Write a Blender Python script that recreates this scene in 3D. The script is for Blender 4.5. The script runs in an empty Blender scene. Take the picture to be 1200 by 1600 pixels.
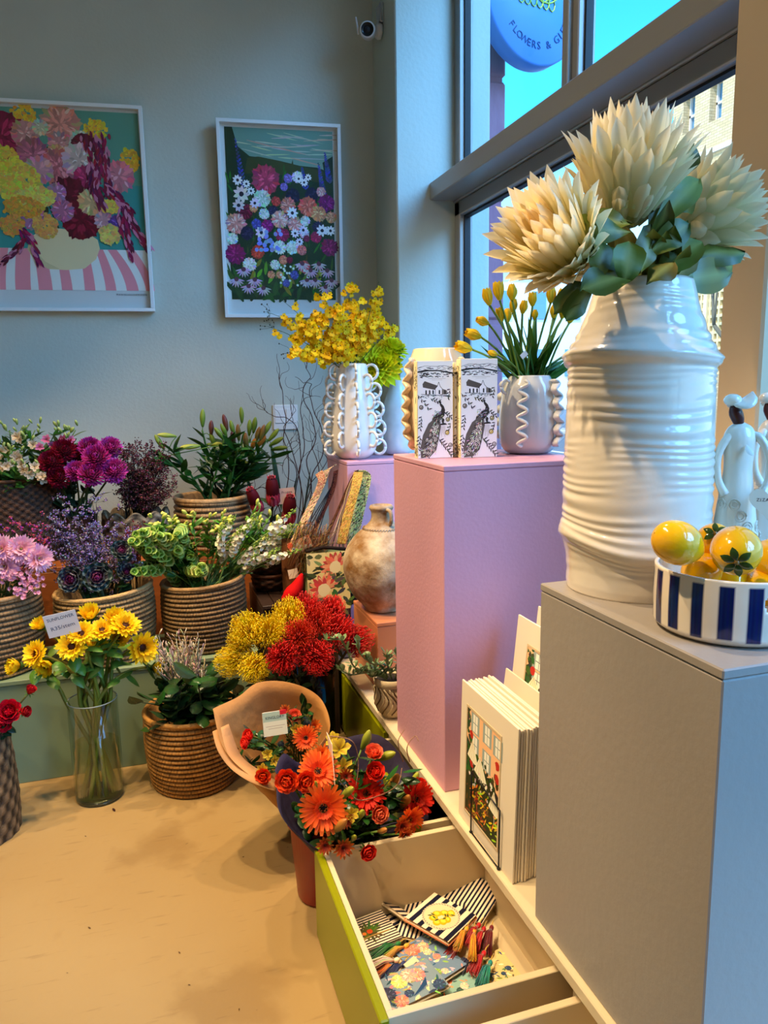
import bpy, math, random
import numpy as np
from mathutils import Vector, Matrix
PI = math.pi
SC = bpy.context.scene
COL = SC.collection
# ------------------------------------------------------------------ camera
CAM_H, FPX = 1.5, 1170.0
def _n(v): return v / np.linalg.norm(v)
_Y = _n(np.array([222 - 600, 615 - 800, FPX]))
_h = np.array([1, -.0164, 0]); _X = _n(_h - (_h @ _Y) * _Y); _U = np.cross(_X, _Y)
RW = np.array([_X, _Y, -_U])            # world axes seen from the lens (right, down, forward)
if RW[2][1] > 0: RW[2] = -RW[2]
def _axis(c): return Vector(RW @ np.array(c, float))
cam_d = bpy.data.cameras.new('camera'); cam = bpy.data.objects.new('camera', cam_d); COL.objects.link(cam)
r_, u_, b_ = _axis((1, 0, 0)), _axis((0, -1, 0)), _axis((0, 0, -1))
cam.matrix_world = Matrix(((r_.x, u_.x, b_.x, 0), (r_.y, u_.y, b_.y, 0), (r_.z, u_.z, b_.z, CAM_H), (0, 0, 0, 1)))
cam_d.sensor_fit = 'VERTICAL'; cam_d.sensor_height = 24; cam_d.lens = FPX / 1600 * 24; cam_d.clip_start = .05; cam_d.clip_end = 300
SC.camera = cam
def ray(px, py): return RW @ np.array([px - 600, py - 800, FPX], float)
def _at(px, py, i, val):
    v = ray(px, py); o = np.array([0, 0, CAM_H]); return Vector(o + v * ((val - o[i]) / v[i]))
def atx(px, py, x): return _at(px, py, 0, x)
def aty(px, py, y): return _at(px, py, 1, y)
def atz(px, py, z): return _at(px, py, 2, z)
# ------------------------------------------------------------------ view, sky, sun, lamps
vs = SC.view_settings
SC.display_settings.display_device = 'sRGB'
vs.view_transform = 'Standard'; vs.look = 'None'; vs.gamma = 1; vs.exposure = 0.12; vs.use_curve_mapping = False
SC.cycles.use_denoising = True
SC.cycles.max_bounces = 8; SC.cycles.diffuse_bounces = 4; SC.cycles.glossy_bounces = 3; SC.cycles.transmission_bounces = 8; SC.cycles.transparent_max_bounces = 12
SC.cycles.caustics_reflective = False; SC.cycles.caustics_refractive = False; SC.cycles.sample_clamp_indirect = 6
W = bpy.data.worlds.new('sky'); SC.world = W; W.use_nodes = True
nt = W.node_tree; nt.nodes.clear()
tc = nt.nodes.new('ShaderNodeTexCoord'); sx = nt.nodes.new('ShaderNodeSeparateXYZ'); rp = nt.nodes.new('ShaderNodeValToRGB')
bg = nt.nodes.new('ShaderNodeBackground'); wo = nt.nodes.new('ShaderNodeOutputWorld')
nt.links.new(tc.outputs['Generated'], sx.inputs[0]); nt.links.new(sx.outputs['Z'], rp.inputs[0]); nt.links.new(rp.outputs[0], bg.inputs[0]); nt.links.new(bg.outputs[0], wo.inputs[0])
els = rp.color_ramp.elements
els[0].position = 0.0; els[0].color = (.80, .95, 1, 1)
els[1].position = 1.0; els[1].color = (.03, .2, .75, 1)
for p_, c_ in ((.14, (.5, .8, .98, 1)), (.3, (.05, .48, .84, 1)), (.5, (.02, .3, .78, 1))):
    e = els.new(p_); e.color = c_
bg.inputs[1].default_value = 2.3
def lamp(name, kind, loc, energy, color, **k):
    d = bpy.data.lights.new(name, kind); d.energy = energy; d.color = color
    tgt = k.pop('target', None)
    for a, b in k.items(): setattr(d, a, b)
    o = bpy.data.objects.new(name, d); o.location = loc; COL.objects.link(o)
    if tgt is not None: o.rotation_euler = (Vector(tgt) - Vector(loc)).to_track_quat('-Z', 'Y').to_euler()
    return o
lamp('sun', 'SUN', (0, 0, 30), 4.2, (1, .93, .8), angle=.01, target=(9, 5, 18))
lamp('blue_sky_fill', 'SUN', (0, 0, 20), 6.0, (.2, .5, 1), angle=math.radians(40), target=(-3.4, 5.2, 20 - 4.0))  # added wide blue sun lamp, strengthens the sky's light through the window
WARM = (1, .74, .44)
CEIL = 3.75
for i, (x, y, e, tx, ty, sz) in enumerate((
        (-.3, 2.0, 215, .0, 1.85, 76), (.75, 2.6, 115, .55, 2.0, 62), (-.9, 2.4, 180, -.5, 3.0, 62),
        (-.7, 1.2, 250, 1.25, 1.05, 38), (-1.1, .5, 110, -.6, 1.5, 56), (.2, 2.65, 125, .15, 3.3, 60), (-1.3, 1.95, 170, .85, 2.3, 46), (-.2, 2.2, 60, .5, 2.7, 50))):
    lamp('ceiling_spot_light', 'SPOT', (x, y, CEIL - .09), e, WARM, spot_size=math.radians(sz), spot_blend=.55, shadow_soft_size=.035, target=(tx, ty, 0))
lamp('ceiling_spot_light', 'SPOT', (-.9, 2.0, CEIL - .09), 75, WARM, spot_size=math.radians(64), spot_blend=.6, shadow_soft_size=.035, target=(1.5, 2.3, 2.1))
# ------------------------------------------------------------------ mesh helpers
def lin(c):
    c = np.asarray(c, float) / 255.
    return np.where(c <= .04045, c / 12.92, ((c + .055) / 1.055) ** 2.4)
rnd = random.Random(7)
def R(a, b): return rnd.uniform(a, b)
class G:
    def __init__(s): s.v = []; s.f = []; s.c = []; s.n = 0
    def add(s, v, f, c, M=None):
        v = np.asarray(v, float)
        if M is not None:
            m = np.array(M); v = v @ m[:3, :3].T + m[:3, 3]
        c = np.asarray(c, float)
        if c.ndim == 1: c = np.tile(lin(c), (len(v), 1))
        s.v.append(v); s.c.append(c)
        for a in (f if isinstance(f, list) and len(f) and isinstance(f[0], np.ndarray) else [np.asarray(f)]):
            if len(a): s.f.append(a + s.n)
        s.n += len(v); return s
    def put(s, o, M=None, mul=1.0):
        if not o.n: return s
        v = np.concatenate(o.v)
        if M is not None:
            m = np.array(M); v = v @ m[:3, :3].T + m[:3, 3]
        s.v.append(v); s.c.append(np.concatenate(o.c) * mul)
        for a in o.f: s.f.append(a + s.n)
        s.n += len(v); return s
    def mesh(s, name, mat, smooth=True):
        me = bpy.data.meshes.new(name)
        v = np.concatenate(s.v); nl = sum(a.size for a in s.f); nf = sum(len(a) for a in s.f)
        me.vertices.add(len(v)); me.vertices.foreach_set('co', v.ravel())
        me.loops.add(nl); me.loops.foreach_set('vertex_index', np.concatenate([a.ravel() for a in s.f]).astype(np.int32))
        tot = np.concatenate([np.full(len(a), a.shape[1]) for a in s.f]).astype(np.int32)
        st = np.concatenate([[0], np.cumsum(tot)[:-1]]).astype(np.int32)
        me.polygons.add(nf); me.polygons.foreach_set('loop_start', st)
        me.polygons.foreach_set('use_smooth', np.full(nf, bool(smooth)))
        me.update(calc_edges=True)
        ca = me.color_attributes.new('Col', 'FLOAT_COLOR', 'POINT')
        cc = np.concatenate(s.c); ca.data.foreach_set('color', np.concatenate([cc, np.ones((len(cc), 1))], 1).astype(np.float32).ravel())
        me.materials.append(mat); return me
def T(x=0, y=0, z=0): return Matrix.Translation((x, y, z))
def TV(v): return Matrix.Translation(v)
def RX(a): return Matrix.Rotation(a, 4, 'X')
def RY(a): return Matrix.Rotation(a, 4, 'Y')
def RZ(a): return Matrix.Rotation(a, 4, 'Z')
def S(x, y=None, z=None):
    if y is None: y = z = x
    return Matrix.Diagonal((x, y, z, 1))
def face(p, d, roll=0, s=1):
    q = Vector(d).to_track_quat('Z', 'Y').to_matrix().to_4x4()
    return TV(Vector(p)) @ q @ RZ(roll) @ S(s)
def gridf(nu, nv, closed=False):
    i, j = np.meshgrid(np.arange(nu - 1), np.arange(nv if closed else nv - 1), indexing='ij'); i = i.ravel(); j = j.ravel(); k = (j + 1) % nv
    return np.stack([i * nv + j, i * nv + k, (i + 1) * nv + k, (i + 1) * nv + j], 1)
def box(x0, x1, y0, y1, z0, z1):
    v = [(x, y, z) for z in (z0, z1) for y in (y0, y1) for x in (x0, x1)]
    return v, np.array([(0, 2, 3, 1), (4, 5, 7, 6), (0, 1, 5, 4), (2, 6, 7, 3), (0, 4, 6, 2), (1, 3, 7, 5)])
def bbox(x0, x1, y0, y1, z0, z1, b=.004):
    """box with chamfered edges"""
    v = []; cs = [(x, y, z) for z in (0, 1) for y in (0, 1) for x in (0, 1)]
    X_, Y_, Z_ = (x0, x1), (y0, y1), (z0, z1); sg = (1, -1)
    for c in cs:
        p = [X_[c[0]], Y_[c[1]], Z_[c[2]]]; s = [sg[c[0]], sg[c[1]], sg[c[2]]]
        for ax in range(3):   # vertex lying on the face normal to ax
            q = [p[i] + (0 if i == ax else s[i] * b) for i in range(3)]; v.append(q)
    def idx(c, ax): return (c[2] * 4 + c[1] * 2 + c[0]) * 3 + ax
    quads = []; tris = []
    for ax in range(3):
        o = [i for i in range(3) if i != ax]
        for val in (0, 1):
            loop = []
            for a, bb in ((0, 0), (1, 0), (1, 1), (0, 1)):
                c = [0, 0, 0]; c[ax] = val; c[o[0]] = a; c[o[1]] = bb; loop.append(idx(c, ax))
            quads.append(loop if (val == 1) ^ (ax == 1) else loop[::-1])
        for a in (0, 1):
            for bb in (0, 1):
                c0 = [0, 0, 0]; c1 = [0, 0, 0]; c0[ax] = 0; c1[ax] = 1
                c0[o[0]] = c1[o[0]] = a; c0[o[1]] = c1[o[1]] = bb
                quads.append([idx(c0, o[0]), idx(c1, o[0]), idx(c1, o[1]), idx(c0, o[1])])
    for c in cs: tris.append([idx(c, 0), idx(c, 1), idx(c, 2)])
    return v, [np.array(quads), np.array(tris)]
def lathe(prof, n=32, mod=None):
    """prof: list of (r, z); mod(theta, i) multiplies the radius"""
    th = np.linspace(0, 2 * PI, n, endpoint=False); P = np.array(prof, float)
    r = P[:, 0][:, None] * np.ones(n)[None, :]
    if mod is not None: r = r * mod(th[None, :], np.arange(len(P))[:, None])
    v = np.stack([r * np.cos(th), r * np.sin(th), P[:, 1][:, None] * np.ones(n)], -1).reshape(-1, 3)
    return v, gridf(len(P), n, True)
def disc(r, z, n=24): 
    th = np.linspace(0, 2 * PI, n, endpoint=False)
    return np.stack([r * np.cos(th), r * np.sin(th), np.full(n, z)], 1), np.arange(n)[None, :]
def tube(pts, rad, n=5):
    P = np.array([tuple(p) for p in pts], float); m = len(P)
    rr = np.full(m, rad, float) if np.isscalar(rad) else np.interp(np.linspace(0, 1, m), np.linspace(0, 1, len(rad)), rad)
    t = np.gradient(P, axis=0); t /= np.linalg.norm(t, axis=1)[:, None] + 1e-12
    a = np.tile(np.array([0., 0, 1]), (m, 1)); bad = abs(t[:, 2]) > .9
    if bad.mean() > .3: a[:] = (1, .13, 0)
    u = np.cross(t, a); u /= np.linalg.norm(u, axis=1)[:, None] + 1e-9; w = np.cross(t, u)
    th = np.linspace(0, 2 * PI, n, endpoint=False)
    v = P[:, None, :] + rr[:, None, None] * (np.cos(th)[None, :, None] * u[:, None, :] + np.sin(th)[None, :, None] * w[:, None, :])
    v = v.reshape(-1, 3)
    return v, [gridf(m, n, True), np.array([list(range(n))[::-1], list(range((m - 1) * n, m * n))])]
def bez(p0, p1, p2, n=7):
    t = np.linspace(0, 1, n)[:, None]; p0, p1, p2 = (np.array(tuple(p)) for p in (p0, p1, p2))
    return (1 - t) ** 2 * p0 + 2 * t * (1 - t) * p1 + t * t * p2
def ell(rx, ry, rz, n=12, m=8):
    ph = np.linspace(.02, PI - .02, m)
    v, f = lathe([(math.sin(p), math.cos(p)) for p in ph], n); return v * np.array([rx, ry, rz]), [f[:, ::-1], np.array([list(range(n)), list(range((m - 1) * n, m * n))[::-1]])]
def petal(L, Wd, bend=0., cup=0., pos=.55, tip=1., nu=6, nv=3, wave=0., b0=0.0, ph=0., e0=0.):
    """base at the origin, grows along +Y, upper side +Z. bend>0 curls upwards"""
    u = np.linspace(0, 1, nu); k = math.log(.5) / math.log(pos)
    w = Wd / 2 * np.maximum(np.sin(PI * u ** k), 0) ** tip; w = np.maximum(w, Wd * (.5 * b0 * (1 - u) + .015 + .5 * e0 * u ** 6))
    a = bend * u; du = L / (nu - 1)
    y = np.concatenate([[0], np.cumsum(np.cos((a[1:] + a[:-1]) / 2) * du)]); z = np.concatenate([[0], np.cumsum(np.sin((a[1:] + a[:-1]) / 2) * du)])
    s = np.linspace(-1, 1, nv)
    V = np.zeros((nu, nv, 3)); V[:, :, 0] = w[:, None] * s; V[:, :, 1] = y[:, None] - np.sin(a)[:, None] * cup * w[:, None] * s ** 2
    V[:, :, 2] = z[:, None] + np.cos(a)[:, None] * cup * w[:, None] * s ** 2
    if wave: V[:, :, 2] += wave * np.sin(u * 9 + ph)[:, None] * s * abs(s)
    return V.reshape(-1, 3), gridf(nu, nv)[:, ::-1]
def pcol(c0, c1, nu=6, nv=3, edge=None, mid=None):
    """colour from base to tip"""
    a, b = lin(c0), lin(c1); t = np.linspace(0, 1, nu)[:, None, None]
    c = a * (1 - t) + b * t; c = np.repeat(c, nv, 1)
    if mid is not None: c[:, nv // 2] = c[:, nv // 2] * .4 + lin(mid) * .6
    if edge is not None: c[:, 0] = c[:, -1] = lin(edge)
    return c.reshape(-1, 3)
def jit(c, a=.12): 
    return tuple(max(0, min(255, x * (1 + R(-a, a)))) for x in c)
# ------------------------------------------------------------------ materials
def mat(name, col=None, rough=.5, spec=.5, trans=0., noise=0., nscale=8., bump=0., bscale=40., metal=0., coat=0., glass=False, ior=1.45, vary=None, emit=None, detail=4, stretch=None, sheen=0):
    m = bpy.data.materials.new(name); m.use_nodes = True; t = m.node_tree; n = t.nodes; L = t.links
    bs = n['Principled BSDF']; bs.inputs['Roughness'].default_value = rough; bs.inputs['Specular IOR Level'].default_value = spec; bs.inputs['Metallic'].default_value = metal
    bs.inputs['Coat Weight'].default_value = coat; bs.inputs['IOR'].default_value = ior
    if glass: bs.inputs['Transmission Weight'].default_value = 1
    if sheen: bs.inputs['Sheen Weight'].default_value = sheen
    if col is None:
        a = n.new('ShaderNodeVertexColor'); a.layer_name = 'Col'; src = a.outputs[0]
    else:
        a = n.new('ShaderNodeRGB'); a.outputs[0].default_value = (*lin(col), 1); src = a.outputs[0]
    co = n.new('ShaderNodeTexCoord'); vec = co.outputs['Object']
    if stretch:
        mp = n.new('ShaderNodeMapping'); mp.inputs['Scale'].default_value = stretch; L.new(vec, mp.inputs[0]); vec = mp.outputs[0]
    if noise:
        nz = n.new('ShaderNodeTexNoise'); nz.inputs['Scale'].default_value = nscale; nz.inputs['Detail'].default_value = detail; L.new(vec, nz.inputs['Vector'])
        mr = n.new('ShaderNodeMapRange'); mr.inputs[1].default_value = .3; mr.inputs[2].default_value = .7; mr.inputs[3].default_value = 0; mr.inputs[4].default_value = noise
        L.new(nz.outputs[0], mr.inputs[0])
        mx = n.new('ShaderNodeMix'); mx.data_type = 'RGBA'; mx.blend_type = 'MULTIPLY' if vary is None else 'MIX'
        L.new(mr.outputs[0], mx.inputs[0]); L.new(src, mx.inputs[6]); mx.inputs[7].default_value = (.35, .35, .35, 1) if vary is None else (*lin(vary), 1); src = mx.outputs[2]
    L.new(src, bs.inputs['Base Color'])
    if bump:
        nb = n.new('ShaderNodeTexNoise'); nb.inputs['Scale'].default_value = bscale; nb.inputs['Detail'].default_value = 4; L.new(vec, nb.inputs['Vector'])
        bp = n.new('ShaderNodeBump'); bp.inputs['Strength'].default_value = bump; bp.inputs['Distance'].default_value = .01; L.new(nb.outputs[0], bp.inputs['Height']); L.new(bp.outputs[0], bs.inputs['Normal'])
    out = n['Material Output']
    if trans:
        tr = n.new('ShaderNodeBsdfTranslucent'); ms = n.new('ShaderNodeMixShader'); ms.inputs[0].default_value = trans
        L.new(src, tr.inputs[0]); L.new(bs.outputs[0], ms.inputs[1]); L.new(tr.outputs[0], ms.inputs[2]); L.new(ms.outputs[0], out.inputs[0])
    if emit: 
        bs.inputs['Emission Color'].default_value = (*lin(emit[0]), 1); bs.inputs['Emission Strength'].default_value = emit[1]
    return m
def glassmat(name, tint=(1, 1, 1), rough=0., refl=1.):
    """thin clear sheet: reflects by angle, lets light straight through"""
    m = bpy.data.materials.new(name); m.use_nodes = True; t = m.node_tree; n = t.nodes; L = t.links; n.remove(n['Principled BSDF'])
    fr = n.new('ShaderNodeFresnel'); ge = n.new('ShaderNodeNewGeometry'); io = n.new('ShaderNodeMapRange'); io.inputs[3].default_value = 1.45; io.inputs[4].default_value = 1 / 1.45; L.new(ge.outputs['Backfacing'], io.inputs[0]); L.new(io.outputs[0], fr.inputs[0]); tr = n.new('ShaderNodeBsdfTransparent'); tr.inputs[0].default_value = (*tint, 1)
    gl = n.new('ShaderNodeBsdfGlossy'); gl.inputs['Roughness'].default_value = rough; ms = n.new('ShaderNodeMixShader')
    mu = n.new('ShaderNodeMath'); mu.operation = 'MULTIPLY'; mu.inputs[1].default_value = refl; L.new(fr.outputs[0], mu.inputs[0])
    L.new(mu.outputs[0], ms.inputs[0]); L.new(tr.outputs[0], ms.inputs[1]); L.new(gl.outputs[0], ms.inputs[2]); L.new(ms.outputs[0], n['Material Output'].inputs[0])
    return m
M = dict(
    petal=mat('petal', rough=.55, spec=.3, trans=.28), petal_red=mat('petal_dense', rough=.6, spec=.25, trans=.1),
    leaf=mat('leaf', rough=.38, spec=.5, trans=.12), leafg=mat('glossy_leaf', rough=.25, spec=.6, trans=.06, bump=.2, bscale=60),
    stem=mat('stem', rough=.5, spec=.4), wood=mat('branch', rough=.8, bump=.6, bscale=120),
    paint=mat('flat_paint', rough=.6, spec=.3), print=mat('printed_paper', rough=.5, spec=.3), card=mat('card', rough=.7, spec=.2),
    ceramic=mat('glazed_ceramic', rough=.12, spec=.6, coat=.4, bump=.06, bscale=30), bisque=mat('bisque', rough=.6, spec=.3, bump=.2, bscale=90),
    straw=mat('straw', rough=.55, spec=.45, noise=.5, nscale=60, bump=.5, bscale=220), cloth=mat('woven_cloth', rough=.85, spec=.15, bump=.35, bscale=400),
    thread=mat('thread', rough=.5, spec=.4, sheen=.3), plastic=mat('plastic', rough=.3, spec=.5), fur=mat('fur', rough=.7, spec=.2, trans=.2),
    metal=mat('painted_metal', rough=.35, spec=.5), lemon=mat('glazed_lemon', rough=.1, spec=.6, coat=.6, bump=.15, bscale=45))
# ------------------------------------------------------------------ objects
def tag(o, label=None, cat=None, group=None, kind=None):
    if label: o['label'] = label
    if cat: o['category'] = cat
    if group: o['group'] = group
    if kind: o['kind'] = kind
    return o
def ob(name, g, m='paint', parent=None, loc=None, mw=None, smooth=True, label=None, cat=None, group=None, kind=None):
    me = g if isinstance(g, bpy.types.Mesh) else g.mesh(name, M[m] if isinstance(m, str) else m, smooth)
    o = bpy.data.objects.new(name, me); COL.objects.link(o)
    if mw is not None: o.matrix_world = mw
    if loc is not None: o.location = loc
    if parent is not None:
        o.parent = parent; o.matrix_parent_inverse = parent.matrix_basis.inverted()
    return tag(o, label, cat, group, kind)
def thing(name, label, cat, loc=(0, 0, 0), group=None, rz=0):
    o = bpy.data.objects.new(name, None); COL.objects.link(o); o.location = loc; o.rotation_euler = (0, 0, rz); o.empty_display_size = .02
    return tag(o, label, cat, group)
def struct(name, g, m='paint', parent=None, smooth=False, **k):
    return ob(name, g, m, parent, smooth=smooth, kind=None if parent is not None else 'structure', **k)
def text_g(body, size, depth=.0006, align='CENTER', col=(30, 30, 30), res=2, spacing=1.):
    c = bpy.data.curves.new('txt', 'FONT'); c.body = body; c.size = size; c.extrude = depth / 2; c.align_x = align; c.align_y = 'CENTER'; c.resolution_u = res; c.space_character = spacing
    o = bpy.data.objects.new('txt', c); COL.objects.link(o); dg = bpy.context.evaluated_depsgraph_get(); me = bpy.data.meshes.new_from_object(o.evaluated_get(dg))
    bpy.data.objects.remove(o); bpy.data.curves.remove(c)
    n = len(me.vertices); v = np.zeros(n * 3); me.vertices.foreach_get('co', v); v = v.reshape(-1, 3)
    g = G()
    by = {}
    for p in me.polygons: by.setdefault(len(p.vertices), []).append(list(p.vertices))
    g.add(v, [np.array(a) for a in by.values()], col); bpy.data.meshes.remove(me); return g
# ================================================================== SETTING
WA = math.radians(-6.19)                     # the back wall is not square to the window
WP = Vector((1.23, 3.95, 0)); WD = Vector((math.cos(WA), math.sin(WA), 0)); WN = Vector((WD.y, -WD.x, 0))   # WN points into the room
def atw(px, py, off=0.):
    v = Vector(ray(px, py)); o = Vector((0, 0, CAM_H)); P0 = WP + WN * off
    return o + v * ((P0 - o).dot(WN) / v.dot(WN))
MWALL = Matrix(((WD.x, WN.x * -1, 0, WP.x), (WD.y, WN.y * -1, 0, WP.y), (0, 0, 1, 0), (0, 0, 0, 1)))   # x along the wall, -y into the room
M['wall'] = mat('wall_paint', (204, 206, 190), rough=.55, spec=.35, noise=.12, nscale=2.2, bump=.12, bscale=70)
M['wallc'] = mat('column_paint', (192, 202, 190), rough=.5, spec=.35, noise=.1, nscale=3, bump=.15, bscale=50)
M['alu'] = mat('powder_coated_aluminium', (150, 150, 146), rough=.35, spec=.5, metal=.15)
M['pane'] = glassmat('window_glass', (.97, .99, 1), refl=.35)
M['pglass'] = glassmat('picture_glass', (1, 1, 1), refl=.9)
def conc():
    m = mat('screed_floor', (168, 140, 92), rough=.42, spec=.35, noise=.4, nscale=1.6, vary=(150, 114, 62), bump=.1, bscale=30, detail=8)
    n = m.node_tree.nodes; L = m.node_tree.links; bs = n['Principled BSDF']; src = bs.inputs['Base Color'].links[0].from_socket
    co = n.new('ShaderNodeTexCoord')
    def layer(src, sc, thr, col, fac, str_=None, detail=3):
        nz = n.new('ShaderNodeTexNoise'); nz.inputs['Scale'].default_value = sc; nz.inputs['Detail'].default_value = detail
        mp = n.new('ShaderNodeMapping'); mp.inputs['Scale'].default_value = str_ or (1, 1, 1); mp.inputs['Rotation'].default_value = (0, 0, R(0, 3)); L.new(co.outputs['Object'], mp.inputs[0]); L.new(mp.outputs[0], nz.inputs['Vector'])
        mr = n.new('ShaderNodeMapRange'); mr.inputs[1].default_value = thr; mr.inputs[2].default_value = thr + .08; mr.inputs[4].default_value = fac; L.new(nz.outputs[0], mr.inputs[0])
        mx = n.new('ShaderNodeMix'); mx.data_type = 'RGBA'; L.new(mr.outputs[0], mx.inputs[0]); L.new(src, mx.inputs[6]); mx.inputs[7].default_value = (*lin(col), 1); return mx.outputs[2]
    src = layer(src, 3.2, .55, (126, 94, 52), .4, None, 9)
    src = layer(src, 9, .62, (120, 92, 60), .35, (1, 6, 1), 8)
    src = layer(src, 30, .74, (88, 66, 42), .7)
    src = layer(src, 60, .7, (120, 96, 66), .4, (.15, 3, 1))
    L.new(src, bs.inputs['Base Color']); return m
M['floor'] = conc()
struct('floor', G().add(*box(-3.6, 1.7, -3.5, 4.6, -.1, 0), (1, 1, 1)), 'floor')
struct('ceiling', G().add(*box(-3.6, 1.7, -3.5, 4.8, CEIL, CEIL + .1), (1, 1, 1)), mat('ceiling_paint', (210, 206, 198), rough=.8))
struct('wall_back', G().add(*box(-5.2, .1, 0, .15, 0, CEIL), (1, 1, 1), MWALL), 'wall')
struct('wall_left', G().add(*box(-3.75, -3.6, -3.5, 5, 0, CEIL), (1, 1, 1)), 'wall')
struct('wall_front', G().add(*box(-3.6, 1.7, -3.65, -3.5, 0, CEIL), (1, 1, 1)), 'wall')
XW = 1.56
struct('wall_corner', G().add(*bbox(1.23, 1.72, 3.6, 4.4, 0, CEIL, .006), (1, 1, 1)), 'wallc')
g = G().add(*box(1.245, 1.265, 3.585, 3.6, 0, .1), (1, 1, 1))
pl0, pl1 = atx(1147, 100, 1.36), atx(1192, 500, 1.36)
struct('wall_right', G().add(*bbox(1.36, 1.68, pl1.y, pl0.y, 0, CEIL, .006), (1, 1, 1)), mat('pillar_paint', (206, 184, 150), rough=.6, noise=.08, nscale=3))
PY1, PY0 = pl0.y, pl1.y
# low parapet under the window
struct('wall_sill', G().add(*box(1.5, 1.68, -3.5, PY0, 0, .34), (1, 1, 1)).add(*box(1.5, 1.68, PY1, 3.6, 0, .34), (1, 1, 1)), 'wallc')
def frame_h(g, y0, y1, z0, z1, x0=1.53, x1=1.6): g.add(*bbox(x0, x1, y0, y1, z0, z1, .004), (1, 1, 1))
M['gask'] = mat('black_rubber', (18, 18, 20), rough=.6)
# window_1: the shop window with its transom beam
w1 = thing('window_1', None, None); w1['kind'] = 'structure'
ob('transom_beam', G().add(*bbox(1.4, 1.53, PY1 - .01, 3.605, 2.41, 2.49, .004), (1, 1, 1)), 'alu', w1, smooth=False)
g = G(); frame_h(g, PY1, 3.6, 2.335, 2.40); frame_h(g, PY1, 3.6, 2.401, 2.53, 1.52); frame_h(g, PY1, 3.6, .34, .40); frame_h(g, PY1, 3.6, CEIL - .06, CEIL)
ob('window_frame', g, 'alu', w1, smooth=False)
g = G(); frame_h(g, 3.54, 3.6, .34, CEIL); ob('window_jamb', g, 'alu', w1, smooth=False)
g = G(); frame_h(g, PY1, PY1 + .03, .34, CEIL); ob('window_jamb', g, 'alu', w1, smooth=False)
g = G(); frame_h(g, 2.50, 2.61, 2.49, CEIL); g.add(*bbox(1.51, 1.54, 2.535, 2.575, 2.49, CEIL, .003), (1, 1, 1)); ob('window_mullion', g, 'alu', w1, smooth=False)
g = G()
for y0, y1, z0, z1 in ((PY1 + .03, 3.54, .4, 2.335), (PY1 + .03, 2.50, 2.53, CEIL - .06), (2.61, 3.54, 2.53, CEIL - .06)):
    t = .009
    for a in ((y0, y0 + t, z0, z1), (y1 - t, y1, z0, z1), (y0, y1, z0, z0 + t), (y0, y1, z1 - t, z1)): g.add(*box(1.555, 1.585, *a), (1, 1, 1))
    ob('window_pane', G().add(*box(1.566, 1.572, y0, y1, z0, z1), (1, 1, 1)), 'pane', w1, smooth=False)
ob('window_gasket', g, 'gask', w1, smooth=False)
# window_2: the same glazing carries on beside and behind the camera
w2 = thing('window_2', None, None); w2['kind'] = 'structure'
g = G()
for y in (PY0 - .03, -.2, -1.8, -3.4): frame_h(g, y - .05, y, .34, CEIL)
frame_h(g, -3.5, PY0, 2.41, 2.49, 1.4, 1.6); frame_h(g, -3.5, PY0, .34, .4)
ob('window_frame', g, 'alu', w2, smooth=False)
ob('window_pane', G().add(*box(1.566, 1.572, -3.5, PY0, .4, CEIL), (1, 1, 1)), 'pane', w2, smooth=False)
# ================================================================== OUTSIDE
M['asph'] = mat('asphalt', (120, 128, 134), rough=.8, noise=.3, nscale=6)
struct('ground_street', G().add(*box(1.7, 200, -80, 200, -.3, -.02), (1, 1, 1)), 'asph')
struct('trim_kerb', G().add(*bbox(12.9, 13.2, -40, 120, -.02, .1, .02), (1, 1, 1)), mat('kerb_stone', (205, 200, 186), rough=.8))
struct('ground_pavement', G().add(*box(13.2, 14.02, -40, 120, -.02, .08), (1, 1, 1)), mat('paving', (196, 190, 172), rough=.8, noise=.2, nscale=3))
g = G()
for y in range(-30, 110, 6): g.add(*box(9.2, 9.32, y, y + 4, -.02, -.012), (240, 240, 240))
tag(ob('road_marking', g, 'paint', smooth=False), kind='structure')
# pink rusticated pilaster beside the window
M['pil'] = mat('pink_painted_plaster', (158, 104, 122), rough=.7, noise=.25, nscale=5, bump=.6, bscale=18, stretch=(1, 1, .35))
pt = thing('stone_pilaster', 'pink painted pilaster of grooved blocks outside the window', 'pilaster', (1.8, 3.98, 0))
z = 0.; k = 0
for k in range(8):
    h = .62
    ob('block', G().add(*bbox(1.60, 1.93, 3.85, 4.3, z + .012, z + h - .012, .012), (1, 1, 1)), 'pil', pt, smooth=False)
    ob('joint', G().add(*box(1.60, 1.915, 3.865, 4.3, z - .013, z + .013), (1, 1, 1)), 'pil', pt, smooth=False); z += h
# projecting round shop sign
sc_ = aty(828, 6, 3.75); sr = .305
sg = thing('hanging_shop_sign', 'round blue shop sign with yellow flower emblem seen through window', 'sign', sc_)
v, f = lathe([(0.001, -.05), (sr - .01, -.05), (sr, -.04), (sr, .04), (sr - .01, .05), (.001, .05)], 64)
SM = TV(sc_) @ RZ(math.radians(12)) @ RX(PI / 2)
ob('sign_disc', G().add(v, f, (52, 148, 232), SM), mat('sign_face', (84, 152, 232), rough=.45), sg)
g = G()
txt = 'FLOWERS & GIFTS'
for i, ch in enumerate(txt):
    if ch == ' ': continue
    a = math.radians(-76 + (i - 7) * 8.8)
    g.put(text_g(ch, .052, .002, col=(20, 70, 120)), SM @ T(math.cos(a) * sr * .70, math.sin(a) * sr * .70, .052) @ RZ(a + PI / 2))
o = ob('lettering', g, 'paint', sg, smooth=False); o['kind'] = 'stuff'
g = G()
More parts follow.
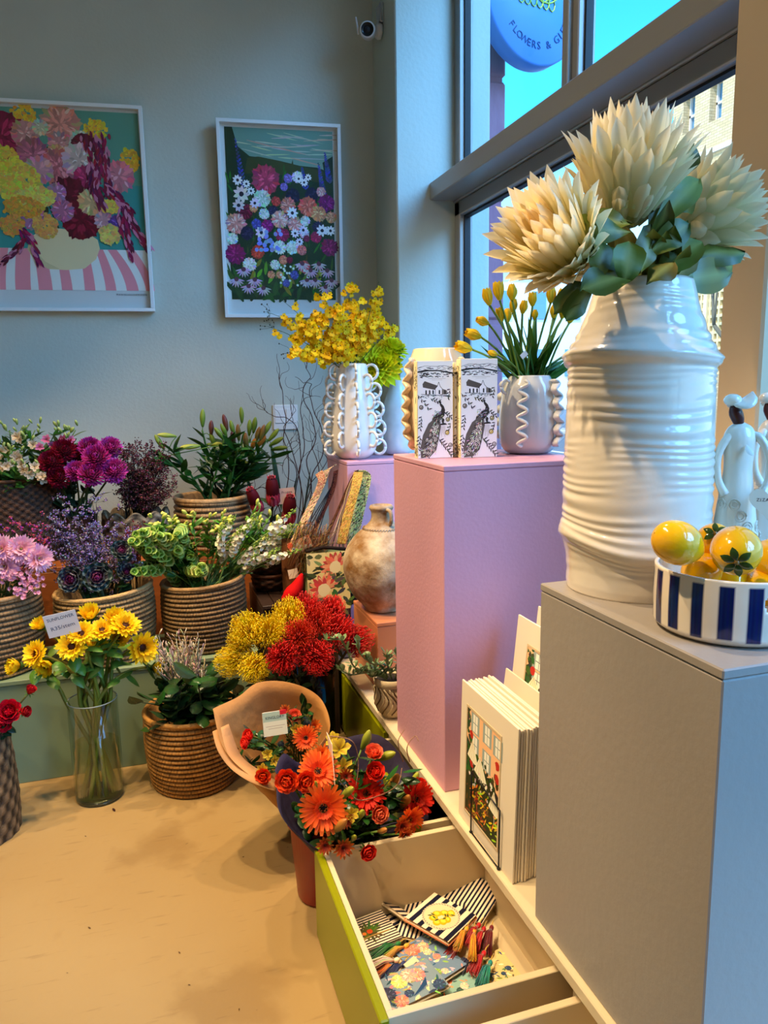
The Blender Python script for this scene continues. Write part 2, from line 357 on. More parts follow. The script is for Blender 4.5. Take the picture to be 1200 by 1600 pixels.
for k in range(9):
    a = math.radians(90 + (k - 4) * 22)
    for s_ in (1, .62):
        pts = [SM @ Vector((math.cos(a) * t * .13 * s_ + math.cos(a + PI / 2) * w * .028 * math.sin(PI * t), .06 * 0 + .02 + math.sin(a) * t * .13 * s_ + math.sin(a + PI / 2) * w * .028 * math.sin(PI * t), .053)) for w, ts in ((1, np.linspace(0, 1, 6)), (-1, np.linspace(1, 0, 6))) for t in ts]
        g.add(*tube(pts, .004, 4), (190, 214, 96))
for k in range(6):
    c = SM @ Vector((-.1 + k * .04, -.005, .053)); g.add(*tube([c + (SM.to_3x3() @ Vector((math.cos(t) * .02, math.sin(t) * .032, 0))) for t in np.linspace(0, 2 * PI, 10)], .0035, 4), (190, 214, 96))
ob('emblem', g, 'paint', sg)
ob('bracket', G().add(*tube([(1.93, sc_.y + .02, sc_.z + .2), (2.0, sc_.y + .02, sc_.z + .2)], .02, 8), (60, 60, 70)), 'metal', sg)
# brick building across the street
def brickmat(name, c1, c2, cm, sc=1.):
    m = mat(name, c1, rough=.85); n = m.node_tree.nodes; L = m.node_tree.links; b = n.new('ShaderNodeTexBrick'); co = n.new('ShaderNodeTexCoord'); mp = n.new('ShaderNodeMapping')
    mp.inputs['Rotation'].default_value = (PI / 2, 0, 0)
    cb = n.new('ShaderNodeSeparateXYZ'); cx = n.new('ShaderNodeCombineXYZ'); ad = n.new('ShaderNodeMath'); L.new(co.outputs['Object'], cb.inputs[0]); L.new(cb.outputs[0], ad.inputs[0]); L.new(cb.outputs[1], ad.inputs[1]); L.new(ad.outputs[0], cx.inputs[0]); L.new(cb.outputs[2], cx.inputs[1])
    L.new(cx.outputs[0], b.inputs['Vector']); b.inputs['Scale'].default_value = sc; b.inputs['Color1'].default_value = (*lin(c1), 1); b.inputs['Color2'].default_value = (*lin(c2), 1); b.inputs['Mortar'].default_value = (*lin(cm), 1)
    b.inputs['Mortar Size'].default_value = .014; b.inputs['Brick Width'].default_value = .45; b.inputs['Row Height'].default_value = .16; L.new(b.outputs[0], n['Principled BSDF'].inputs['Base Color']); return m
M['bricky'] = brickmat('pale_brick', (226, 206, 166), (210, 188, 144), (176, 156, 122), 2.4)
BX = 14.; by1 = 18.05
bd = thing('brick_building', 'pale yellow brick building with sash windows across the street', 'building', (BX, 12, 0))
wins = [(17.35, 17.78, 7.98, 8.98), (16.3, 16.72, 7.95, 8.95), (16.9, 17.4, 5.9, 6.9), (15.3, 15.7, 7.9, 8.9), (15.9, 16.35, 5.9, 6.9), (16.4, 16.8, 6.1, 7.1)]
wins = [(17.22, 17.66, 7.98, 8.9), (16.25, 16.68, 7.98, 8.9), (15.2, 15.63, 7.98, 8.9), (14.2, 14.6, 7.98, 8.9), (16.25, 16.68, 6.0, 6.95), (17.22, 17.66, 6.0, 6.95), (15.2, 15.63, 6.0, 6.95)]
def wall_holes(y0, y1, z0, z1, holes, x, th):
    ys = sorted({y0, y1, *[h[0] for h in holes], *[h[1] for h in holes]}); zs = sorted({z0, z1, *[h[2] for h in holes], *[h[3] for h in holes]}); g = G()
    for a, b in zip(ys, ys[1:]):
        for c, d in zip(zs, zs[1:]):
            if any(h[0] <= a and b <= h[1] and h[2] <= c and d <= h[3] for h in holes): continue
            g.add(*box(x, x + th, a, b, c, d), (1, 1, 1))
    return g
ob('brick_wall', wall_holes(4, by1, 0, 9.5, wins, BX, .35), 'bricky', bd, smooth=False)
ob('end_wall', G().add(*box(BX + .35, BX + 9, by1 - .3, by1, 0, 9.5), (1, 1, 1)), 'bricky', bd, smooth=False)
ob('cornice', G().add(*box(BX - .1, BX + .3, 4, by1 + .1, 9.5, 9.75), (1, 1, 1)).add(*box(BX - .06, BX, 4, by1 + .04, 9.1, 9.2), (1, 1, 1)), mat('cornice_stone', (222, 208, 176), rough=.8), bd, smooth=False)
ob('string_course', G().add(*box(BX - .08, BX, 4, by1 + .04, 7.2, 7.32), (1, 1, 1)), mat('course_stone', (226, 222, 208), rough=.8), bd, smooth=False)
M['bglass'] = mat('far_window_glass', (96, 150, 186), rough=.15, spec=.8)
for y0, y1, z0, z1 in wins:
    wf = ob('window', G().add(*box(BX + .2, BX + .26, y0, y0 + .05, z0, z1), (225, 225, 225)).add(*box(BX + .2, BX + .26, y1 - .05, y1, z0, z1), (225, 225, 225)).add(*box(BX + .2, BX + .26, y0, y1, (z0 + z1) / 2 - .03, (z0 + z1) / 2 + .03), (225, 225, 225)).add(*box(BX + .05, BX + .3, y0, y1, z0 - .06, z0), (225, 225, 225)), 'paint', bd, smooth=False)
    ob('window_glass', G().add(*box(BX + .27, BX + .3, y0, y1, z0, z1), (1, 1, 1)), 'bglass', wf, smooth=False)
# perforated block screen in front of it
g = G()
pan = (12.5, 17.9, 1.75, 5.2)
nh = int((pan[1] - pan[0]) / .16); nz_ = int((pan[3] - pan[2]) / .2)
for i in range(nh + 1): 
    y = pan[0] + i * .16; g.add(*box(BX - .22, BX - .12, y, y + .055, pan[2], pan[3]), (236, 218, 170))
for j in range(nz_ + 1):
    zz = pan[2] + j * .2; g.add(*box(BX - .21, BX - .13, pan[0], pan[1], zz, zz + .07), (236, 218, 170))
for y in (12.5, 14.3, 16.1, 17.85): g.add(*box(BX - .28, BX - .1, y, y + .12, 1.2, 5.3), (240, 226, 186))
o = ob('block_screen', g, 'paint', bd, smooth=False); o['kind'] = 'stuff'
ob('screen_plinth', G().add(*box(BX - .25, BX, 12.4, 18, 0, 1.75), (1, 1, 1)), 'bricky', bd, smooth=False)
# pale building far behind the tulips
pb = thing('white_building', 'white sunlit building with small windows far down the street', 'building', (24, 42, 0))
ob('wall', G().add(*box(20, 34, 44, 56, 0, 9), (1, 1, 1)), mat('white_render', (244, 242, 236), rough=.8), pb, smooth=False)
ob('roof', G().add(*box(19.6, 34, 43.6, 56, 9, 9.5), (1, 1, 1)), mat('grey_roof', (200, 205, 208), rough=.8), pb, smooth=False)
for x in (21.5, 24, 26.5, 29):
    for z in (2.2, 5.8): ob('window', G().add(*box(x, x + 1, 43.92, 44.02, z, z + 1.7), (1, 1, 1)), 'bglass', pb, smooth=False)
# bare tree on the far pavement
TRP = (11.6, atx(1172, 600, 11.6).y, -.02)
tr = thing('bare_tree', 'bare leafless street tree in front of the brick building', 'tree', TRP)
g = G(); tw = G(); R2 = random.Random(3)
def br(p, d, L, r, lv):
    q = p + d * L + Vector((R2.uniform(-.1, .1), R2.uniform(-.1, .1), R2.uniform(-.02, .12))) * L
    m_ = (p + q) / 2 + Vector((R2.uniform(-.06, .06), R2.uniform(-.06, .06), .04)) * L
    (g if lv > 3 else tw).add(*tube(bez(p, m_, q, 4), [r, r * .65], 4), (118, 112, 96) if lv > 3 else (112, 102, 96))
    if lv == 0: return
    for _ in range(3 if lv > 1 else 2):
        e = Vector((R2.uniform(-1, 1), R2.uniform(-1, 1), R2.uniform(-.35, .8))).normalized()
        br(q, (d * .75 + e * .75).normalized(), L * R2.uniform(.62, .85), r * .6, lv - 1)
br(Vector(TRP), Vector((0, .02, 1)), 1.6, .1, 7)
ob('trunk', g, 'wood', tr); o = ob('twigs', tw, 'wood', tr); o['kind'] = 'stuff'
# ================================================================== CABINET, LEDGE, PEDESTALS
XL, ZL = .755, .32
M['lime'] = mat('lime_lacquer', (138, 140, 6), rough=.3, spec=.5, noise=.1, nscale=3)
M['cream'] = mat('cream_drawer_board', (216, 196, 156), rough=.5, spec=.4)
M['quartz'] = mat('cream_stone_top', (222, 204, 168), rough=.3, spec=.5, noise=.12, nscale=3, vary=(214, 190, 150))
tag(ob('ledge', G().add(*bbox(XL, 1.5, -1.2, 3.6, ZL - .03, ZL, .003), (1, 1, 1)), 'quartz', smooth=False), 'long cream stone ledge under the window carrying the pedestals', 'ledge')
cb = thing('drawer_cabinet', 'low lime green cabinet with drawers under the cream ledge', 'cabinet', (1.1, 1.2, 0))
g = G().add(*box(XL + .03, 1.48, -1.2, 3.58, 0.002, .03), (1, 1, 1)).add(*box(1.45, 1.48, -1.2, 3.58, .03, ZL - .03), (1, 1, 1))
for y in (-1.2, -.04, .575, 1.19, 1.835, 2.43, 3.0, 3.56): g.add(*box(XL + .02, 1.45, y - .009, y + .009, .03, ZL - .03), (1, 1, 1))
ob('carcass', g, 'cream', cb, smooth=False)
# closed fronts beyond the open drawer, fluted lime boards
for y0, y1 in ((2.44, 3.0), (3.01, 3.55), (-.03, .57)):
    fr = ob('drawer_front', G().add(*bbox(XL + .0, XL + .02, y0, y1, .01, .272, .003), (1, 1, 1)), 'lime', cb, smooth=False)
def drawer(y0, y1, xf, name='drawer'):
    fr = ob('drawer_front', G().add(*bbox(xf - .02, xf, y0, y1, .012, .276, .003), (1, 1, 1)), 'lime', cb, smooth=False)
    xb = XL + .12 if xf < .6 else 1.2
    zt = .268
    for nm, b in (('drawer_side', (xf, xb, y0 + .012, y0 + .03, .03, zt)), ('drawer_side', (xf, xb, y1 - .03, y1 - .012, .03, zt)), ('drawer_liner', (xf + .001, xf + .016, y0 + .03, y1 - .03, .03, zt)), ('drawer_back', (xb - .016, xb, y0 + .03, y1 - .03, .03, zt - .05)), ('drawer_bottom', (xf, xb, y0 + .02, y1 - .02, .022, .032))):
        ob(nm, G().add(*bbox(*b, .0015), (1, 1, 1)), 'cream', fr, smooth=False)
drawer(1.235, 1.835, .385); drawer(.6, 1.19, .375)
fr = ob('drawer_front', G().add(*bbox(.66, .68, 1.845, 2.425, .012, .276, .003), (1, 1, 1)), 'lime', cb, smooth=False)
ob('drawer_side', G().add(*box(.68, 1.1, 1.86, 1.875, .03, .262), (1, 1, 1)), 'cream', fr, smooth=False)
ob('drawer_side', G().add(*box(.68, 1.1, 2.395, 2.41, .03, .262), (1, 1, 1)), 'cream', fr, smooth=False)
ob('drawer_bottom', G().add(*box(.68, 1.1, 1.86, 2.41, .022, .03), (1, 1, 1)), 'cream', fr, smooth=False)
def pedestal(nm, x0, x1, y0, y1, z0, z1, m, label, joint=True):
    t = thing(nm, label, 'pedestal', ((x0 + x1) / 2, (y0 + y1) / 2, z0))
    ob('body', G().add(*bbox(x0, x1, y0, y1, z0, z1 - .017, .0025), (1, 1, 1)), m, t, smooth=False)
    ob('top', G().add(*bbox(x0 - .001, x1 + .001, y0 - .001, y1 + .001, z1 - .016, z1, .0025), (1, 1, 1)), m, t, smooth=False); return t
M['lilac'] = mat('lilac_paint', (214, 158, 176), rough=.45, spec=.35, noise=.1, nscale=3, bump=.1, bscale=90)
M['greyp'] = mat('grey_paint', (156, 148, 140), rough=.4, spec=.4, noise=.06, nscale=3, bump=.08, bscale=60)
M['orangep'] = mat('terracotta_paint', (206, 128, 84), rough=.5, noise=.1, nscale=4)
pedestal('display_pedestal', .777, 1.24, 1.908, 2.343, ZL, 1.29, 'lilac', 'tall lilac display pedestal carrying two printed cartons and tulips')
pedestal('display_pedestal', .77, 1.33, .83, 1.354, ZL, 1.095, 'greyp', 'grey display pedestal carrying the big ribbed vase and lemon bowl')
pedestal('display_pedestal', .835, 1.2, 3.17, 3.54, ZL, 1.19, 'lilac', 'lilac pedestal in the corner under the ring-handled vase')
pedestal('display_pedestal', .816, 1.14, 2.695, 3.04, ZL, .6, 'orangep', 'small terracotta cube pedestal under the old clay jug')
# ================================================================== TIERED STAND ON THE LEFT
M['green'] = mat('sage_paint', (124, 144, 112), rough=.55, noise=.15, nscale=5)
st = thing('display_step', 'low sage green display step behind the glass vase of sunflowers', 'display step', (-.6, 3.3, 0))
ya = 3.035
ob('front_board', G().add(*bbox(-2.2, .4, ya, ya + .02, 0, .404, .002), (1, 1, 1)), 'green', st, smooth=False)
ob('top_board', G().add(*bbox(-2.2, .4, ya - .006, 3.42, .405, .423, .002), (1, 1, 1)), 'green', st, smooth=False)
st2 = thing('display_step', 'raised wooden display step against wall under the back baskets', 'display step', (-.6, 3.7, 0))
M['owood'] = mat('orange_wood', (168, 92, 40), rough=.45, noise=.5, nscale=5, stretch=(1, 1, 9), bump=.1)
ob('front_board', G().add(*bbox(-2.2, .435, 3.44, 3.46, 0, .745, .002), (1, 1, 1)), 'owood', st2, smooth=False)
ob('top_board', G().add(*bbox(-2.2, .435, 3.44, 4.0, .746, .765, .002), (1, 1, 1)), 'owood', st2, smooth=False)
for x in (-2.1, -1.2, .41): ob('support', G().add(*box(x, x + .02, 3.46, 4.0, 0, .745), (1, 1, 1)), 'owood', st2, smooth=False)
# ================================================================== SHARED PLANT AND ART HELPERS
CD = Vector(RW @ np.array([0, 0, 1.]))
def depth(p): return (Vector(p) - Vector((0, 0, CAM_H))).dot(CD)
def pxm(p, n): return n * depth(p) / FPX           # a length that spans n pixels at p
class Art:
    """flat print: polygons in metres on the XY plane, each a hair above the last"""
    def __init__(s, w, h, bgc): s.g = G(); s.z = 0; s.w = w; s.h = h; s.poly([(0, 0), (1, 0), (1, 1), (0, 1)], bgc)
    def poly(s, pts, c):
        c = tuple(tuple(min(255, k_ * 1.13) for k_ in q) for q in c) if hasattr(c[0], '__len__') else tuple(min(255, q * 1.13) for q in c)
        s.z += 1.2e-6; v = [(x * s.w, y * s.h, s.z) for x, y in pts]
        if len(c) == 2 and hasattr(c[0], '__len__'): cc = [lin(c[0]) * (1 - p[1]) + lin(c[1]) * p[1] for p in pts]; s.g.add(v, np.arange(len(v))[None, :], np.array(cc))
        else: s.g.add(v, np.arange(len(v))[None, :], c)
    def blob(s, x, y, r, c, n=14, rag=.1, ry=None, rot=0):
        ry = ry or r; a_ = s.w / s.h; P = []
        for k in range(n):
            t = 2 * PI * k / n; q = 1 + R(-rag, rag); px_ = math.cos(t) * r * q; py_ = math.sin(t) * ry * q
            P.append((x + px_ * math.cos(rot) - py_ * math.sin(rot), y + (px_ * math.sin(rot) + py_ * math.cos(rot)) * a_))
        s.poly(P, c)
    def stroke(s, x, y, a, L, w, c):
        a_ = s.w / s.h; dx, dy = math.cos(a), math.sin(a); P = []
        for t, k in ((0, .3), (.35, 1), (.75, .7), (1, 0), (.75, -.7), (.35, -1), (0, -.3)):
            P.append((x + dx * L * t - dy * w * k / 2, y + (dy * L * t + dx * w * k / 2) * a_))
        s.poly(P, c)
    def pom(s, x, y, r, c, n=26, light=1.25, dark=.75, k=.55):
        s.blob(x, y, r, tuple(q * .9 for q in c), 18, .06)
        for i in range(16): a = 2 * PI * i / 16 + R(-.15, .15); s.stroke(x + math.cos(a) * r * .55, y + math.sin(a) * r * .55 * s.w / s.h, a, r * R(.5, .66), r * R(.26, .4), tuple(q_ * R(.7, 1.12) for q_ in c))
        for i in range(int(n * 1.6)):
            a = R(0, 2 * PI); q = R(.05, .62) * r; m_ = R(dark, light)
            s.stroke(x + math.cos(a) * q, y + math.sin(a) * q * s.w / s.h, a + R(-.4, .4), r * R(.3, k), r * .16, tuple(min(255, v_ * m_ + (18 if m_ > 1.1 else 0)) for v_ in c))
    def line(s, pts, w, c):
        for (x0, y0), (x1, y1) in zip(pts, pts[1:]):
            a_ = s.w / s.h; dx, dy = x1 - x0, (y1 - y0) / a_; l = math.hypot(dx, dy) + 1e-9; nx, ny = -dy / l * w / 2, dx / l * w / 2 * a_
            s.poly([(x0 + nx, y0 + ny), (x0 - nx, y0 - ny), (x1 - nx, y1 - ny), (x1 + nx, y1 + ny)], c)
def vase_px(cx, rows, y, n=48, z0=None, sub=1):
    """profile from silhouette rows (image y, half width in image pixels) at world depth y"""
    P = []
    for yy, hw in rows:
        p = aty(cx, yy, y); P.append((pxm(p, hw), p.z))
    P.sort(key=lambda a: a[1])
    return P
def smoothprof(P, k=4):
    P = np.array(P); t = np.arange(len(P)); tt = np.linspace(0, len(P) - 1, (len(P) - 1) * k + 1); o = []
    for u in tt:
        i = min(int(u), len(P) - 2); f = u - i; p0, p1, p2, p3 = P[max(i - 1, 0)], P[i], P[i + 1], P[min(i + 2, len(P) - 1)]
        o.append(.5 * ((2 * p1) + (p2 - p0) * f + (2 * p0 - 5 * p1 + 4 * p2 - p3) * f * f + (3 * p1 - p0 - 3 * p2 + p3) * f ** 3))
    return np.array(o)
def leafg(L, Wd, c=(60, 92, 44), c2=None, bend=.3, cup=-.35, pos=.5, nu=7, wave=0., mid=None, tip=.8):
    g = G(); v, f = petal(L, Wd, bend, cup, pos, tip, nu, 5, wave, ph=R(0, 6)); g.add(v, f, pcol(c, c2 or jit(c, .15), nu, 5, mid=mid or tuple(min(255, x * 1.35) for x in c))); return g
def stemg(p0, p1, p2, r, c=(84, 112, 48), n=8, k=6): return G().add(*tube(bez(p0, p1, p2, n), r, k), c)
# ================================================================== BIG VASE WITH THREE PROTEAS
VC = Vector((.928, 1.262, 1.095))
rows = [(441, 72), (455, 76), (480, 82), (505, 91), (530, 102), (546, 113), (555, 121), (563, 119), (572, 112), (590, 111), (640, 112), (700, 113), (760, 113), (815, 112), (832, 116), (842, 117), (852, 110), (866, 104), (885, 101), (905, 101), (925, 99), (943, 93)]
P = vase_px(982, rows, VC.y); P = [(r, max(z, 1.0955)) for r, z in P]; P[0] = (P[0][0], 1.0955)
zs = np.linspace(P[0][1], P[-1][1], 190); rs = np.interp(zs, [a[1] for a in P], [a[0] for a in P])
rib = np.array([math.sin(z * 350 + 2.6 * math.sin(z * 37) + 1.2 * math.sin(z * 91)) for z in zs]); body = np.clip((zs - 1.12) * 40, 0, 1) * np.clip((P[-1][1] - zs) * 30, .15, 1)
n = 96; th = np.linspace(0, 2 * PI, n, endpoint=False); V = []
zr = [aty(982, 556, VC.y).z, aty(982, 840, VC.y).z]
for z, r, q, b in zip(zs, rs, rib, body):
    wz = .009 * np.sin(2 * th + .6) * math.exp(-((z - zr[0]) / .03) ** 2) + .012 * np.sin(2 * th + 2.2) * math.exp(-((z - zr[1]) / .035) ** 2) + .003 * np.sin(3 * th + z * 20)
    rr = r + b * .0012 * q * (.7 + .6 * np.sin(2 * th + z * 26) + .3 * np.sin(5 * th - z * 55)) + .0018 * np.sin(2 * th + z * 9)
    V.append(np.stack([rr * np.cos(th), rr * np.sin(th), z + wz * min(1, (z - 1.0955) * 30)], 1))
r_in = rs[-1] - .007
for r, z in ((r_in + .004, P[-1][1] + .003), (r_in, P[-1][1]), (r_in + .01, P[-1][1] - .06), (r_in + .02, P[-1][1] - .12)):
    V.append(np.stack([r * np.cos(th), r * np.sin(th), np.full(n, z)], 1))
V = np.concatenate(V); V[:, :2] += (VC.x, VC.y); nu = len(zs) + 4
cw = np.tile(lin((236, 224, 206)), (len(V), 1))
vt = thing('ribbed_vase', 'tall white glazed ribbed floor vase on the grey pedestal', 'vase', VC)
gg = G(); gg.add(V, [gridf(nu, n, True), np.arange(n)[None, ::-1]], cw); ob('body', gg, 'ceramic', vt)
NECK = Vector((VC.x, VC.y, P[-1][1]))
def petal_mesh(nm, L, Wd, bend, cup, c0, c1, pos=.6, tip=.55, nu=7, nv=5, m='bigpetal', edge=None):
    g = G(); v, f = petal(L, Wd, bend, cup, pos, tip, nu, nv, b0=.5); g.add(v, f, pcol(c0, c1, nu, nv, edge)); return g.mesh(nm, M[m])
M['bigpetal'] = mat('protea_petal', rough=.5, spec=.3, trans=.4)
PC = [petal_mesh('petal', .14, .028, .10, .42, (214, 206, 130), (255, 240, 206)), petal_mesh('petal', .135, .026, .25, .5, (222, 200, 130), (255, 234, 190)),
      petal_mesh('petal', .132, .03, -.3, .45, (200, 200, 120), (255, 242, 210)), petal_mesh('petal', .105, .042, -.25, .5, (214, 206, 140), (252, 236, 196), .5, .8), petal_mesh('petal', .068, .044, .1, .6, (230, 214, 150), (252, 236, 198), .5, .8)]
def protea(base, d, sc, label, neckdx, rows=None, openf=1., droop=0.):
    t = thing('king_protea', label, 'flower', base, 'large cream proteas in the ribbed vase')
    A = face(base, d, R(0, 6), sc)
    for (n_, r, z, tl, mi, ph) in ((5, .014, .03, 3, 1, 0), (10, .032, .025, 6, 1, .3), (17, .048, .014, 9, 0, .1), (20, .060, .004, 13, 0, .5), (20, .066, -.006, 19, 2, .2), (16, .064, -.016, 20, 3, .6), (14, .056, -.030, 30, 3, .1), (11, .044, -.044, 42, 4, .4), (7, .028, -.056, 52, 4, .0)):
        for k in range(n_):
            a = 2 * PI * (k + ph) / n_ + R(-.07, .07); tt = math.radians(tl * openf + R(-4, 5)) + droop * max(0, math.cos(a))
            ob('petal', PC[mi], parent=t, mw=A @ RZ(a) @ T(0, r, z) @ RX(PI / 2 - tt) @ S(1, R(.9, 1.1), 1))
    gg = G(); v, f = ell(.048, .048, .05, 14, 8); gg.add(v, f, (214, 208, 156), A @ T(0, 0, -.012)); v, f = ell(.02, .02, .07, 10, 6); gg.add(v, f, (240, 222, 180), A @ T(0, 0, .05)); ob('flower_base', gg, 'petal_red', t)
    b0 = NECK + Vector((neckdx, 0, -.1)); ob('stem', stemg(b0, b0 + Vector((0, 0, .12)), A @ Vector((0, 0, -.05)), .006, (104, 70, 40)), 'stem', t)
    return t, A
Yp = VC.y
pc, Ac = protea(aty(980, 306, Yp - .02), (.0, -.12, 1), .95, 'largest cream protea standing upright at the centre of the ribbed vase', 0)
pl, Al = protea(aty(880, 392, Yp - .05), (-.80, -.42, .42), .80, 'cream protea leaning out left of the ribbed vase over the tulips', -.02, openf=1.25)
pr, Ar = protea(aty(1082, 350, Yp + .06), (.84, -.16, .52), .86, 'cream protea leaning out right of the ribbed vase toward the pillar', .02, openf=1.35)
LC = [(104, 108, 34), (70, 86, 20), (122, 122, 44), (48, 66, 14)]
def pleaf(par, px, py, dz, tx, ty, L, Wd, roll=0, c=0, y=None, bend=.5):
    p = aty(px, py, Yp + dz); q = aty(tx, ty, Yp + dz + R(-.04, .02)); d = (q - p); up = Vector((R(-.3, .3), -1, .45))
    yv = d.normalized(); xv = yv.cross(up).normalized(); zv = xv.cross(yv); Mx = Matrix(((xv.x, yv.x, zv.x, p.x), (xv.y, yv.y, zv.y, p.y), (xv.z, yv.z, zv.z, p.z), (0, 0, 0, 1)))
    ob('leaf', leafg(d.length * 1.08, Wd, LC[c % 4], jit(LC[(c + 1) % 4]), bend=-bend, cup=R(-.35, .3), pos=.62, nu=9, wave=.006, mid=(160, 164, 90), tip=.6), 'leaf', par, mw=Mx @ RY(roll))
for i, a in enumerate(((990, 352, -.09, 905, 330, .05, .052, .2), (985, 362, -.10, 892, 352, .05, .058, -.3), (990, 350, -.06, 925, 308, .05, .045, .5), (990, 420, -.10, 935, 385, .05, .06, .1), (992, 430, -.12, 925, 432, .05, .062, .3),
                       (975, 445, -.13, 990, 382, .05, .062, 0), (940, 435, -.12, 938, 372, .05, .05, -.4), (930, 440, -.08, 875, 470, .05, .045, .2), (925, 440, -.1, 895, 490, .05, .04, 0), (905, 415, -.1, 925, 365, .05, .035, .6))):
    pleaf(pc if i < 6 else pl, *a[:7], roll=a[7], c=i)
for i, a in enumerate(((1010, 370, -.07, 1075, 285, .05, .055, .3), (1015, 365, -.08, 1105, 262, .05, .05, -.2), (1030, 330, -.05, 1100, 300, .05, .045, 0), (1060, 290, .03, 1092, 230, .05, .04, 0), (1010, 400, -.09, 1080, 345, .05, .05, .2),
                       (1020, 435, -.08, 1095, 370, .05, .06, -.3), (1030, 440, -.06, 1120, 385, .05, .065, .4), (1040, 440, -.03, 1172, 398, .05, .065, .1), (1080, 400, 0, 1168, 380, .05, .06, -.2), (1035, 445, -.02, 1160, 418, .05, .07, .3), (1000, 430, -.1, 1030, 350, .05, .05, .5), (1010, 445, -.11, 1050, 400, .05, .05, -.5))):
    pleaf(pc if i < 5 else pr, *a[:7], roll=a[7], c=i)
for i in range(22):
    a = R(0, 2 * PI) if i < 14 else R(3.3, 4.9); p = NECK + Vector((math.cos(a) * .03, math.sin(a) * .03, -.04)); q = NECK + Vector((math.cos(a) * R(.07, .13), math.sin(a) * R(.05, .1), R(.05, .13)))
    d = q - p; ob('leaf', leafg(d.length * 1.1, R(.045, .065), LC[i % 4], LC[(i + 2) % 4], bend=-.5, pos=.6, nu=8, mid=(140, 150, 76), tip=.6), 'leaf', (pc, pl, pr)[i % 3], mw=TV(p) @ d.to_track_quat('Y', 'Z').to_matrix().to_4x4() @ RY(R(-.6, .6)))
# ================================================================== STRIPED BOWL OF LEMONS
BC = Vector((.918, .985, 1.0955)); BR = .121; BH = .107
nu_, nv_ = 34, 240
prof = [(0.02, .0), (BR * .8, .0), (BR * .93, .003), (BR * .985, .009)] + [(BR * (1 + .01 * math.sin(PI * t)), .012 + (BH - .012) * t) for t in np.linspace(0, 1, nu_ - 4)]
v, f = lathe(prof, nv_)
th = np.linspace(0, 2 * PI, nv_, endpoint=False)
cols = np.zeros((nu_, nv_, 3)); cols[:] = lin((244, 230, 208))
for j, t in enumerate(th):
    k = (t * 18 / (2 * PI)) % 1.0; sid = int(t * 18 / (2 * PI))
    if k < .5:
        for i in range(4, nu_):
            zz = prof[i][1] / BH
            if .11 + .02 * math.sin(sid * 3) < zz < .93 + .02 * math.sin(sid * 5): cols[i, j] = lin((10, 24 + 8 * math.sin(k * 40 + sid), 84)) * (1 + .25 * math.sin(k * 31 + sid))
hc = math.atan2(-(BC.y - .0) , -(BC.x - .0)) + math.radians(37)      # handle hole, toward the right of the photograph
keep = []
for q in f:
    i, j = divmod(int(q[0]), nv_); zz = (prof[i][1] + prof[min(i + 1, nu_ - 1)][1]) / 2; dth = (th[j] - hc + PI) % (2 * PI) - PI
    if abs(dth) * BR < .03 and (max(0, abs(dth) * BR - .016) / .014) ** 2 + ((zz - .073) / .014) ** 2 < 1: continue
    keep.append(q)
bt = thing('striped_bowl', 'white bowl with navy blue stripes holding lemons on the grey pedestal', 'bowl', BC)
bo = ob('bowl_wall', G().add(v, np.array(keep), cols.reshape(-1, 3)), 'ceramic', bt, mw=TV(BC))
md = bo.modifiers.new('thickness', 'SOLIDIFY'); md.thickness = .0065; md.offset = -1; bo.data.materials.append(mat('white_glaze', (244, 230, 208), rough=.12, spec=.6, coat=.4)); md.material_offset = 1; md.material_offset_rim = 1
ob('bowl_base', G().add(*lathe([(.001, .007), (BR * .9, .007)], 48), (240, 226, 206)), 'ceramic', bt, mw=TV(BC))
def lemon_g(rx, L):
    P = [(.001, -L * 1.06), (rx * .12, -L * 1.04), (rx * .2, -L * .98), (rx * .42, -L * .88)] + [(rx * math.cos(a), L * .93 * math.sin(a)) for a in np.linspace(-1.0, 1.25, 12)] + [(.001, L * .92)]
    v, f = lathe(P, 24); c = np.tile(lin((246, 184, 12)), (len(v), 1)); return G().add(v, f, c)
LG = lemon_g(.0335, .042).mesh('lemon', M['lemon'])
lem = [((1058, 848), -.02, (-.75, .2, .35), 1.06, 'leftmost glazed lemon resting on the rim of the striped bowl', 0), ((1116, 846), .035, (-.5, -.6, .5), .92, 'glazed lemon at the back of the bowl between two larger ones', 1),
       ((1150, 860), -.045, (-.62, -.72, -.2), 1.16, 'largest glazed lemon in front, its dark leaf tips toward the viewer', 1), ((1096, 893), .012, (.6, .3, .1), .95, 'glazed lemon low in the bowl under the leftmost one', 0),
       ((1208, 872), .0, (.5, .6, .1), 1.0, 'glazed lemon at the right end of the striped bowl', 0), ((1192, 918), .0, (.9, .3, .1), .95, 'glazed lemon seen through the handle hole of the bowl', 0), ((1140, 905), .04, (.4, .9, 0), .95, 'glazed lemon at the bottom of the bowl under the largest one', 0)]
for (px, py), dy, ax, s_, lb, lf in lem:
    p = aty(px, py, BC.y + dy); t = thing('lemon', lb, 'lemon', p, 'glazed lemons in the striped bowl'); A = face(p, ax, R(0, 6), s_)
    ob('fruit', LG, parent=t, mw=A)
    if lf:
        for k in range(6):
            g = G(); v, f = petal(.021, .011, -.9, -.3, .5, .8, 6, 3); g.add(v, f, pcol((36, 52, 16), (60, 86, 30), 6, 3))
            ob('leaf', g, 'ceramic', t, mw=A @ T(0, 0, .0405) @ RZ(k * 1.05 + R(-.1, .1)) @ T(0, .002, 0) @ RX(R(.25, .4)))
        ob('stalk', G().add(*ell(.004, .004, .003, 8, 5), (120, 90, 40), T(0, 0, .0405)), 'ceramic', t, mw=A)
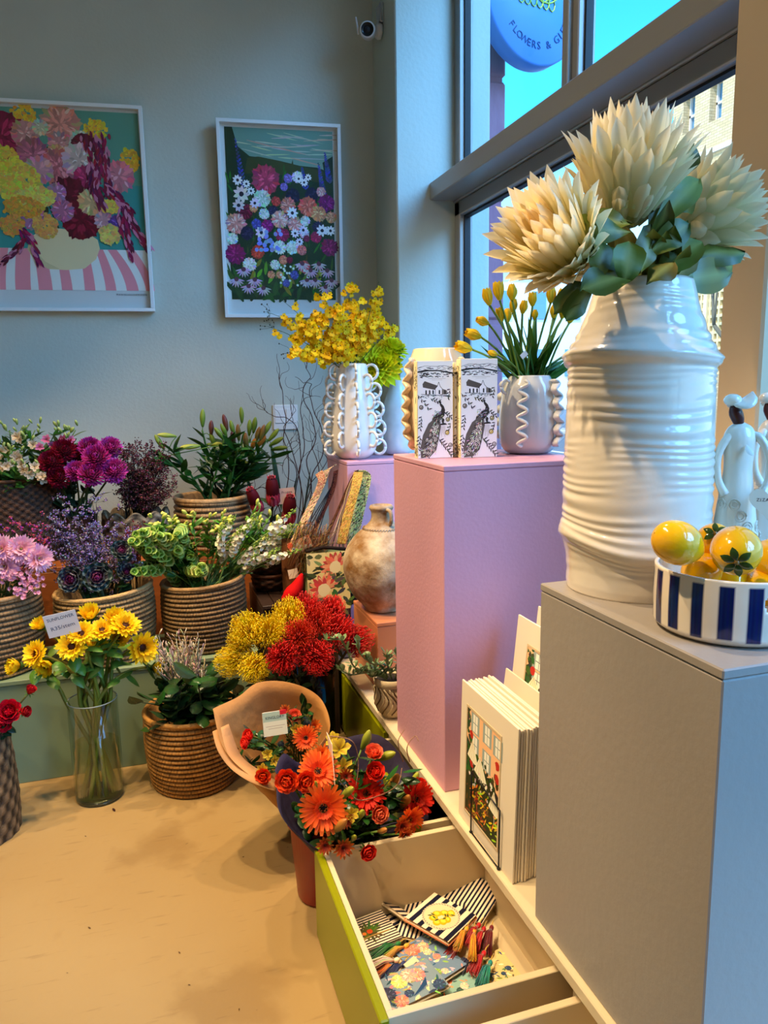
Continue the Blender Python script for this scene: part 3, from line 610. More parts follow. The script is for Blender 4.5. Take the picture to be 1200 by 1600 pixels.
# ================================================================== FIGURINES
def figurine(x, y, label, tagged, rz):
    t = thing('robed_figurine', label, 'figurine', (x, y, 1.0955), 'white robed figurines on the grey pedestal'); A = T(x, y, 1.0955) @ RZ(rz)
    W_ = (240, 230, 212); B = (70, 22, 16)
    P = smoothprof([(.052, 0), (.05, .03), (.044, .1), (.036, .17), (.029, .22), (.027, .25), (.030, .285), (.030, .305), (.022, .322), (.010, .33), (.004, .332)], 5)
    v, f = lathe(P, 48, lambda th_, i: 1 + .03 * np.sin(9 * th_) * np.clip(1 - i / 30, 0, 1)); v[:, 1] *= .8
    g = G().add(v, f, W_)
    for k in range(26):    # raised swirls on the skirt
        zc = .02 + .2 * (k % 9) / 9; a0 = k * 2.4; rr = np.interp(zc, P[:, 1], P[:, 0])
        for q in (.011, .006):
            pts = [((rr + .0008) * math.cos(a0 + math.cos(s) * q / rr), .8 * (rr + .0008) * math.sin(a0 + math.cos(s) * q / rr), zc + math.sin(s) * q) for s in np.linspace(0, 2 * PI, 12)]
            g.add(*tube(pts, .0011, 4), W_)
    ob('dress', g, 'ceramic', t, mw=A)
    nk = bez((.0, 0, .31), (-.004, 0, .345), (-.022, -.004, .362), 8)
    ob('head', G().add(*tube(nk, [.008, .0075, .011, .0125, .012, .004], 12), B), 'plastic', t, mw=A)
    g = G(); v, f = petal(.05, .05, .9, -.7, .5, .5, 9, 7); g.add(v, f, W_, T(-.026, 0, .372) @ RZ(-PI / 2) @ RX(-.1)); v, f = ell(.017, .015, .012, 14, 8); g.add(v, f, W_, T(-.018, 0, .374)); o = ob('headscarf', g, 'ceramic', t, mw=A); m_ = o.modifiers.new('thick', 'SOLIDIFY'); m_.thickness = .002
    for s_ in (-1, 1):
        pts = [(0, s_ * .018, .305), (s_ * .028, -.012, .305), (s_ * .047, -.02, .27), (s_ * .046, -.028, .225), (s_ * .03, -.036, .195)] if s_ > 0 else [(0, 0, .306), (-.026, -.006, .303), (-.044, -.006, .27), (-.044, -.01, .225), (-.03, -.012, .195)]
        pp = smoothprof(pts, 4); ob('arm', G().add(*tube(pp, [.009, .0085, .0075, .007, .009], 10), W_), 'ceramic', t, mw=A)
    g = G().add(*ell(.008, .007, .008, 8, 6), (60, 70, 74), T(0, -.012, .25)); v, f = petal(.03, .014, .3, .4, .5, .6, 6, 3); g.add(v, f, W_, T(0, -.026, .29) @ RX(-2.6)); ob('lapel', g, 'ceramic', t, mw=A)
    if tagged:
        u = np.linspace(0, 2 * PI, 26, endpoint=False); hp = np.stack([16 * np.sin(u) ** 3, 13 * np.cos(u) - 5 * np.cos(2 * u) - 2 * np.cos(3 * u) - np.cos(4 * u)], 1) * .0021
        hg = G(); nn = len(hp); v = np.concatenate([np.c_[hp, np.zeros(nn)], np.c_[hp, np.full(nn, .001)]]); hg.add(v, [np.arange(nn)[None, ::-1], np.arange(nn, 2 * nn)[None], np.array([(i, (i + 1) % nn, nn + (i + 1) % nn, nn + i) for i in range(nn)])], (236, 216, 190))
        HM = A @ T(.028, -.062, .185)  @ RZ(-.25) @ RX(PI / 2 - .15); tg = ob('heart_tag', hg, 'card', t, mw=HM, smooth=False, label='cream heart-shaped paper tag')
        ob('tag_lettering', text_g('ZIZAMBE', .0085, .0003, col=(120, 96, 90), spacing=1.25), 'card', tg, mw=HM @ T(0, .004, .0013), smooth=False)
        ob('tag_cord', G().add(*tube(bez((.036, -.045, .235), (.04, -.064, .22), (.028, -.06, .205), 6), .0008, 4), (190, 160, 60)), 'thread', tg, mw=A)
fx = aty(1161, 600, 1.17); figurine(fx.x, 1.17, 'white robed figurine with heart tag, beside the lemon bowl', True, -.25)
fx = aty(1212, 600, 1.27); figurine(fx.x, 1.27, 'second white robed figurine half outside the right edge, behind the tagged one', False, -.1)
# ================================================================== MOUNTED PRINTS ON THE LEDGE
def houseart(w, h, top=False):
    A = Art(w, h, (232, 178, 132))
    A.poly([(0, .45), (1, .45), (1, 1), (0, 1)], (236, 176, 128))
    for x, y in ((.25, .9), (.62, .9), (.62, .66), (.93, .88), (.25, .7)):
        A.poly([(x - .13, y - .09), (x + .13, y - .09), (x + .13, y + .09), (x - .13, y + .09)], (142, 156, 150)); A.poly([(x - .07, y - .08), (x + .07, y - .08), (x + .07, y + .08), (x - .07, y + .08)], (222, 220, 204))
        A.line([(x, y - .08), (x, y + .08)], .012, (120, 134, 130)); A.line([(x - .07, y), (x + .07, y)], .012, (120, 134, 130))
    A.poly([(0, 0), (1, 0), (1, .42), (.6, .55), (.3, .6), (0, .72)], (44, 50, 24))
    for _ in range(90): A.blob(R(0, 1), R(.3, .62), R(.02, .06), jit((52, 60, 28), .4), 7, .3)
    for _ in range(40): A.blob(R(0, .14), R(.4, 1), R(.02, .05), jit((52, 70, 40), .4), 7, .3)
    for _ in range(60): A.stroke(R(.1, .95), R(0, .36), R(-.3, 1.2), R(.05, .2), .03, jit((214, 160, 40), .35))
    for _ in range(60): A.stroke(R(0, .7), R(0, .28), R(-.3, 1.8), R(.05, .15), .03, jit((120, 60, 30), .4))
    for x, y, s_ in ((.2, .6, .17), (.45, .52, .2), (.88, .34, .16)):
        A.poly([(x - s_, y - .05), (x - s_ * .1, y + .13), (x + s_, y - .06), (x + s_ * .4, y - .08), (x - s_ * .3, y - .07)], (238, 222, 190)); A.line([(x, y + .12), (x + .02, y - .15)], .012, (230, 220, 200))
        for k in range(4): A.line([(x - s_ * .1, y + .12), (x - s_ * .7 + k * s_ * .42, y - .06)], .006, (190, 160, 120))
    for _ in range(24): A.blob(R(.1, .9), R(.3, .5), R(.012, .03), jit((226, 216, 200), .1), 8, .2)
    for x, y in ((.14, .78), (.94, .72), (.93, .6), (.17, .5)): A.blob(x, y, .06, (176, 44, 30), 9, .3)
    return A
def board(x, y0, y1, z0, H, lean, label, art=None, th=.0055, yaw=0.):
    """card mount standing on the ledge, face toward -X, leaning back"""
    t = thing('mounted_print', label, 'print', (x, (y0 + y1) / 2, z0), 'mounted prints leaning on the ledge'); w = y1 - y0
    A = T(x, y1, z0) @ RZ(yaw) @ RY(lean)
    ob('mount_board', G().add(*bbox(0, th, -w, 0, 0, H, .001), (236, 222, 196)), 'card', t, mw=A, smooth=False)
    if art:
        F = A @ Matrix(((0, 0, -1, -.0006), (-1, 0, 0, 0), (0, 1, 0, 0), (0, 0, 0, 1)))     # local x runs toward the camera, y up, z out of the face
        a, b, cc, d = art
        ob('picture', houseart(b - a, d - cc).g, 'print', t, mw=F @ T(a, cc, 0), smooth=False)
        gg = G()
        for q in ((a - .006, b + .006, cc - .006, cc), (a - .006, b + .006, d, d + .006), (a - .006, a, cc, d), (b, b + .006, cc, d)): gg.add(*box(q[0], q[1], q[2], q[3], 0, .0012), (214, 190, 150))
        ob('mount_bevel', gg, 'card', t, mw=F, smooth=False)
    return t, A
Hs = .392
words = ['front mounted house print of the stack held by the black wire easel'] + ['%s blank-edged print board behind the front house print' % o for o in ('second', 'third', 'fourth', 'fifth', 'sixth', 'seventh', 'eighth', 'ninth', 'tenth', 'eleventh', 'twelfth')]
for k in range(12):
    board(.772 + k * .0078, 1.462 + R(0, .006) + k * .001, 1.796 + R(-.008, .006), ZL + .001, Hs + R(-.004, .004), .03 + R(-.003, .003), words[k], (.045, .24, .04, .335) if k == 0 else None)
board(.885, 1.49, 1.835, ZL + .001, .395, .13, 'plain cream print board leaning just behind the stack of twelve')
board(.925, 1.50, 1.845, ZL + .001, .545, .10, 'tall print of a shuttered peach house behind the stack', (.075, .33, .22, .475))
board(.965, 1.49, 1.81, ZL + .001, .575, .10, 'tallest cream print board, second from the back')
board(1.0, 1.47, 1.74, ZL + .001, .575, .10, 'rearmost cream print board, its corner just showing above the others')
es = thing('wire_easel', 'black wire holder in front of the stacked house prints', 'easel', (.762, 1.6, ZL))
zb = ZL + .004; q0, q1 = atx(734, 1315, .763), atx(777, 1383, .763)
e0, e1 = (.766, q0.y, zb), (.766, q1.y, zb); e2 = (.768, q1.y, atx(777, 1262, .768).z); e3 = (.768, q0.y, atx(734, 1203, .768).z)
ob('front_loop', G().add(*tube([e0, e1], .0022, 6), (14, 14, 14)).add(*tube([e1, e2], .0022, 6), (14, 14, 14)).add(*tube([e2, e3], .0022, 6), (14, 14, 14)).add(*tube([e3, e0], .0022, 6), (14, 14, 14)), 'metal', es)
for e in (e0, e1): ob('foot', G().add(*ell(.005, .005, .004, 8, 5), (14, 14, 14), T(*e)), 'metal', es)
# ================================================================== THINGS ON THE LILAC PEDESTALS
ZP = 1.2902
# two printed cartons and a third behind
def carton(p, w, dpt, h, rz, label, nm='printed_carton'):
    """p = near left bottom corner; front faces -Y, the narrow side faces -X"""
    t = thing(nm, label, 'box', p, 'black and white printed cartons'); A = TV(p) @ RZ(rz)
    ob('carton', G().add(*bbox(0, w, 0, dpt, 0, h, .001), (236, 228, 214)), 'card', t, mw=A, smooth=False)
    a = Art(w * .985, h * .985, (238, 232, 222)); K = (26, 22, 20)
    for k in range(46): x = R(0, 1); a.stroke(x, R(.90, .945), R(-.5, .5), R(.05, .14), .012, jit((70, 66, 62), .5))
    a.poly([(0, .885), (.3, .9), (.6, .9), (1, .87), (1, .888), (.6, .912), (.2, .915), (0, .9)], K)
    a.line([(0, .93), (.2, .955), (.5, .95), (.75, .957), (1, .94)], .008, K)
    for k in range(60): a.stroke(R(0, 1), R(.84, .885), R(-.3, .3), R(.04, .12), .02, jit((50, 46, 42), .5))
    a.line([(.3, .825), (.8, .825)], .006, (150, 130, 90)); a.line([(.4, .81), (.7, .81)], .005, (150, 130, 90))
    # farmhouse
    a.poly([(.14, .77), (.2, .8), (.62, .745), (.6, .7), (.15, .735)], (80, 74, 68)); a.poly([(.14, .735), (.6, .7), (.6, .66), (.14, .69)], (240, 236, 226)); a.poly([(.5, .66), (.5, .72), (.56, .745), (.6, .79), (.64, .745), (.7, .72), (.7, .66)], (244, 240, 232)); a.line([(.5, .66), (.5, .72), (.56, .745), (.6, .79), (.64, .745), (.7, .72), (.7, .66)], .012, K); a.poly([(.7, .72), (.84, .7), (.84, .66), (.7, .66)], (110, 104, 96))
    for x in (.22, .32, .42, .6, .76): a.poly([(x, .665), (x + .04, .663), (x + .04, .7), (x + .02, .71), (x, .702)], K)
    a.line([(.1, .665), (.9, .645)], .012, K)
    for k in range(40): a.stroke(R(.1, .9), R(.63, .66), R(-.6, .6), R(.03, .08), .014, jit((60, 56, 50), .5))
    # branches with leaves and fruit
    def spray(x0, y0, x1, y1, n_, s_=.1):
        a.line([(x0, y0), ((x0 + x1) / 2 + .03, (y0 + y1) / 2), (x1, y1)], .009, K)
        for k in range(n_):
            t_ = (k + .5) / n_; a.stroke(x0 + (x1 - x0) * t_, y0 + (y1 - y0) * t_, math.atan2(y1 - y0, x1 - x0) + (1 if k % 2 else -1) * R(.6, 1.1), s_, .035, jit((56, 52, 46), .4))
    spray(.0, .66, .34, .5, 8); spray(.36, .62, .6, .58, 6); spray(.1, .44, .06, .3, 8, .09); spray(.92, .72, .86, .62, 6, .09); spray(.75, .48, .97, .42, 7, .09); spray(.0, .1, .3, .02, 9, .11); spray(.6, .2, .98, .02, 14, .12); spray(.05, .24, .02, .12, 6, .1); spray(.94, .36, .85, .26, 6, .08)
    for x, y, c in ((.1, .53, (120, 110, 100)), (.86, .4, (150, 140, 90)), (.84, .26, (190, 170, 90)), (.93, .13, (150, 146, 140))): a.blob(x, y, .065, K, 14, .05); a.blob(x, y, .053, c, 14, .05); a.stroke(x - .03, y, .8, .05, .02, (235, 230, 215))
    # peacock: body, neck, head, crest, long eyed train
    a.poly([(.62, .58), (.66, .57), (.74, .54), (.78, .5), (.76, .44), (.66, .4), (.52, .36), (.36, .32), (.42, .42), (.56, .47), (.66, .49), (.68, .52), (.63, .55)], (44, 40, 36)); a.blob(.64, .578, .032, (40, 36, 32)); a.stroke(.62, .578, 3.3, .06, .015, K)
    for k in range(4): a.line([(.645, .585), (.6 + k * .03, .62)], .005, K)
    for k in range(40): a.stroke(R(.45, .74), R(.4, .5), -2.6 + R(-.3, .3), .06, .016, jit((150, 146, 138), .3))
    a.poly([(.5, .42), (.62, .4), (.66, .33), (.6, .2), (.52, .08), (.34, .01), (.08, .0), (.06, .1), (.14, .24), (.3, .36)], (88, 82, 74))
    for k in range(150):
        t_ = R(0, 1); u = R(-1, 1); x = .56 - .3 * t_ + u * (.05 + .19 * t_); y = .4 - .38 * t_ + R(-.02, .02); a.stroke(x, y, -2.1 + u * .6 + R(-.3, .3), R(.05, .1), .02, jit((30, 28, 26), .5) if k % 2 else jit((196, 190, 176), .2))
    for k in range(38):
        t_ = R(.15, 1); u = R(-1, 1); x = .55 - .3 * t_ + u * (.04 + .17 * t_); y = .39 - .36 * t_; a.blob(x, y, .03, (230, 224, 206), 9, .05); a.blob(x, y, .02, (60, 54, 48), 8, .05)
    a.line([(.62, .41), (.66, .36)], .008, K); a.line([(.66, .41), (.71, .36)], .008, K); a.poly([(.62, .34), (.84, .345), (.8, .36), (.74, .365), (.76, .4), (.7, .42), (.68, .38), (.7, .36), (.64, .355)], (40, 36, 32))
    for k in range(7): a.line([(.66 + k * .02, .33), (.66 + k * .02, .2 + R(0, .06))], .004, (120, 116, 108))
    ob('printed_front', a.g, 'print', t, mw=A @ T(w * .008, -.0004, h * .008) @ RX(PI / 2), smooth=False)
    a = Art(dpt * .98, h * .985, (240, 214, 164))
    for y0, y1 in ((.02, .12), (.72, .94)):
        for k in range(70): a.stroke(R(.05, .9), R(y0, y1), R(0, 6), R(.1, .3), .06, jit((52, 44, 34), .5))
    a.poly([(.12, .13), (.95, .13), (.95, .7), (.12, .7)], (244, 222, 176)); a.blob(.52, .6, .1, K, 12, .02, ry=.26); a.blob(.52, .6, .05, (244, 222, 176), 12, .02, ry=.22); a.blob(.52, .6, .035, K, 12, 0, ry=.18)
    for y in (.4, .375, .36): a.line([(.3, y), (.74, y)], .03, (150, 130, 100))
    a.line([(.45, .32), (.52, .34), (.6, .32)], .02, (120, 100, 70)); a.line([(.35, .18), (.7, .18)], .03, (150, 130, 100))
    ob('printed_side', a.g, 'print', t, mw=A @ T(-.0004, dpt * .99, h * .008) @ Matrix(((0, 0, -1, 0), (-1, 0, 0, 0), (0, 1, 0, 0), (0, 0, 0, 1))), smooth=False)
hb = aty(750, 560, 2.08).z - ZP
p2c = atz(720, 716, ZP); wR = pxm(p2c, 59); carton(Vector((p2c.x, p2c.y, ZP)), wR, .045, hb, math.radians(-7), 'white printed carton with peacock drawing, right of two at the pedestal edge')
p1c = aty(653, 716, 2.135); p1c = Vector((p1c.x, 2.135, ZP)); carton(p1c, wR * .96, .042, hb * .985, math.radians(-7), 'warm-lit peacock-print carton, left of two at the pedestal edge')
carton(Vector((p1c.x + .122, 2.142, ZP)), wR * .9, .035, hb * .97, math.radians(-7), 'third printed carton, only a dark strip showing between the front two')
def vase(nm, c, P, label, cat='vase', m='ceramic', col=(236, 228, 218), n=64, mod=None, inner=.006, group=None):
    t = thing(nm, label, cat, c, group); P = list(map(tuple, P)); r1, z1 = P[-1]
    P = [(.001, P[0][1])] + P + [(r1 - inner * .4, z1 + .002), (r1 - inner, z1 - .002), (r1 - inner, z1 - .05), (.001, z1 - .09)]
    v, f = lathe([(r, z - c[2]) for r, z in P], n, mod); ob('body', G().add(v, f, col), m, t, mw=TV(c)); return t
def ring_part(t, p, out, R_, r, up=(0, 0, 1), col=(236, 228, 218), n=18, arc=(0, 2 * PI), nm='ring_handle', sz=1.15):
    o = Vector(out).normalized(); u = Vector(up); pts = [Vector(p) + o * math.cos(a) * R_ + u * math.sin(a) * R_ * sz for a in np.linspace(arc[0], arc[1], n)]
    return ob(nm, G().add(*tube(pts, r, 8), col), 'ceramic', t)
# ring-handled vase with yellow orchids, on the corner pedestal
RVc = Vector((aty(552, 650, 3.32).x, 3.32, 1.1905))
P = [(r, max(z, 1.191)) for r, z in vase_px(552, [(569, 22), (574, 24), (590, 26), (620, 31), (650, 34), (680, 36), (700, 35), (710, 29), (718, 20)], 3.32)]
rv = vase('ring_handled_vase', RVc, smoothprof(P, 3), 'white vase covered in looped ring handles holding yellow orchids')
for k in range(10):
    a = 2 * PI * k / 10 + .2
    for j in range(5 if k % 2 else 4):
        yy = (582 if k % 2 else 598) + j * 29; z = aty(552, yy, 3.32).z; r0 = np.interp(-z, [-p[1] for p in P][::-1], [p[0] for p in P][::-1])
        o = Vector((math.cos(a), math.sin(a), 0)); ring_part(rv, RVc * 1 + Vector((0, 0, z - RVc.z)) + o * (r0 + .014), o, .029, .0068)
# frilled amphora behind the cartons
def frill(t, c, a, prof, y0, y1, n_, amp, r, colr):
    """a wavy clay ribbon running down the side"""
    u = np.linspace(0, 1, n_ * 8); o = Vector((math.cos(a), math.sin(a), 0)); sd = Vector((-math.sin(a), math.cos(a), 0)); g = G()
    zz = [p[1] for p in prof]; rr = [p[0] for p in prof]; V = []
    for q in u:
        z = y0 + (y1 - y0) * q; r0 = np.interp(z, zz, rr); ph = q * n_ * 2 * PI; w = amp * math.sin(ph)
        b = Vector((c.x, c.y, z)); p_ = b + o * (r0 + .001) + sd * w * .45; e = b + o * (r0 + r) + sd * w * 1.1; V.append((p_, p_ * .5 + e * .5 + sd * w * .15, e))
    V = np.array([[tuple(x) for x in row] for row in V]).reshape(-1, 3); g.add(V, gridf(len(u), 3), colr); o_ = ob('clay_frill', g, 'ceramic', t); m_ = o_.modifiers.new('thick', 'SOLIDIFY'); m_.thickness = .012; m_.offset = 0
    s_ = o_.modifiers.new('soft', 'SUBSURF'); s_.levels = 1; s_.render_levels = 1
FVc = Vector((aty(682, 650, 2.285).x, 2.285, ZP))
Pf = smoothprof([(r, max(z, ZP)) for r, z in sorted(vase_px(682, [(546, 36), (552, 38), (570, 44), (600, 49), (650, 51), (680, 47), (700, 34), (709, 24)], 2.285), key=lambda q: q[1])], 3)
fv = vase('frilled_vase', FVc, Pf, 'tall cream vase with rippled clay frills standing behind the cartons', col=(236, 214, 176))
z0_, z1_ = aty(682, 700, 2.285).z, aty(682, 560, 2.285).z
for k in range(2): frill(fv, FVc, math.radians(195 + k * 180), Pf, z1_, z0_, 7, .012, .026, (232, 206, 168))
for k in range(2): frill(fv, FVc, math.radians(300 + k * 180), Pf, z1_, z0_, 7, .012, .02, (232, 206, 168))
# pale glass vase with the big yellow chrysanthemum, behind
GVc = Vector((aty(622, 660, 3.05).x, 3.05, 0))
# frilled tulip vase
TVc = Vector((aty(826, 650, 2.17).x, 2.17, ZP))
Pt = smoothprof([(r, max(z, ZP)) for r, z in sorted(vase_px(826, [(588, 32), (592, 34), (606, 40), (630, 44), (660, 46), (690, 44), (704, 36), (711, 26)], 2.17), key=lambda q: q[1])], 3)
tv = vase('frilled_vase', TVc, Pt, 'squat grey white vase with rippled frills holding yellow tulips', col=(206, 206, 204))
z0_, z1_ = aty(826, 695, 2.17).z, aty(826, 594, 2.17).z
for a in (232, 298, 52, 118): frill(tv, TVc, math.radians(a), Pt, z1_, z0_, 5, .016, .030, (206, 206, 204))
ring_part(tv, Vector((TVc.x, TVc.y, aty(826, 604, 2.17).z)) + Vector((-.085, -.01, 0)), (-1, 0, 0), .018, .005, col=(206, 206, 204))
# tulips
def tulip_mesh(open_=0.):
    g = G()
    for k in range(6):
        v, f = petal(.056, .034, 1.0 - open_, .75, .5, .55, 8, 5, b0=.4); g.add(v, f, pcol((206, 206, 40), (246, 196, 16), 8, 5, edge=(252, 214, 40)), RZ(k * PI / 3) @ T(0, .003 + .002 * (k % 2), 0) @ RX(PI / 2 - .62))
    return g.mesh('tulip_petals', M['petal'])
TM = [tulip_mesh(), tulip_mesh(.12), tulip_mesh(-.12)]
tul = [(762, 464, -.3, .95, 'tall'), (779, 455, -.1, 1., ''), (800, 457, 0, .95, ''), (802, 478, 0, .8, ''), (782, 492, -.2, .8, ''), (793, 493, 0, .8, ''), (818, 480, .1, .75, ''), (832, 468, 0, .8, ''), (836, 492, 0, .6, ''), (861, 461, .1, .95, ''), (878, 465, .2, 1, ''), (866, 486, .1, .85, ''), (880, 487, .2, .85, ''), (893, 492, .3, 1, ''), (754, 502, -.8, .85, ''), (740, 523, -.9, 1, ''), (725, 543, -1.1, 1, ''), (770, 552, -.9, .6, '')]
tn = ['closed tulip bud held highest at the left of the tulip vase', 'large tulip second from the left along the top row', 'narrow tulip just right of the large top-row tulip', 'tulip half hidden below the narrow top-row one', 'small tulip left of a pair in the middle of the bunch', 'small tulip right of a pair in the middle of the bunch', 'small green-tinged tulip in the centre under the protea leaves', 'upright tulip below the left protea head', 'smallest tulip bud in the centre of the bunch', 'pale broad tulip near the neck of the ribbed vase', 'tulip right of the pale broad one, by the drooping leaf', 'tulip behind the drooping protea leaf', 'tulip in the right-hand cluster beside the ribbed vase', 'rightmost tulip touching the ribbed vase outline', 'tulip bending left, third lowest of the drooping ones', 'plump tulip drooping left above the carton corner', 'lowest open tulip, hanging left over the cartons', 'tiny unopened tulip bud low at the left of the vase']
mouth = Vector((TVc.x, TVc.y, Pt[-1][1]))
for i, ((px, py, tl, s_, _), lb) in enumerate(zip(tul, tn)):
    p = aty(px, py, TVc.y + R(-.05, .06)); b = mouth + Vector((R(-.04, .04), R(-.04, .04), -.07)); d = Vector((tl, R(-.2, .1), 1 if tl > -.7 else .25)).normalized(); base = p - d * .027 * s_
    t = thing('yellow_tulip', lb, 'flower', b, 'yellow tulips in the frilled vase')
    ob('bloom', TM[i % 3], parent=t, mw=face(base, d, R(0, 6), s_ * 1.05)); ob('stem', stemg(b, b * .45 + base * .55 + Vector((-tl * .02, 0, .03)), base, .0034, (96, 130, 50)), 'stem', t)
lv = [(786, 590, 690 + 60, 540), (800, 590, 720 + 20, 500)]
for i in range(34):
    x = 760 + i * 4.4 + R(-8, 8); ty = 470 + abs(x - 832) * .5 + R(10, 60); p = mouth + Vector((R(-.035, .035), R(-.03, .03), -.04)); q = aty(x, ty, TVc.y + R(-.05, .05)); d = q - p
    ob('leaf', leafg(d.length, R(.022, .034), jit((44, 86, 28)), jit((66, 116, 40)), bend=R(-.7, -.2), pos=.4, nu=8, tip=.9, mid=(80, 130, 50)), 'leaf', bpy.data.objects['yellow_tulip' if i % 18 == 0 else 'yellow_tulip.%03d' % (i % 18)], mw=TV(p) @ d.to_track_quat('Y', 'Z').to_matrix().to_4x4() @ RY(R(-1, 1)))
tag_ = aty(820, 556, 2.1); ob('plant_label', G().add(*box(-.012, .012, 0, .0008, -.004, .012), (240, 240, 235)), 'card', bpy.data.objects['yellow_tulip.007'], mw=TV(tag_) @ RY(-.7), smooth=False)
# orchid sprays
def floret(s_, c=(250, 206, 10)):
    g = G()
    for a, L, w in ((0, .011, .008), (1.3, .010, .007), (-1.3, .010, .007)): v, f = petal(L, w, .3, .3, .6, .6, 4, 3); g.add(v, f, jit(c, .06), RZ(a) @ RX(.3) @ S(s_))
    for sx in (-1, 1): v, f = petal(.017, .017, -.2, .25, .68, .5, 4, 3); g.add(v, f, tuple(min(255, q * 1.03) for q in c), RZ(PI + sx * .42) @ RX(.12) @ S(s_))
    g.add(*ell(.0025, .0025, .003, 5, 4), (150, 80, 16), S(s_)); return g
FL = [floret(R(.85, 1.15), jit((255, 200, 0), .03) if k % 3 else (250, 216, 10)) for k in range(8)]
mo = Vector((RVc.x, RVc.y, P[-1][1])) if P[-1][1] > 1.5 else Vector((RVc.x, RVc.y, aty(552, 569, 3.32).z))
sprays = [(418, 488, 'orchid spray reaching farthest left, tipped with dark buds'), (424, 512, 'low left orchid spray tipped with dark buds'), (442, 470, 'orchid spray crossing the picture frame corner at left'), (470, 505, 'dense orange yellow orchid spray at the left of the bunch'), (455, 548, 'lowest left orchid spray drooping beside the vase mouth'), (500, 450, 'thin upright orchid spray in front of the picture frame'), (492, 485, 'full orchid spray just left of the bunch centre'), (520, 478, 'full orchid spray at the bunch centre front'), (545, 445, 'orchid spray rising at the centre top of the bunch'), (560, 470, 'orchid spray right of the centre top'), (592, 440, 'tallest orchid spray, arching to the corner column'), (585, 480, 'orchid spray below the tallest one'), (600, 500, 'right-hand pale orchid spray'), (622, 512, 'orchid spray reaching farthest right'), (575, 520, 'low orchid spray above the right of the vase mouth'), (530, 540, 'short orchid spray right above the vase mouth'), (490, 535, 'short orchid spray left above the vase mouth'), (560, 505, 'inner orchid spray filling the middle right')]
for i, (px, py, lb) in enumerate(sprays):
    t = thing('orchid_spray', lb, 'flower', mo, 'yellow orchid sprays in the ring-handled vase'); q = aty(px, py, 3.32 + R(-.12, .1)); b = mo + Vector((R(-.02, .02), R(-.02, .02), -.06)); mid = b * .5 + q * .5 + Vector((R(-.02, .02), 0, R(.05, .1)))
    C = bez(b, mid, q, 16); g = G().add(*tube(C, [.0022, .0009], 5), (70, 96, 30)); fg = G(); n_ = 46 if i > 2 else 20
    if i in (5, 10, 13): n_ = 12
    for k in range(n_):
        u = R(.42, 1.0) if i > 2 else R(.4, .9); u = u if n_ > 12 else R(.72, 1); c = C[min(15, int(u * 15))]; o = Vector((R(-1, 1), R(-1.1, .6), R(-.8, .9))).normalized() * R(.015, .05) * (1.15 - .5 * u)
        e = Vector(c) + o; g.add(*tube([c, (Vector(c) + e) / 2 + Vector((0, 0, .004)), e], .0006, 3), (96, 110, 36)); fg.put(FL[k % 8], face(e, (o.x + R(-.3, .3), o.y - .9, o.z + R(-.2, .5)), R(-.6, .6), R(1.1, 1.5)))
    if i in (0, 1, 4, 13):
        for k in range(9): e = Vector(q) + Vector((R(-.05, .02), R(-.02, .02), R(-.035, .035))); g.add(*tube([q, (Vector(q) + e) / 2 + Vector((.01, 0, 0)), e], .0006, 3), (60, 66, 30)); g.add(*ell(.003, .003, .004, 5, 4), (52, 50, 24), TV(e))
    ob('stem', g, 'stem', t); o = ob('florets', fg, 'petal', t); o['kind'] = 'stuff'
# ================================================================== FRAMED PRINTS ON THE BACK WALL
def framed(nm, label, bl, br, tl, artfn, lean=.0, mat_b=.06, mat_s=.02, mat_t=.02):
    P0 = atw(*bl); wd = (atw(*br) - P0).length; h = atw(*tl).z - P0.z; t = thing(nm, label, 'picture', P0, 'framed flower prints on the back wall')
    A = Matrix(((WD.x, 0, WN.x, P0.x), (WD.y, 0, WN.y, P0.y), (0, 1, 0, P0.z), (0, 0, 0, 1))) @ T(0, 0, .012) @ RX(lean)
    fw, fd = .017, .034; Wt = (240, 242, 240)
    for b in ((0, wd, 0, fw), (0, wd, h - fw, h), (0, fw, fw, h - fw), (wd - fw, wd, fw, h - fw)): ob('frame_bar', G().add(*bbox(b[0], b[1], b[2], b[3], -.006, fd, .001), Wt), 'plastic', t, mw=A, smooth=False)
    ob('backing', G().add(*box(fw * .5, wd - fw * .5, fw * .5, h - fw * .5, 0, .006), (226, 230, 226)), 'card', t, mw=A, smooth=False)
    a = artfn(wd - 2 * fw - 2 * mat_s, h - 2 * fw - mat_b - mat_t); ob('print', a.g, 'print', t, mw=A @ T(fw + mat_s, fw + mat_b, .0075), smooth=False)
    ob('glazing', G().add(*box(fw, wd - fw, fw, h - fw, .024, .026), (1, 1, 1)), 'pglass', t, mw=A, smooth=False); return t, A, wd, h
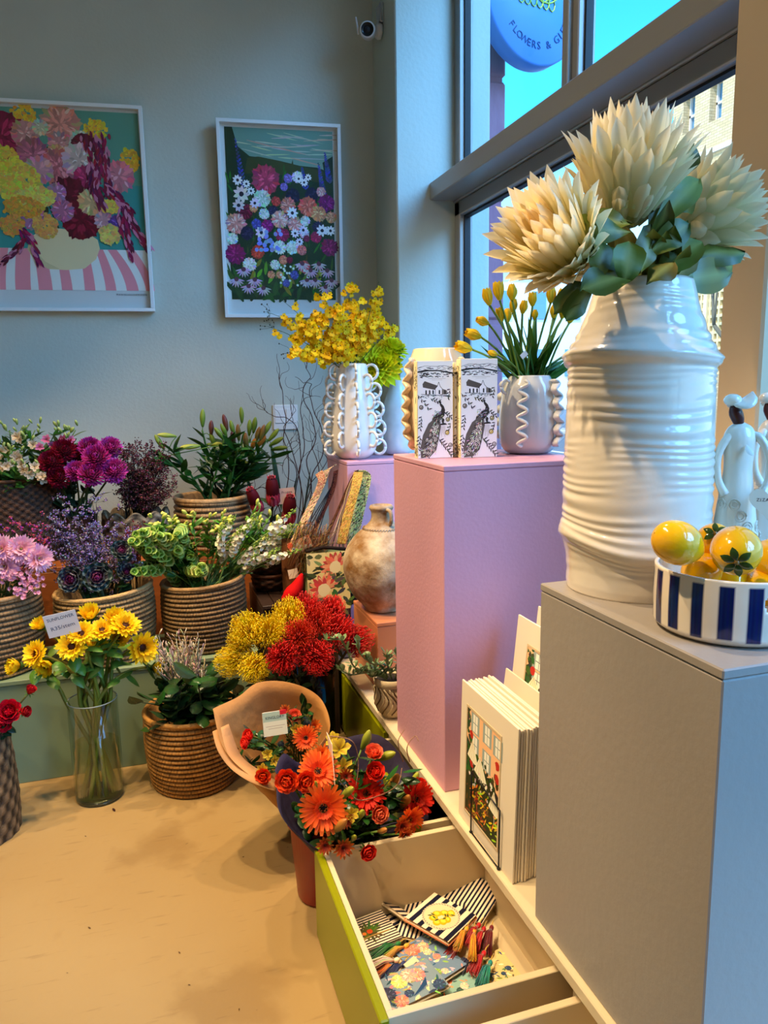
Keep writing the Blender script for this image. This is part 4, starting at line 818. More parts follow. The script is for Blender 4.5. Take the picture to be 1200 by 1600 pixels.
def art_bouquet(w, h):
    a = Art(w, h, (86, 148, 128)); ys = .235
    a.poly([(0, .6), (1, .6), (1, ys), (0, ys)], (58, 146, 140)); a.poly([(0, .0), (1, 0), (1, ys), (0, ys)], (222, 226, 220))
    for k, (x0, x1, xt0, xt1) in enumerate(((-.02, .06, .03, .10), (.12, .22, .15, .24), (.27, .36, .26, .33), (.42, .49, .40, .45), (.57, .64, .56, .61), (.71, .78, .66, .71), (.85, .93, .74, .80), (.98, 1.04, .86, .92))):
        n_ = 8; L_ = [(x0 + (xt0 - x0) * (i / n_) ** 1.6, ys * i / n_) for i in range(n_ + 1)]; R_ = [(x1 + (xt1 - x1) * (i / n_) ** 1.6, ys * i / n_) for i in range(n_, -1, -1)]; a.poly(L_ + R_, (232, 142, 152))
    for pts in (((.45, .3), (.3, .7), (.12, .8)), ((.5, .3), (.55, .6), (.5, .82)), ((.4, .3), (.2, .5), (-.02, .68)), ((.55, .3), (.8, .6), (.9, .72)), ((.5, .4), (.35, .8), (.3, .9))): a.line(pts, .012, (38, 62, 34))
    for _ in range(26): a.stroke(R(.25, .75), R(.35, .75), R(0, 6.3), R(.06, .14), .05, jit((36, 66, 34), .3))
    # vase
    a.poly([(.34, .12), (.26, .17), (.22, .23), (.24, .29), (.3, .33), (.42, .35), (.6, .34), (.68, .29), (.69, .24), (.66, .18), (.58, .125), (.46, .115)], (222, 206, 160)); a.poly([(.34, .12), (.26, .17), (.22, .23), (.24, .29), (.27, .3), (.27, .22), (.33, .16), (.42, .12)], (206, 190, 142))
    def mass(x, y, rx, ry, c, n_, k=.05):
        for _ in range(n_ * 3):
            t_ = R(0, 2 * PI); q = math.sqrt(R(0, 1)); xx, yy = x + math.cos(t_) * q * rx * 1.1, y + math.sin(t_) * q * ry * 1.1; a.blob(xx, yy, R(k * .3, k * .62), jit(c, .16), 8, .3)
            a.stroke(xx, yy, R(0, 6.3), k * .6, k * .3, tuple(min(255, q_ * R(.85, 1.2)) for q_ in c))
    def tail(pts, wd, c, n_=70):
        P = np.array(pts)
        for i in range(n_):
            u = R(0, len(P) - 1.01); j = int(u); p = P[j] + (P[j + 1] - P[j]) * (u - j); dx, dy = P[j + 1] - P[j]; q = wd * (1 - u / (len(P) - 1) * .65); a.stroke(p[0] + R(-q, q), p[1] + R(-q, q) * .4, math.atan2(dy, dx) + R(-.3, .3), R(.04, .08), .02, jit(c, .35) if i % 4 else (196, 120, 150))
    for x, y, dx, dy in ((.27, .96, -.06, -.05), (.72, .9, .1, .08)): mass(x, y, .07, .05, (226, 176, 46), 22, .03)
    mass(.93, .74, .05, .06, (226, 170, 40), 22, .03)
    P_ = (206, 132, 138); D_ = (106, 12, 36)
    for x, y, r, c, n_ in ((.12, .84, .155, (140, 20, 62), 60), (.5, .92, .125, (220, 142, 126), 50), (.27, .86, .085, (208, 146, 140), 14), (.37, .9, .05, (206, 206, 170), 6), (.31, .75, .105, (186, 104, 124), 34), (.48, .82, .07, (206, 140, 136), 16), (.62, .83, .07, (200, 200, 178), 6), (.46, .76, .06, (224, 160, 120), 14), (.64, .8, .09, D_, 22), (.46, .69, .11, (196, 106, 114), 50), (.6, .73, .105, (212, 190, 182), 20), (.34, .67, .09, (216, 156, 168), 12), (.64, .63, .085, (176, 46, 98), 26), (.85, .65, .1, (214, 128, 140), 18), (.52, .53, .12, (104, 8, 34), 20), (.58, .4, .125, (112, 8, 34), 44), (.66, .5, .085, (216, 178, 126), 14), (.47, .45, .07, (196, 116, 150), 14), (.44, .55, .06, (186, 128, 168), 10), (.28, .4, .075, (192, 130, 176), 16), (.73, .4, .06, (206, 150, 160), 14), (.82, .38, .06, (104, 62, 150), 18), (.1, .66, .05, (186, 176, 180), 10)): a.pom(x, y, r, c, n_)
    mass(.2, .6, .13, .1, (224, 196, 78), 120, .035); mass(.12, .72, .09, .06, (226, 190, 70), 50, .03); mass(.3, .52, .12, .05, (228, 204, 96), 60, .03); mass(.22, .46, .12, .05, (214, 156, 60), 60, .028); mass(.35, .36, .07, .06, (220, 160, 84), 50, .026); mass(.14, .36, .07, .05, (206, 150, 70), 40, .026); mass(.78, .48, .05, .03, (224, 186, 74), 20, .03); mass(.76, .32, .06, .05, (216, 186, 96), 26, .03)
    tail([(.68, .88), (.7, .72), (.68, .6), (.72, .5)], .06, (122, 20, 62), 150); tail([(.78, .88), (.76, .7), (.78, .58)], .045, (122, 20, 62), 70); tail([(.74, .6), (.88, .48), (.92, .38), (1.0, .26)], .045, (122, 16, 60), 110); tail([(.86, .48), (.86, .36), (.9, .2)], .04, (122, 16, 60), 70)
    tail([(.2, .34), (.24, .28), (.28, .18)], .03, (128, 24, 80), 40); tail([(.22, .3), (.16, .22), (.04, .14)], .02, (104, 14, 44), 40)
    return a
def art_field(w, h):
    a = Art(w, h, (120, 150, 130)); a.poly([(0, .7), (1, .7), (1, 1), (0, 1)], ((150, 158, 130), (96, 140, 126)))
    for _ in range(26): a.stroke(R(0, .9), R(.82, .99), R(-.25, .1), R(.15, .4), .012, jit((168, 172, 150), .1))
    for x, y in ((.2, .93), (.45, .9), (.6, .84)): a.stroke(x, y, -.2, .3, .012, (186, 140, 120))
    a.poly([(0, 0), (1, 0), (1, .76), (.85, .79), (.6, .8), (.4, .83), (.22, .84), (.1, .9), (.05, 1), (0, 1)], (26, 50, 24)); a.poly([(.1, .82), (.3, .84), (.5, .82), (.9, .77), (.9, .7), (.5, .74), (.1, .74)], (52, 62, 24)); a.poly([(0, 1), (.07, 1), (.12, .88), (.2, .83), (.15, .7), (0, .7)], (22, 46, 20)); a.poly([(.93, .7), (.9, .82), (1, .86), (1, .7)], (22, 46, 22))
    for _ in range(160): a.stroke(R(0, 1), R(0, .75), R(.9, 2.2), R(.05, .14), .02, jit((40, 78, 24), .45))
    for _ in range(46): a.stroke(R(.05, .95), R(-.02, .1), R(.5, 2.6), R(.1, .2), .05, jit((34, 66, 26), .35))
    for _ in range(30): a.stroke(R(.1, .9), R(.02, .2), R(.9, 2.2), R(.06, .14), .035, jit((110, 140, 36), .25))
    for x, y0, y1 in ((.15, .66, .94), (.73, .66, .79), (.9, .62, .82), (.96, .7, .88)):
        for k in range(26): y = y0 + (y1 - y0) * k / 26; a.stroke(x - (y - y0) * .2, y, 1.57 + (1 if k % 2 else -1) * .7, .045 * (1.2 - k / 26), .02, jit((52, 62, 134), .35))
    fl = [(.36, .71, .125, (184, 56, 88)), (.32, .60, .075, (196, 222, 206)), (.61, .62, .065, (26, 24, 56)), (.45, .585, .042, (190, 60, 52)), (.79, .63, .062, (30, 26, 58)), (.88, .65, .042, (220, 160, 156)), (.93, .585, .075, (122, 16, 100)), (.16, .52, .068, (104, 8, 40)), (.24, .545, .04, (226, 142, 96)), (.335, .51, .048, (196, 220, 206)), (.42, .53, .045, (38, 32, 70)), (.56, .565, .068, (214, 122, 108)), (.75, .56, .085, (218, 100, 82)), (.85, .52, .07, (218, 142, 96)), (.97, .5, .05, (206, 140, 104)), (.07, .45, .088, (224, 146, 134)), (.17, .395, .06, (36, 28, 62)), (.26, .45, .045, (70, 74, 160)), (.36, .44, .055, (136, 16, 104)), (.48, .48, .075, (226, 160, 150)), (.62, .455, .066, (224, 142, 136)), (.72, .475, .045, (200, 216, 208)), (.84, .44, .05, (36, 34, 72)), (.5, .39, .062, (146, 20, 74)), (.71, .4, .045, (206, 190, 216)), (.82, .38, .05, (168, 34, 80)), (.03, .36, .05, (200, 222, 206)), (.47, .315, .06, (206, 226, 208)), (.59, .315, .06, (206, 226, 208)), (.95, .32, .078, (130, 18, 80)), (.05, .27, .088, (134, 12, 84)), (.26, .285, .06, (206, 60, 40)), (.68, .3, .045, (214, 106, 100)), (.18, .21, .06, (222, 228, 206)), (.42, .21, .045, (214, 228, 208)), (.5, .24, .04, (214, 120, 90)), (.7, .2, .055, (206, 84, 88)), (.38, .15, .035, (224, 132, 92)), (.46, .15, .032, (226, 140, 100)), (.6, .15, .04, (70, 76, 150)), (.52, .1, .035, (80, 84, 160)), (.57, .72, .04, (120, 100, 176)), (.53, .67, .035, (120, 100, 176)), (.66, .73, .05, (226, 224, 222)), (.73, .37, .03, (110, 20, 60)), (.56, .24, .03, (120, 14, 50))]
    for x, y, r, c in fl: a.pom(x, y, r, c, 30, 1.3, .7)
    def daisy(x, y, r, c, k=9, cc=(30, 20, 40), a0=0, sp=2 * PI):
        for i in range(k): a.stroke(x, y, a0 + sp * i / k + R(-.1, .1), r, r * .5, jit(c, .06))
        a.blob(x, y, r * .28, cc, 8)
    for x, y, r, c in ((.13, .62, .08, (216, 206, 200)), (.1, .7, .05, (236, 236, 236)), (.18, .68, .04, (236, 236, 236)), (.22, .64, .04, (230, 230, 236)), (.25, .57, .05, (220, 206, 230)), (.1, .555, .06, (214, 196, 196)), (.6, .52, .058, (226, 224, 240)), (.7, .42, .05, (214, 204, 236)), (.88, .42, .06, (236, 230, 228)), (.96, .42, .05, (236, 230, 228)), (.62, .4, .045, (226, 220, 230)), (.67, .72, .04, (240, 240, 240)), (.72, .7, .04, (240, 240, 240)), (.76, .73, .035, (240, 240, 240)), (.66, .35, .04, (216, 210, 230)), (.3, .4, .06, (220, 206, 214))): daisy(x, y, r, c)
    for _ in range(26): a.blob(R(.25, .5), R(.28, .42), .02, jit((128, 140, 206), .15), 8)
    for _ in range(24): a.blob(R(.45, .75), R(.08, .22), .012, (206, 224, 210), 7)
    for x, y in ((.68, .2), (.76, .16), (.84, .2), (.92, .16), (.8, .1), (.96, .1), (.72, .1), (.9, .06), (.12, .16), (.22, .1), (.05, .1), (.16, .06), (.3, .05)):
        for i in range(8): a.stroke(x, y + .02, PI + PI * (i + .5) / 8, .08, .018, jit((186, 168, 182), .1))
        a.blob(x, y + .02, .022, (96, 50, 66), 8)
    return a
fr1, A1, w1_, h1_ = framed('framed_print', 'large framed print of a mixed bouquet in a cream vase, striped cloth', (-8, 487), (243, 487), (-6, 159), art_bouquet, .012, .085, .006, .012)
ob('signature', text_g('MARIELOUISEKOEN', .0135, .0003, 'RIGHT', (40, 44, 44), spacing=1.3), 'print', fr1, mw=A1 @ T(w1_ - .034, .082, .0082), smooth=False)
fr2, A2, w2_, h2_ = framed('framed_print', 'smaller framed print of a wildflower meadow near the corner column', (352, 497), (536, 499), (352, 192), art_field, .03, .075, .022, .014)
# security camera on the corner column, its small bracket, lens and two aerials
c0 = atx(575, 49, 1.15); sc = thing('security_camera', 'small white security camera high on the corner column', 'camera', c0); Wc = (226, 228, 228)
D_ = (Vector((0, 0, CAM_H + .9)) + Vector((-.3, 0, 0)) - c0).normalized()
g = G().add(*lathe(smoothprof([(.001, -.05), (.028, -.045), (.036, -.02), (.038, .02), (.036, .04), (.03, .043)], 3), 32), Wc, face(c0, D_)); ob('housing', g, 'plastic', sc)
ob('lens', G().add(*lathe([(.03, .0435), (.028, .038), (.016, .036), (.001, .038)], 24), (16, 16, 18), face(c0, D_)).add(*ell(.013, .013, .006, 14, 6), (40, 40, 46), face(c0 + D_ * .037, D_)), 'plastic', sc)
bx = Vector((1.225, c0.y + .03, c0.z + .02)); ob('wall_plate', G().add(*lathe([(.001, 0), (.034, 0), (.036, .012), (.03, .026), (.001, .028)], 24), Wc, face(bx, (-1, 0, 0))).add(*bbox(1.212, 1.2295, bx.y - .035, bx.y + .035, bx.z + .03, bx.z + .12, .004), Wc), 'plastic', sc)
ob('arm', G().add(*tube([bx + Vector((-.02, 0, 0)), (bx + c0) / 2 + Vector((0, 0, -.012)), c0 - D_ * .03], [.012, .01], 10), Wc), 'plastic', sc)
for s_ in (-1, 1): q = c0 + Vector((s_ * .045 , 0.01, -.015)); ob('aerial', G().add(*tube([q, q + Vector((s_ * .012, 0, .075))], [.005, .004], 8), Wc), 'plastic', sc)
# double switch plate
p = atw(446, 652); sw = thing('wall_switch', 'square white double switch plate behind the curly branches', 'switch', p); A = Matrix(((WD.x, 0, WN.x, p.x), (WD.y, 0, WN.y, p.y), (0, 1, 0, p.z), (0, 0, 0, 1)))
ob('plate', G().add(*bbox(-.066, .066, -.066, .066, .0, .009, .003), (236, 236, 232)), 'plastic', sw, mw=A, smooth=False)
for x in (-.03, .03): ob('rocker', G().add(*bbox(x - .026, x + .026, -.03, .045, .009, .0125, .0015), (240, 240, 238)), 'plastic', sw, mw=A, smooth=False)
# ================================================================== FLOWER HEADS (local, facing +Z, unit radius)
def fib(n, zmin=-.2):
    for i in range(n):
        z = 1 - (1 - zmin) * (i + .5) / n; a = i * 2.39996; r = math.sqrt(max(0, 1 - z * z)); yield Vector((r * math.cos(a), r * math.sin(a), z)), a
def spread(t, r, z, tilt, a): return RZ(a) @ T(0, r, z) @ RX(PI / 2 - tilt)
def chrys(c0, c1, n=130, w=.16, L=.5, bend=.9, zmin=-.35, cj=.1, core=.5):
    g = G(); v, f = ell(core, core, core * .9, 10, 7); g.add(v, f, tuple(q * .6 for q in c0))
    for d, a in fib(n, zmin):
        tl = math.acos(max(-1, min(1, d.z))) * R(.92, 1.08); l = L * (1 - .35 * max(0, d.z)) * R(.85, 1.1); v, f = petal(l, w, bend * R(.6, 1.2), .5, .65, .5, 5, 3); g.add(v, f, pcol(c0, jit(c1, cj), 5, 3), RZ(a) @ RX(-tl) @ T(0, 0, core * .92) @ RX(PI / 2 + .05))
    return g.mesh('petals', M['petal_red'])
def daisyh(rows, disc_c=(60, 30, 14), disc_r=.28, disc_z=.1, sep=None, m='petal', fringe=None, pos=.6, tip=.55):
    g = G()
    for n, r, z, tilt, L, w, c0, c1, bd in rows:
        for k in range(n):
            v, f = petal(L * R(.9, 1.08), w * R(.85, 1.15), bd + R(-.2, .2), .25, pos, tip, 6, 3, e0=.55 if pos > .65 else 0); g.add(v, f, pcol(c0, jit(c1, .06), 6, 3), RZ(2 * PI * (k + R(-.2, .2)) / n + z * 9) @ T(0, r, z) @ RX(PI / 2 - math.radians(tilt + R(-6, 6))))
    v, f = ell(disc_r, disc_r, disc_z, 16, 6); g.add(v, f, disc_c)
    if fringe:
        for k in range(46): a = R(0, 6.3); q = disc_r * R(.5, 1.15); g.add(*tube([(math.cos(a) * q, math.sin(a) * q, .02), (math.cos(a) * q * 1.1, math.sin(a) * q * 1.1, disc_z + .06)], [.025, .01], 3), fringe)
    if sep:
        for k in range(12): v, f = petal(.5, .2, .6, .2, .4, .8, 5, 3); g.add(v, f, jit(sep), RZ(k * .52) @ T(0, .1, -.08) @ RX(PI / 2 - math.radians(80)))
        v, f = ell(.26, .26, .16, 10, 6); g.add(v, f, sep, T(0, 0, -.1))
    return g.mesh('petals', M[m])
def roseh(c0, c1, open_=1.):
    g = G(); v, f = ell(.18, .18, .4, 8, 6); g.add(v, f, c1, T(0, 0, .25))
    for i, (n, r, tilt, L, w, z) in enumerate(((3, .05, 2, .62, .5, .1), (4, .1, 8, .72, .66, .06), (6, .15, 20, .8, .74, 0), (8, .17, 36, .84, .78, -.05), (9, .16, 56, .86, .8, -.1))):
        for k in range(n):
            v, f = petal(L, w, .75 - .4 * i / 4, .42, .68, .38, 7, 5, .03, ph=R(0, 6), e0=.45); v[:, 2] -= .12 * np.clip(v[:, 1] / L - .75, 0, 1) * (i > 1) * 2.2
            g.add(v, f, pcol(c0, jit(c1, .07), 7, 5), RZ(2 * PI * k / n + i * .7) @ T(0, r, z) @ RX(PI / 2 - math.radians(tilt * open_)))
    for k in range(5): v, f = petal(.5, .16, -.5, .2, .4, .8, 5, 3); g.add(v, f, (60, 96, 36), RZ(k * 1.26) @ T(0, .08, -.12) @ RX(PI / 2 - 1.5))
    return g.mesh('petals', M['petal_red'])
def pinc(c0, c1, ct, n=300):
    g = G(); g.add(*ell(.32, .32, .3, 12, 8), tuple(q * .6 for q in c0))
    for d, a in fib(n, -.5):
        t = Vector((-d.y, d.x, 0)); up = Vector((0, 0, 1)); j = Vector((R(-1, 1), R(-1, 1), R(-1, 1))) * .07
        p0 = d * .28; p1 = d * .62 + j - up * .04; p2 = d * .88 + j * 1.6 + up * .10 + t * R(-.05, .05); p3 = d * .93 + j * 2 + up * .26 - Vector((d.x, d.y, 0)) * .13
        v, f = tube([p0, p1, p2, p3], [.015, .014, .013, .022], 3); c = np.concatenate([np.tile(lin(q), (3, 1)) for q in (c0, jit(c1), jit(c1), ct)]); g.add(v, f, c)
    return g.mesh('styles', M['petal_red'])
def protea_red():
    g = G(); v, f = ell(.34, .34, .75, 12, 8); g.add(v, f, (90, 10, 20), T(0, 0, .5))
    for i, (n, r, z, tl, L, w) in enumerate(((9, .12, .5, -4, .8, .3), (11, .22, .3, 4, .95, .34), (12, .28, .12, 8, .95, .36), (12, .32, -.1, 12, .8, .36), (11, .32, -.25, 20, .55, .34), (9, .28, -.36, 30, .4, .3))):
        for k in range(n): v, f = petal(L, w, .75, .55, .6, .55, 6, 3); g.add(v, f, pcol((140, 8, 30), jit((206, 24, 54), .1), 6, 3, edge=(236, 110, 130)), RZ(2 * PI * (k + .5 * (i % 2)) / n) @ T(0, r, z) @ RX(PI / 2 - math.radians(tl)))
    return g.mesh('bracts', M['petal_red'])
def kaleh(c0, c1, rim):
    g = G()
    for i in range(6):
        n = 5 + i
        for k in range(n):
            L = .35 + .13 * i; v, f = petal(L, L * 1.05, .9 - .08 * i, .4, .7, .35, 7, 7, .05, ph=R(0, 6)); a = np.linspace(0, 1, 6)[i]; c = tuple(c0[q] * (1 - a) + c1[q] * a for q in range(3)); g.add(v, f, pcol(tuple(q * .8 for q in c), c, 7, 7, edge=rim if i > 2 else None), RZ(2 * PI * k / n + i * .5) @ T(0, .05 + .03 * i, .1 - .05 * i) @ RX(PI / 2 - math.radians(8 + 12 * i)))
    return g.mesh('leaves', M['petal_red'])
def budm(L, r, c0, c1, nm='bud', curve=0.):
    P = [(.02 * r, 0), (r * .45, L * .06), (r * .8, L * .3), (r, L * .55), (r * .85, L * .75), (r * .5, L * .92), (r * .05, L)]
    v, f = lathe(smoothprof(P, 2), 12, lambda th, i: 1 + .07 * np.cos(6 * th)); v[:, 0] += curve * (v[:, 2] / L) ** 2
    t = np.clip(v[:, 2:3] / L, 0, 1); c = lin(c0) * (1 - t) + lin(c1) * t; return G().add(v, f, c).mesh(nm, M['leaf'])
# ------------------------------------------------------------------ baskets
def basket(nm, label, c, rt, rb, h, kind='coil', nco=14, col=(176, 140, 92), sx=1., sy=1., tilt=0., group='straw baskets of flowers', wav=0., nth=None, handles=False, scal=0):
    t = thing(nm, label, 'basket', c, group); g = G(); ch = h / nco
    nth = nth or 240; V = []; C = []; th = np.linspace(0, 2 * PI, nth, endpoint=False); base = lin(col)
    if kind == 'coil':
        for i in range(nco):
            for k in range(5):
                q = k / 4.; z = (i + q) * ch; u = z / h; r = rb + (rt - rb) * u ** .8 + .012 * math.sin(PI * u) + .4 * ch * math.sin(PI * q) ** .8
                st = np.abs(np.sin(th * 46 + i * .9)) ** .6; rr = r + .003 * st * math.sin(PI * q) + wav * np.sin(3 * th + i * .2)
                V.append(np.stack([rr * np.cos(th) * sx, rr * np.sin(th) * sy, z + tilt * u * np.cos(th) + np.zeros(nth)], 1))
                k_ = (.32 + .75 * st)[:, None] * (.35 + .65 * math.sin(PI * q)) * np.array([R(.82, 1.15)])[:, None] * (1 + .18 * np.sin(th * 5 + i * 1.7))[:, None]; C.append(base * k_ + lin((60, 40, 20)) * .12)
    else:
        nr = nco * 3; kk = nth // 6
        for i in range(nr + 1):
            u = i / nr; row = i // 3; ph = PI * (row % 2); z0 = h * u; r = rb + (rt - rb) * u ** .8 + .01 * math.sin(PI * u); q = math.sin(PI * ((i % 3) + .5) / 3)
            wv = np.sin(th * kk / 2 + ph); rr = r + .0035 * wv * q + wav * np.sin(3 * th)
            z = z0 + tilt * u * np.cos(th) + (scal * np.abs(np.sin(th * 5)) * max(0, u - .6) / .4 if scal else 0)
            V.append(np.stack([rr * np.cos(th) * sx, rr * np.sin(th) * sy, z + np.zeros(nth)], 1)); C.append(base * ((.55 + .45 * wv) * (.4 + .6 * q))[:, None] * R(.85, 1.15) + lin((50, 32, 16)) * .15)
    nr = len(V)
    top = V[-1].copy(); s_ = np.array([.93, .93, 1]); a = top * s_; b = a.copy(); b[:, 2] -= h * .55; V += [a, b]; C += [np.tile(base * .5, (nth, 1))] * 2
    g.add(np.concatenate(V), gridf(len(V), nth, True), np.concatenate(C)); ob('woven_wall', g, 'straw', t, mw=TV(c))
    v, f = disc(rb * .98, .004, 40); v[:, 0] *= sx; v[:, 1] *= sy; ob('base', G().add(v, f, (70, 50, 30)), 'straw', t, mw=TV(c))
    if kind == 'coil' or scal == 0:
        pts = [Vector(((rt + .004) * math.cos(x) * sx, (rt + .004) * math.sin(x) * sy, h + tilt * math.cos(x))) for x in np.linspace(0, 2 * PI, 60)]; ob('rim', G().add(*tube(pts, ch * .5 if kind == 'coil' else .008, 6), tuple(q * 1.05 for q in col)), 'straw', t, mw=TV(c))
    return t
def X(px, y, Y_=900): return aty(px, Y_, y).x
FBc = Vector((X(305, 2.855, 1200), 2.855, .0)); zr = aty(306, 1130, 2.70).z
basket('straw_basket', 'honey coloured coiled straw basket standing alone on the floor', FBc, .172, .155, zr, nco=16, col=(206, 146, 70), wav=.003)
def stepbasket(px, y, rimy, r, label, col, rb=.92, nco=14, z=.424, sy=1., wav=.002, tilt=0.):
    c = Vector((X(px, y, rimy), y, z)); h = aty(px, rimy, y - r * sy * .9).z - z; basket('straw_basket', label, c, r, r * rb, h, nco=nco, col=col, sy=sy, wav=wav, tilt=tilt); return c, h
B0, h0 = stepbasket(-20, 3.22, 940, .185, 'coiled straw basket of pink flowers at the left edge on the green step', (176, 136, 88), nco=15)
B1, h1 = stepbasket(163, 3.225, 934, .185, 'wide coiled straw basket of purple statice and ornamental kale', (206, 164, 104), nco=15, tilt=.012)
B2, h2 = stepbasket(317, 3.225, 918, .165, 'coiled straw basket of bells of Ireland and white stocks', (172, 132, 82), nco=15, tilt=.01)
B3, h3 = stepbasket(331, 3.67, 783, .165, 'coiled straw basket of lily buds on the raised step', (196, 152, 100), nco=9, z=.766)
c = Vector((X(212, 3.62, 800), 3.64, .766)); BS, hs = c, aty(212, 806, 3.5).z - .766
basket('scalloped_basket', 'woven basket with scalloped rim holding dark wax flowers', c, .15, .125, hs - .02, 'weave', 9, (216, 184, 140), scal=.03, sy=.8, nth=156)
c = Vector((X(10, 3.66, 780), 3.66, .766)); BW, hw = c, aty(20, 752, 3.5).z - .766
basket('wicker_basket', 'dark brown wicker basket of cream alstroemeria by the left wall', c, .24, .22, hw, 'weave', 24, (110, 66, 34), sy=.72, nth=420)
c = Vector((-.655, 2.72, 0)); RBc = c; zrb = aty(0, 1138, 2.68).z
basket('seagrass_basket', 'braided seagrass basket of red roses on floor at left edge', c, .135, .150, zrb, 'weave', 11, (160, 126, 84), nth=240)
c = Vector((X(118, 3.6, 790), 3.62, .766)); bk = thing('black_bucket', 'black plastic bucket of magenta chrysanthemums behind the purple statice', 'bucket', c)
ob('bucket_wall', G().add(*lathe([(.001, 0), (.075, 0), (.09, .2), (.094, .205), (.086, .2), (.072, .01), (.001, .01)], 32), (26, 26, 28), TV(c)), 'plastic', bk); CBc = c
# ------------------------------------------------------------------ placing stems
def leaves_on(g, C, n, L, w, c, u0=.3, u1=.95, bend=.5, pos=.45, up=.5):
    for k in range(n):
        i = min(len(C) - 2, int(R(u0, u1) * (len(C) - 1))); p = Vector(C[i]); ax = Vector(C[i + 1]) - p; o = Vector((R(-1, 1), R(-1, .7), R(-.1, .6))).normalized(); d = (o + ax.normalized() * up).normalized()
        v, f = petal(L * R(.7, 1.15), w * R(.8, 1.2), -bend * R(.3, 1.2), R(-.35, .35), pos, .75, 6, 3); c_ = jit(c, .22); g.add(v, f, pcol(c_, jit(c, .2), 6, 3, mid=tuple(min(255, q * 1.3) for q in c_)), TV(p) @ d.to_track_quat('Y', 'Z').to_matrix().to_4x4() @ RY(R(-1, 1)))
def fl(nm, label, group, base, p, d, head, s_, sr=.003, sc_=(70, 100, 40), nl=0, L=.06, w=.02, lc=(50, 84, 34), cat='flower', hn='flower_head', bulge=.03, u0=.3, roll=None, sink=0.):
    d = Vector(d).normalized(); t = thing(nm, label, cat, base, group); hb_ = Vector(p) - d * s_ * sink
    C = bez(base, Vector(base) * .35 + hb_ * .65 - d * bulge + Vector((0, 0, .02)), hb_, 9); ob('stem', G().add(*tube(C, [sr * 1.2, sr], 6), sc_), 'stem', t)
    if head is not None: ob(hn, head, parent=t, mw=face(hb_, d, R(0, 6) if roll is None else roll, s_))
    if nl: g = G(); leaves_on(g, C, nl, L, w, lc, u0); o = ob('leaves', g, 'leaf', t)
    return t, C
def inb(c, r, z): a = R(0, 6.3); q = r * math.sqrt(R(0, 1)); return Vector((c.x + q * math.cos(a), c.y + q * math.sin(a), c.z + z))
def toward(px, py, y): return aty(px, py, y)
# magenta and dark red chrysanthemums
CH = [chrys((120, 10, 60), (214, 60, 160)), chrys((150, 20, 90), (226, 84, 190), 150), chrys((90, 4, 22), (150, 14, 50))]
for px, py, dy, k, s_, lb in ((150, 716, -.06, 0, .07, 'front magenta chrysanthemum, largest of the pair at the centre'), (178, 736, -.05, 1, .068, 'lower right magenta chrysanthemum with silvery incurved petals'), (143, 742, -.08, 0, .068, 'lowest magenta chrysanthemum above the statice'), (172, 700, .02, 1, .062, 'magenta chrysanthemum at the upper right of its cluster'), (140, 700, .03, 0, .06, 'magenta chrysanthemum at the upper left of its cluster'), (118, 736, -.03, 1, .055, 'pinkish magenta chrysanthemum beside the dark red ones'),
                          (100, 704, 0, 2, .062, 'highest dark red chrysanthemum'), (80, 722, -.02, 2, .064, 'leftmost dark red chrysanthemum over the wicker basket'), (92, 746, -.03, 2, .06, 'lowest dark red chrysanthemum'), (120, 712, .05, 2, .06, 'dark red chrysanthemum next to the magenta ones')):
    fl('chrysanthemum', lb, 'chrysanthemums in the black bucket', CBc + Vector((R(-.04, .04), R(-.04, .04), .12)), aty(px, py, 3.52 + dy), (R(-.3, .3), -.9, .5), CH[k], s_, .004, (60, 80, 40), 5, .07, .035, (34, 56, 30))
# alstroemeria
def trumpet(c0, c1, n=6, L=1., w=.55, spot=None):
    g = G()
    for k in range(n): v, f = petal(L, w, -.8, .35, .68, .5, 6, 3); g.add(v, f, pcol(c0, c1, 6, 3, mid=spot), RZ(k * 2 * PI / n) @ T(0, .04, 0) @ RX(PI / 2 - math.radians(26 + 12 * (k % 2))))
    for k in range(5): g.add(*tube([(0, 0, .1), (R(-.15, .15), R(-.15, .15), .9)], .02, 3), (170, 120, 60))
    return g.mesh('petals', M['petal'])
ALS = trumpet((236, 220, 160), (240, 226, 200), spot=(206, 150, 120)); ALP = trumpet((206, 80, 130), (230, 130, 170))
GB = budm(.03, .006, (130, 150, 60), (190, 200, 110)); 
for i, (px, py, dy) in enumerate(((8, 704, -.05), (22, 712, -.1), (2, 730, -.12), (27, 731, -.14), (52, 733, -.13), (62, 742, -.1), (40, 690, -.02), (70, 696, -.03), (100, 684, -.02), (15, 672, .02), (55, 672, .03), (90, 668, .05), (118, 672, .03), (-15, 690, 0), (-20, 720, -.06), (34, 668, .04))):
    pl = i in (7, 8); p = aty(px, py, 3.6 + dy); t, C = fl('alstroemeria', 'pink alstroemeria stem among the green ones' if pl and i == 8 else ('small pink alstroemeria above the dark red chrysanthemums' if pl else 'cream alstroemeria stem with narrow green leaves in dark wicker basket'), 'alstroemeria in the dark wicker basket', inb(BW, .1, hw * .5), p, (R(-.4, .4), -.5, .8), None, 1, .0025, (90, 120, 50), 40, .075, .018, (74, 116, 48), u0=.35)
    for j in range(3 if i < 9 else 0): ob('flower_head', ALP if pl else ALS, parent=t, mw=face(p + Vector((R(-.03, .03), R(-.04, 0), R(-.025, .025))), (R(-.8, .8), -.9, R(-.2, .5)), R(0, 6), R(.022, .03)))
    for j in range(4): ob('bud', GB, parent=t, mw=face(p + Vector((R(-.03, .03), R(-.02, .02), R(-.02, .03))), (R(-.7, .7), -.3, 1), 0, R(.8, 1.1)))
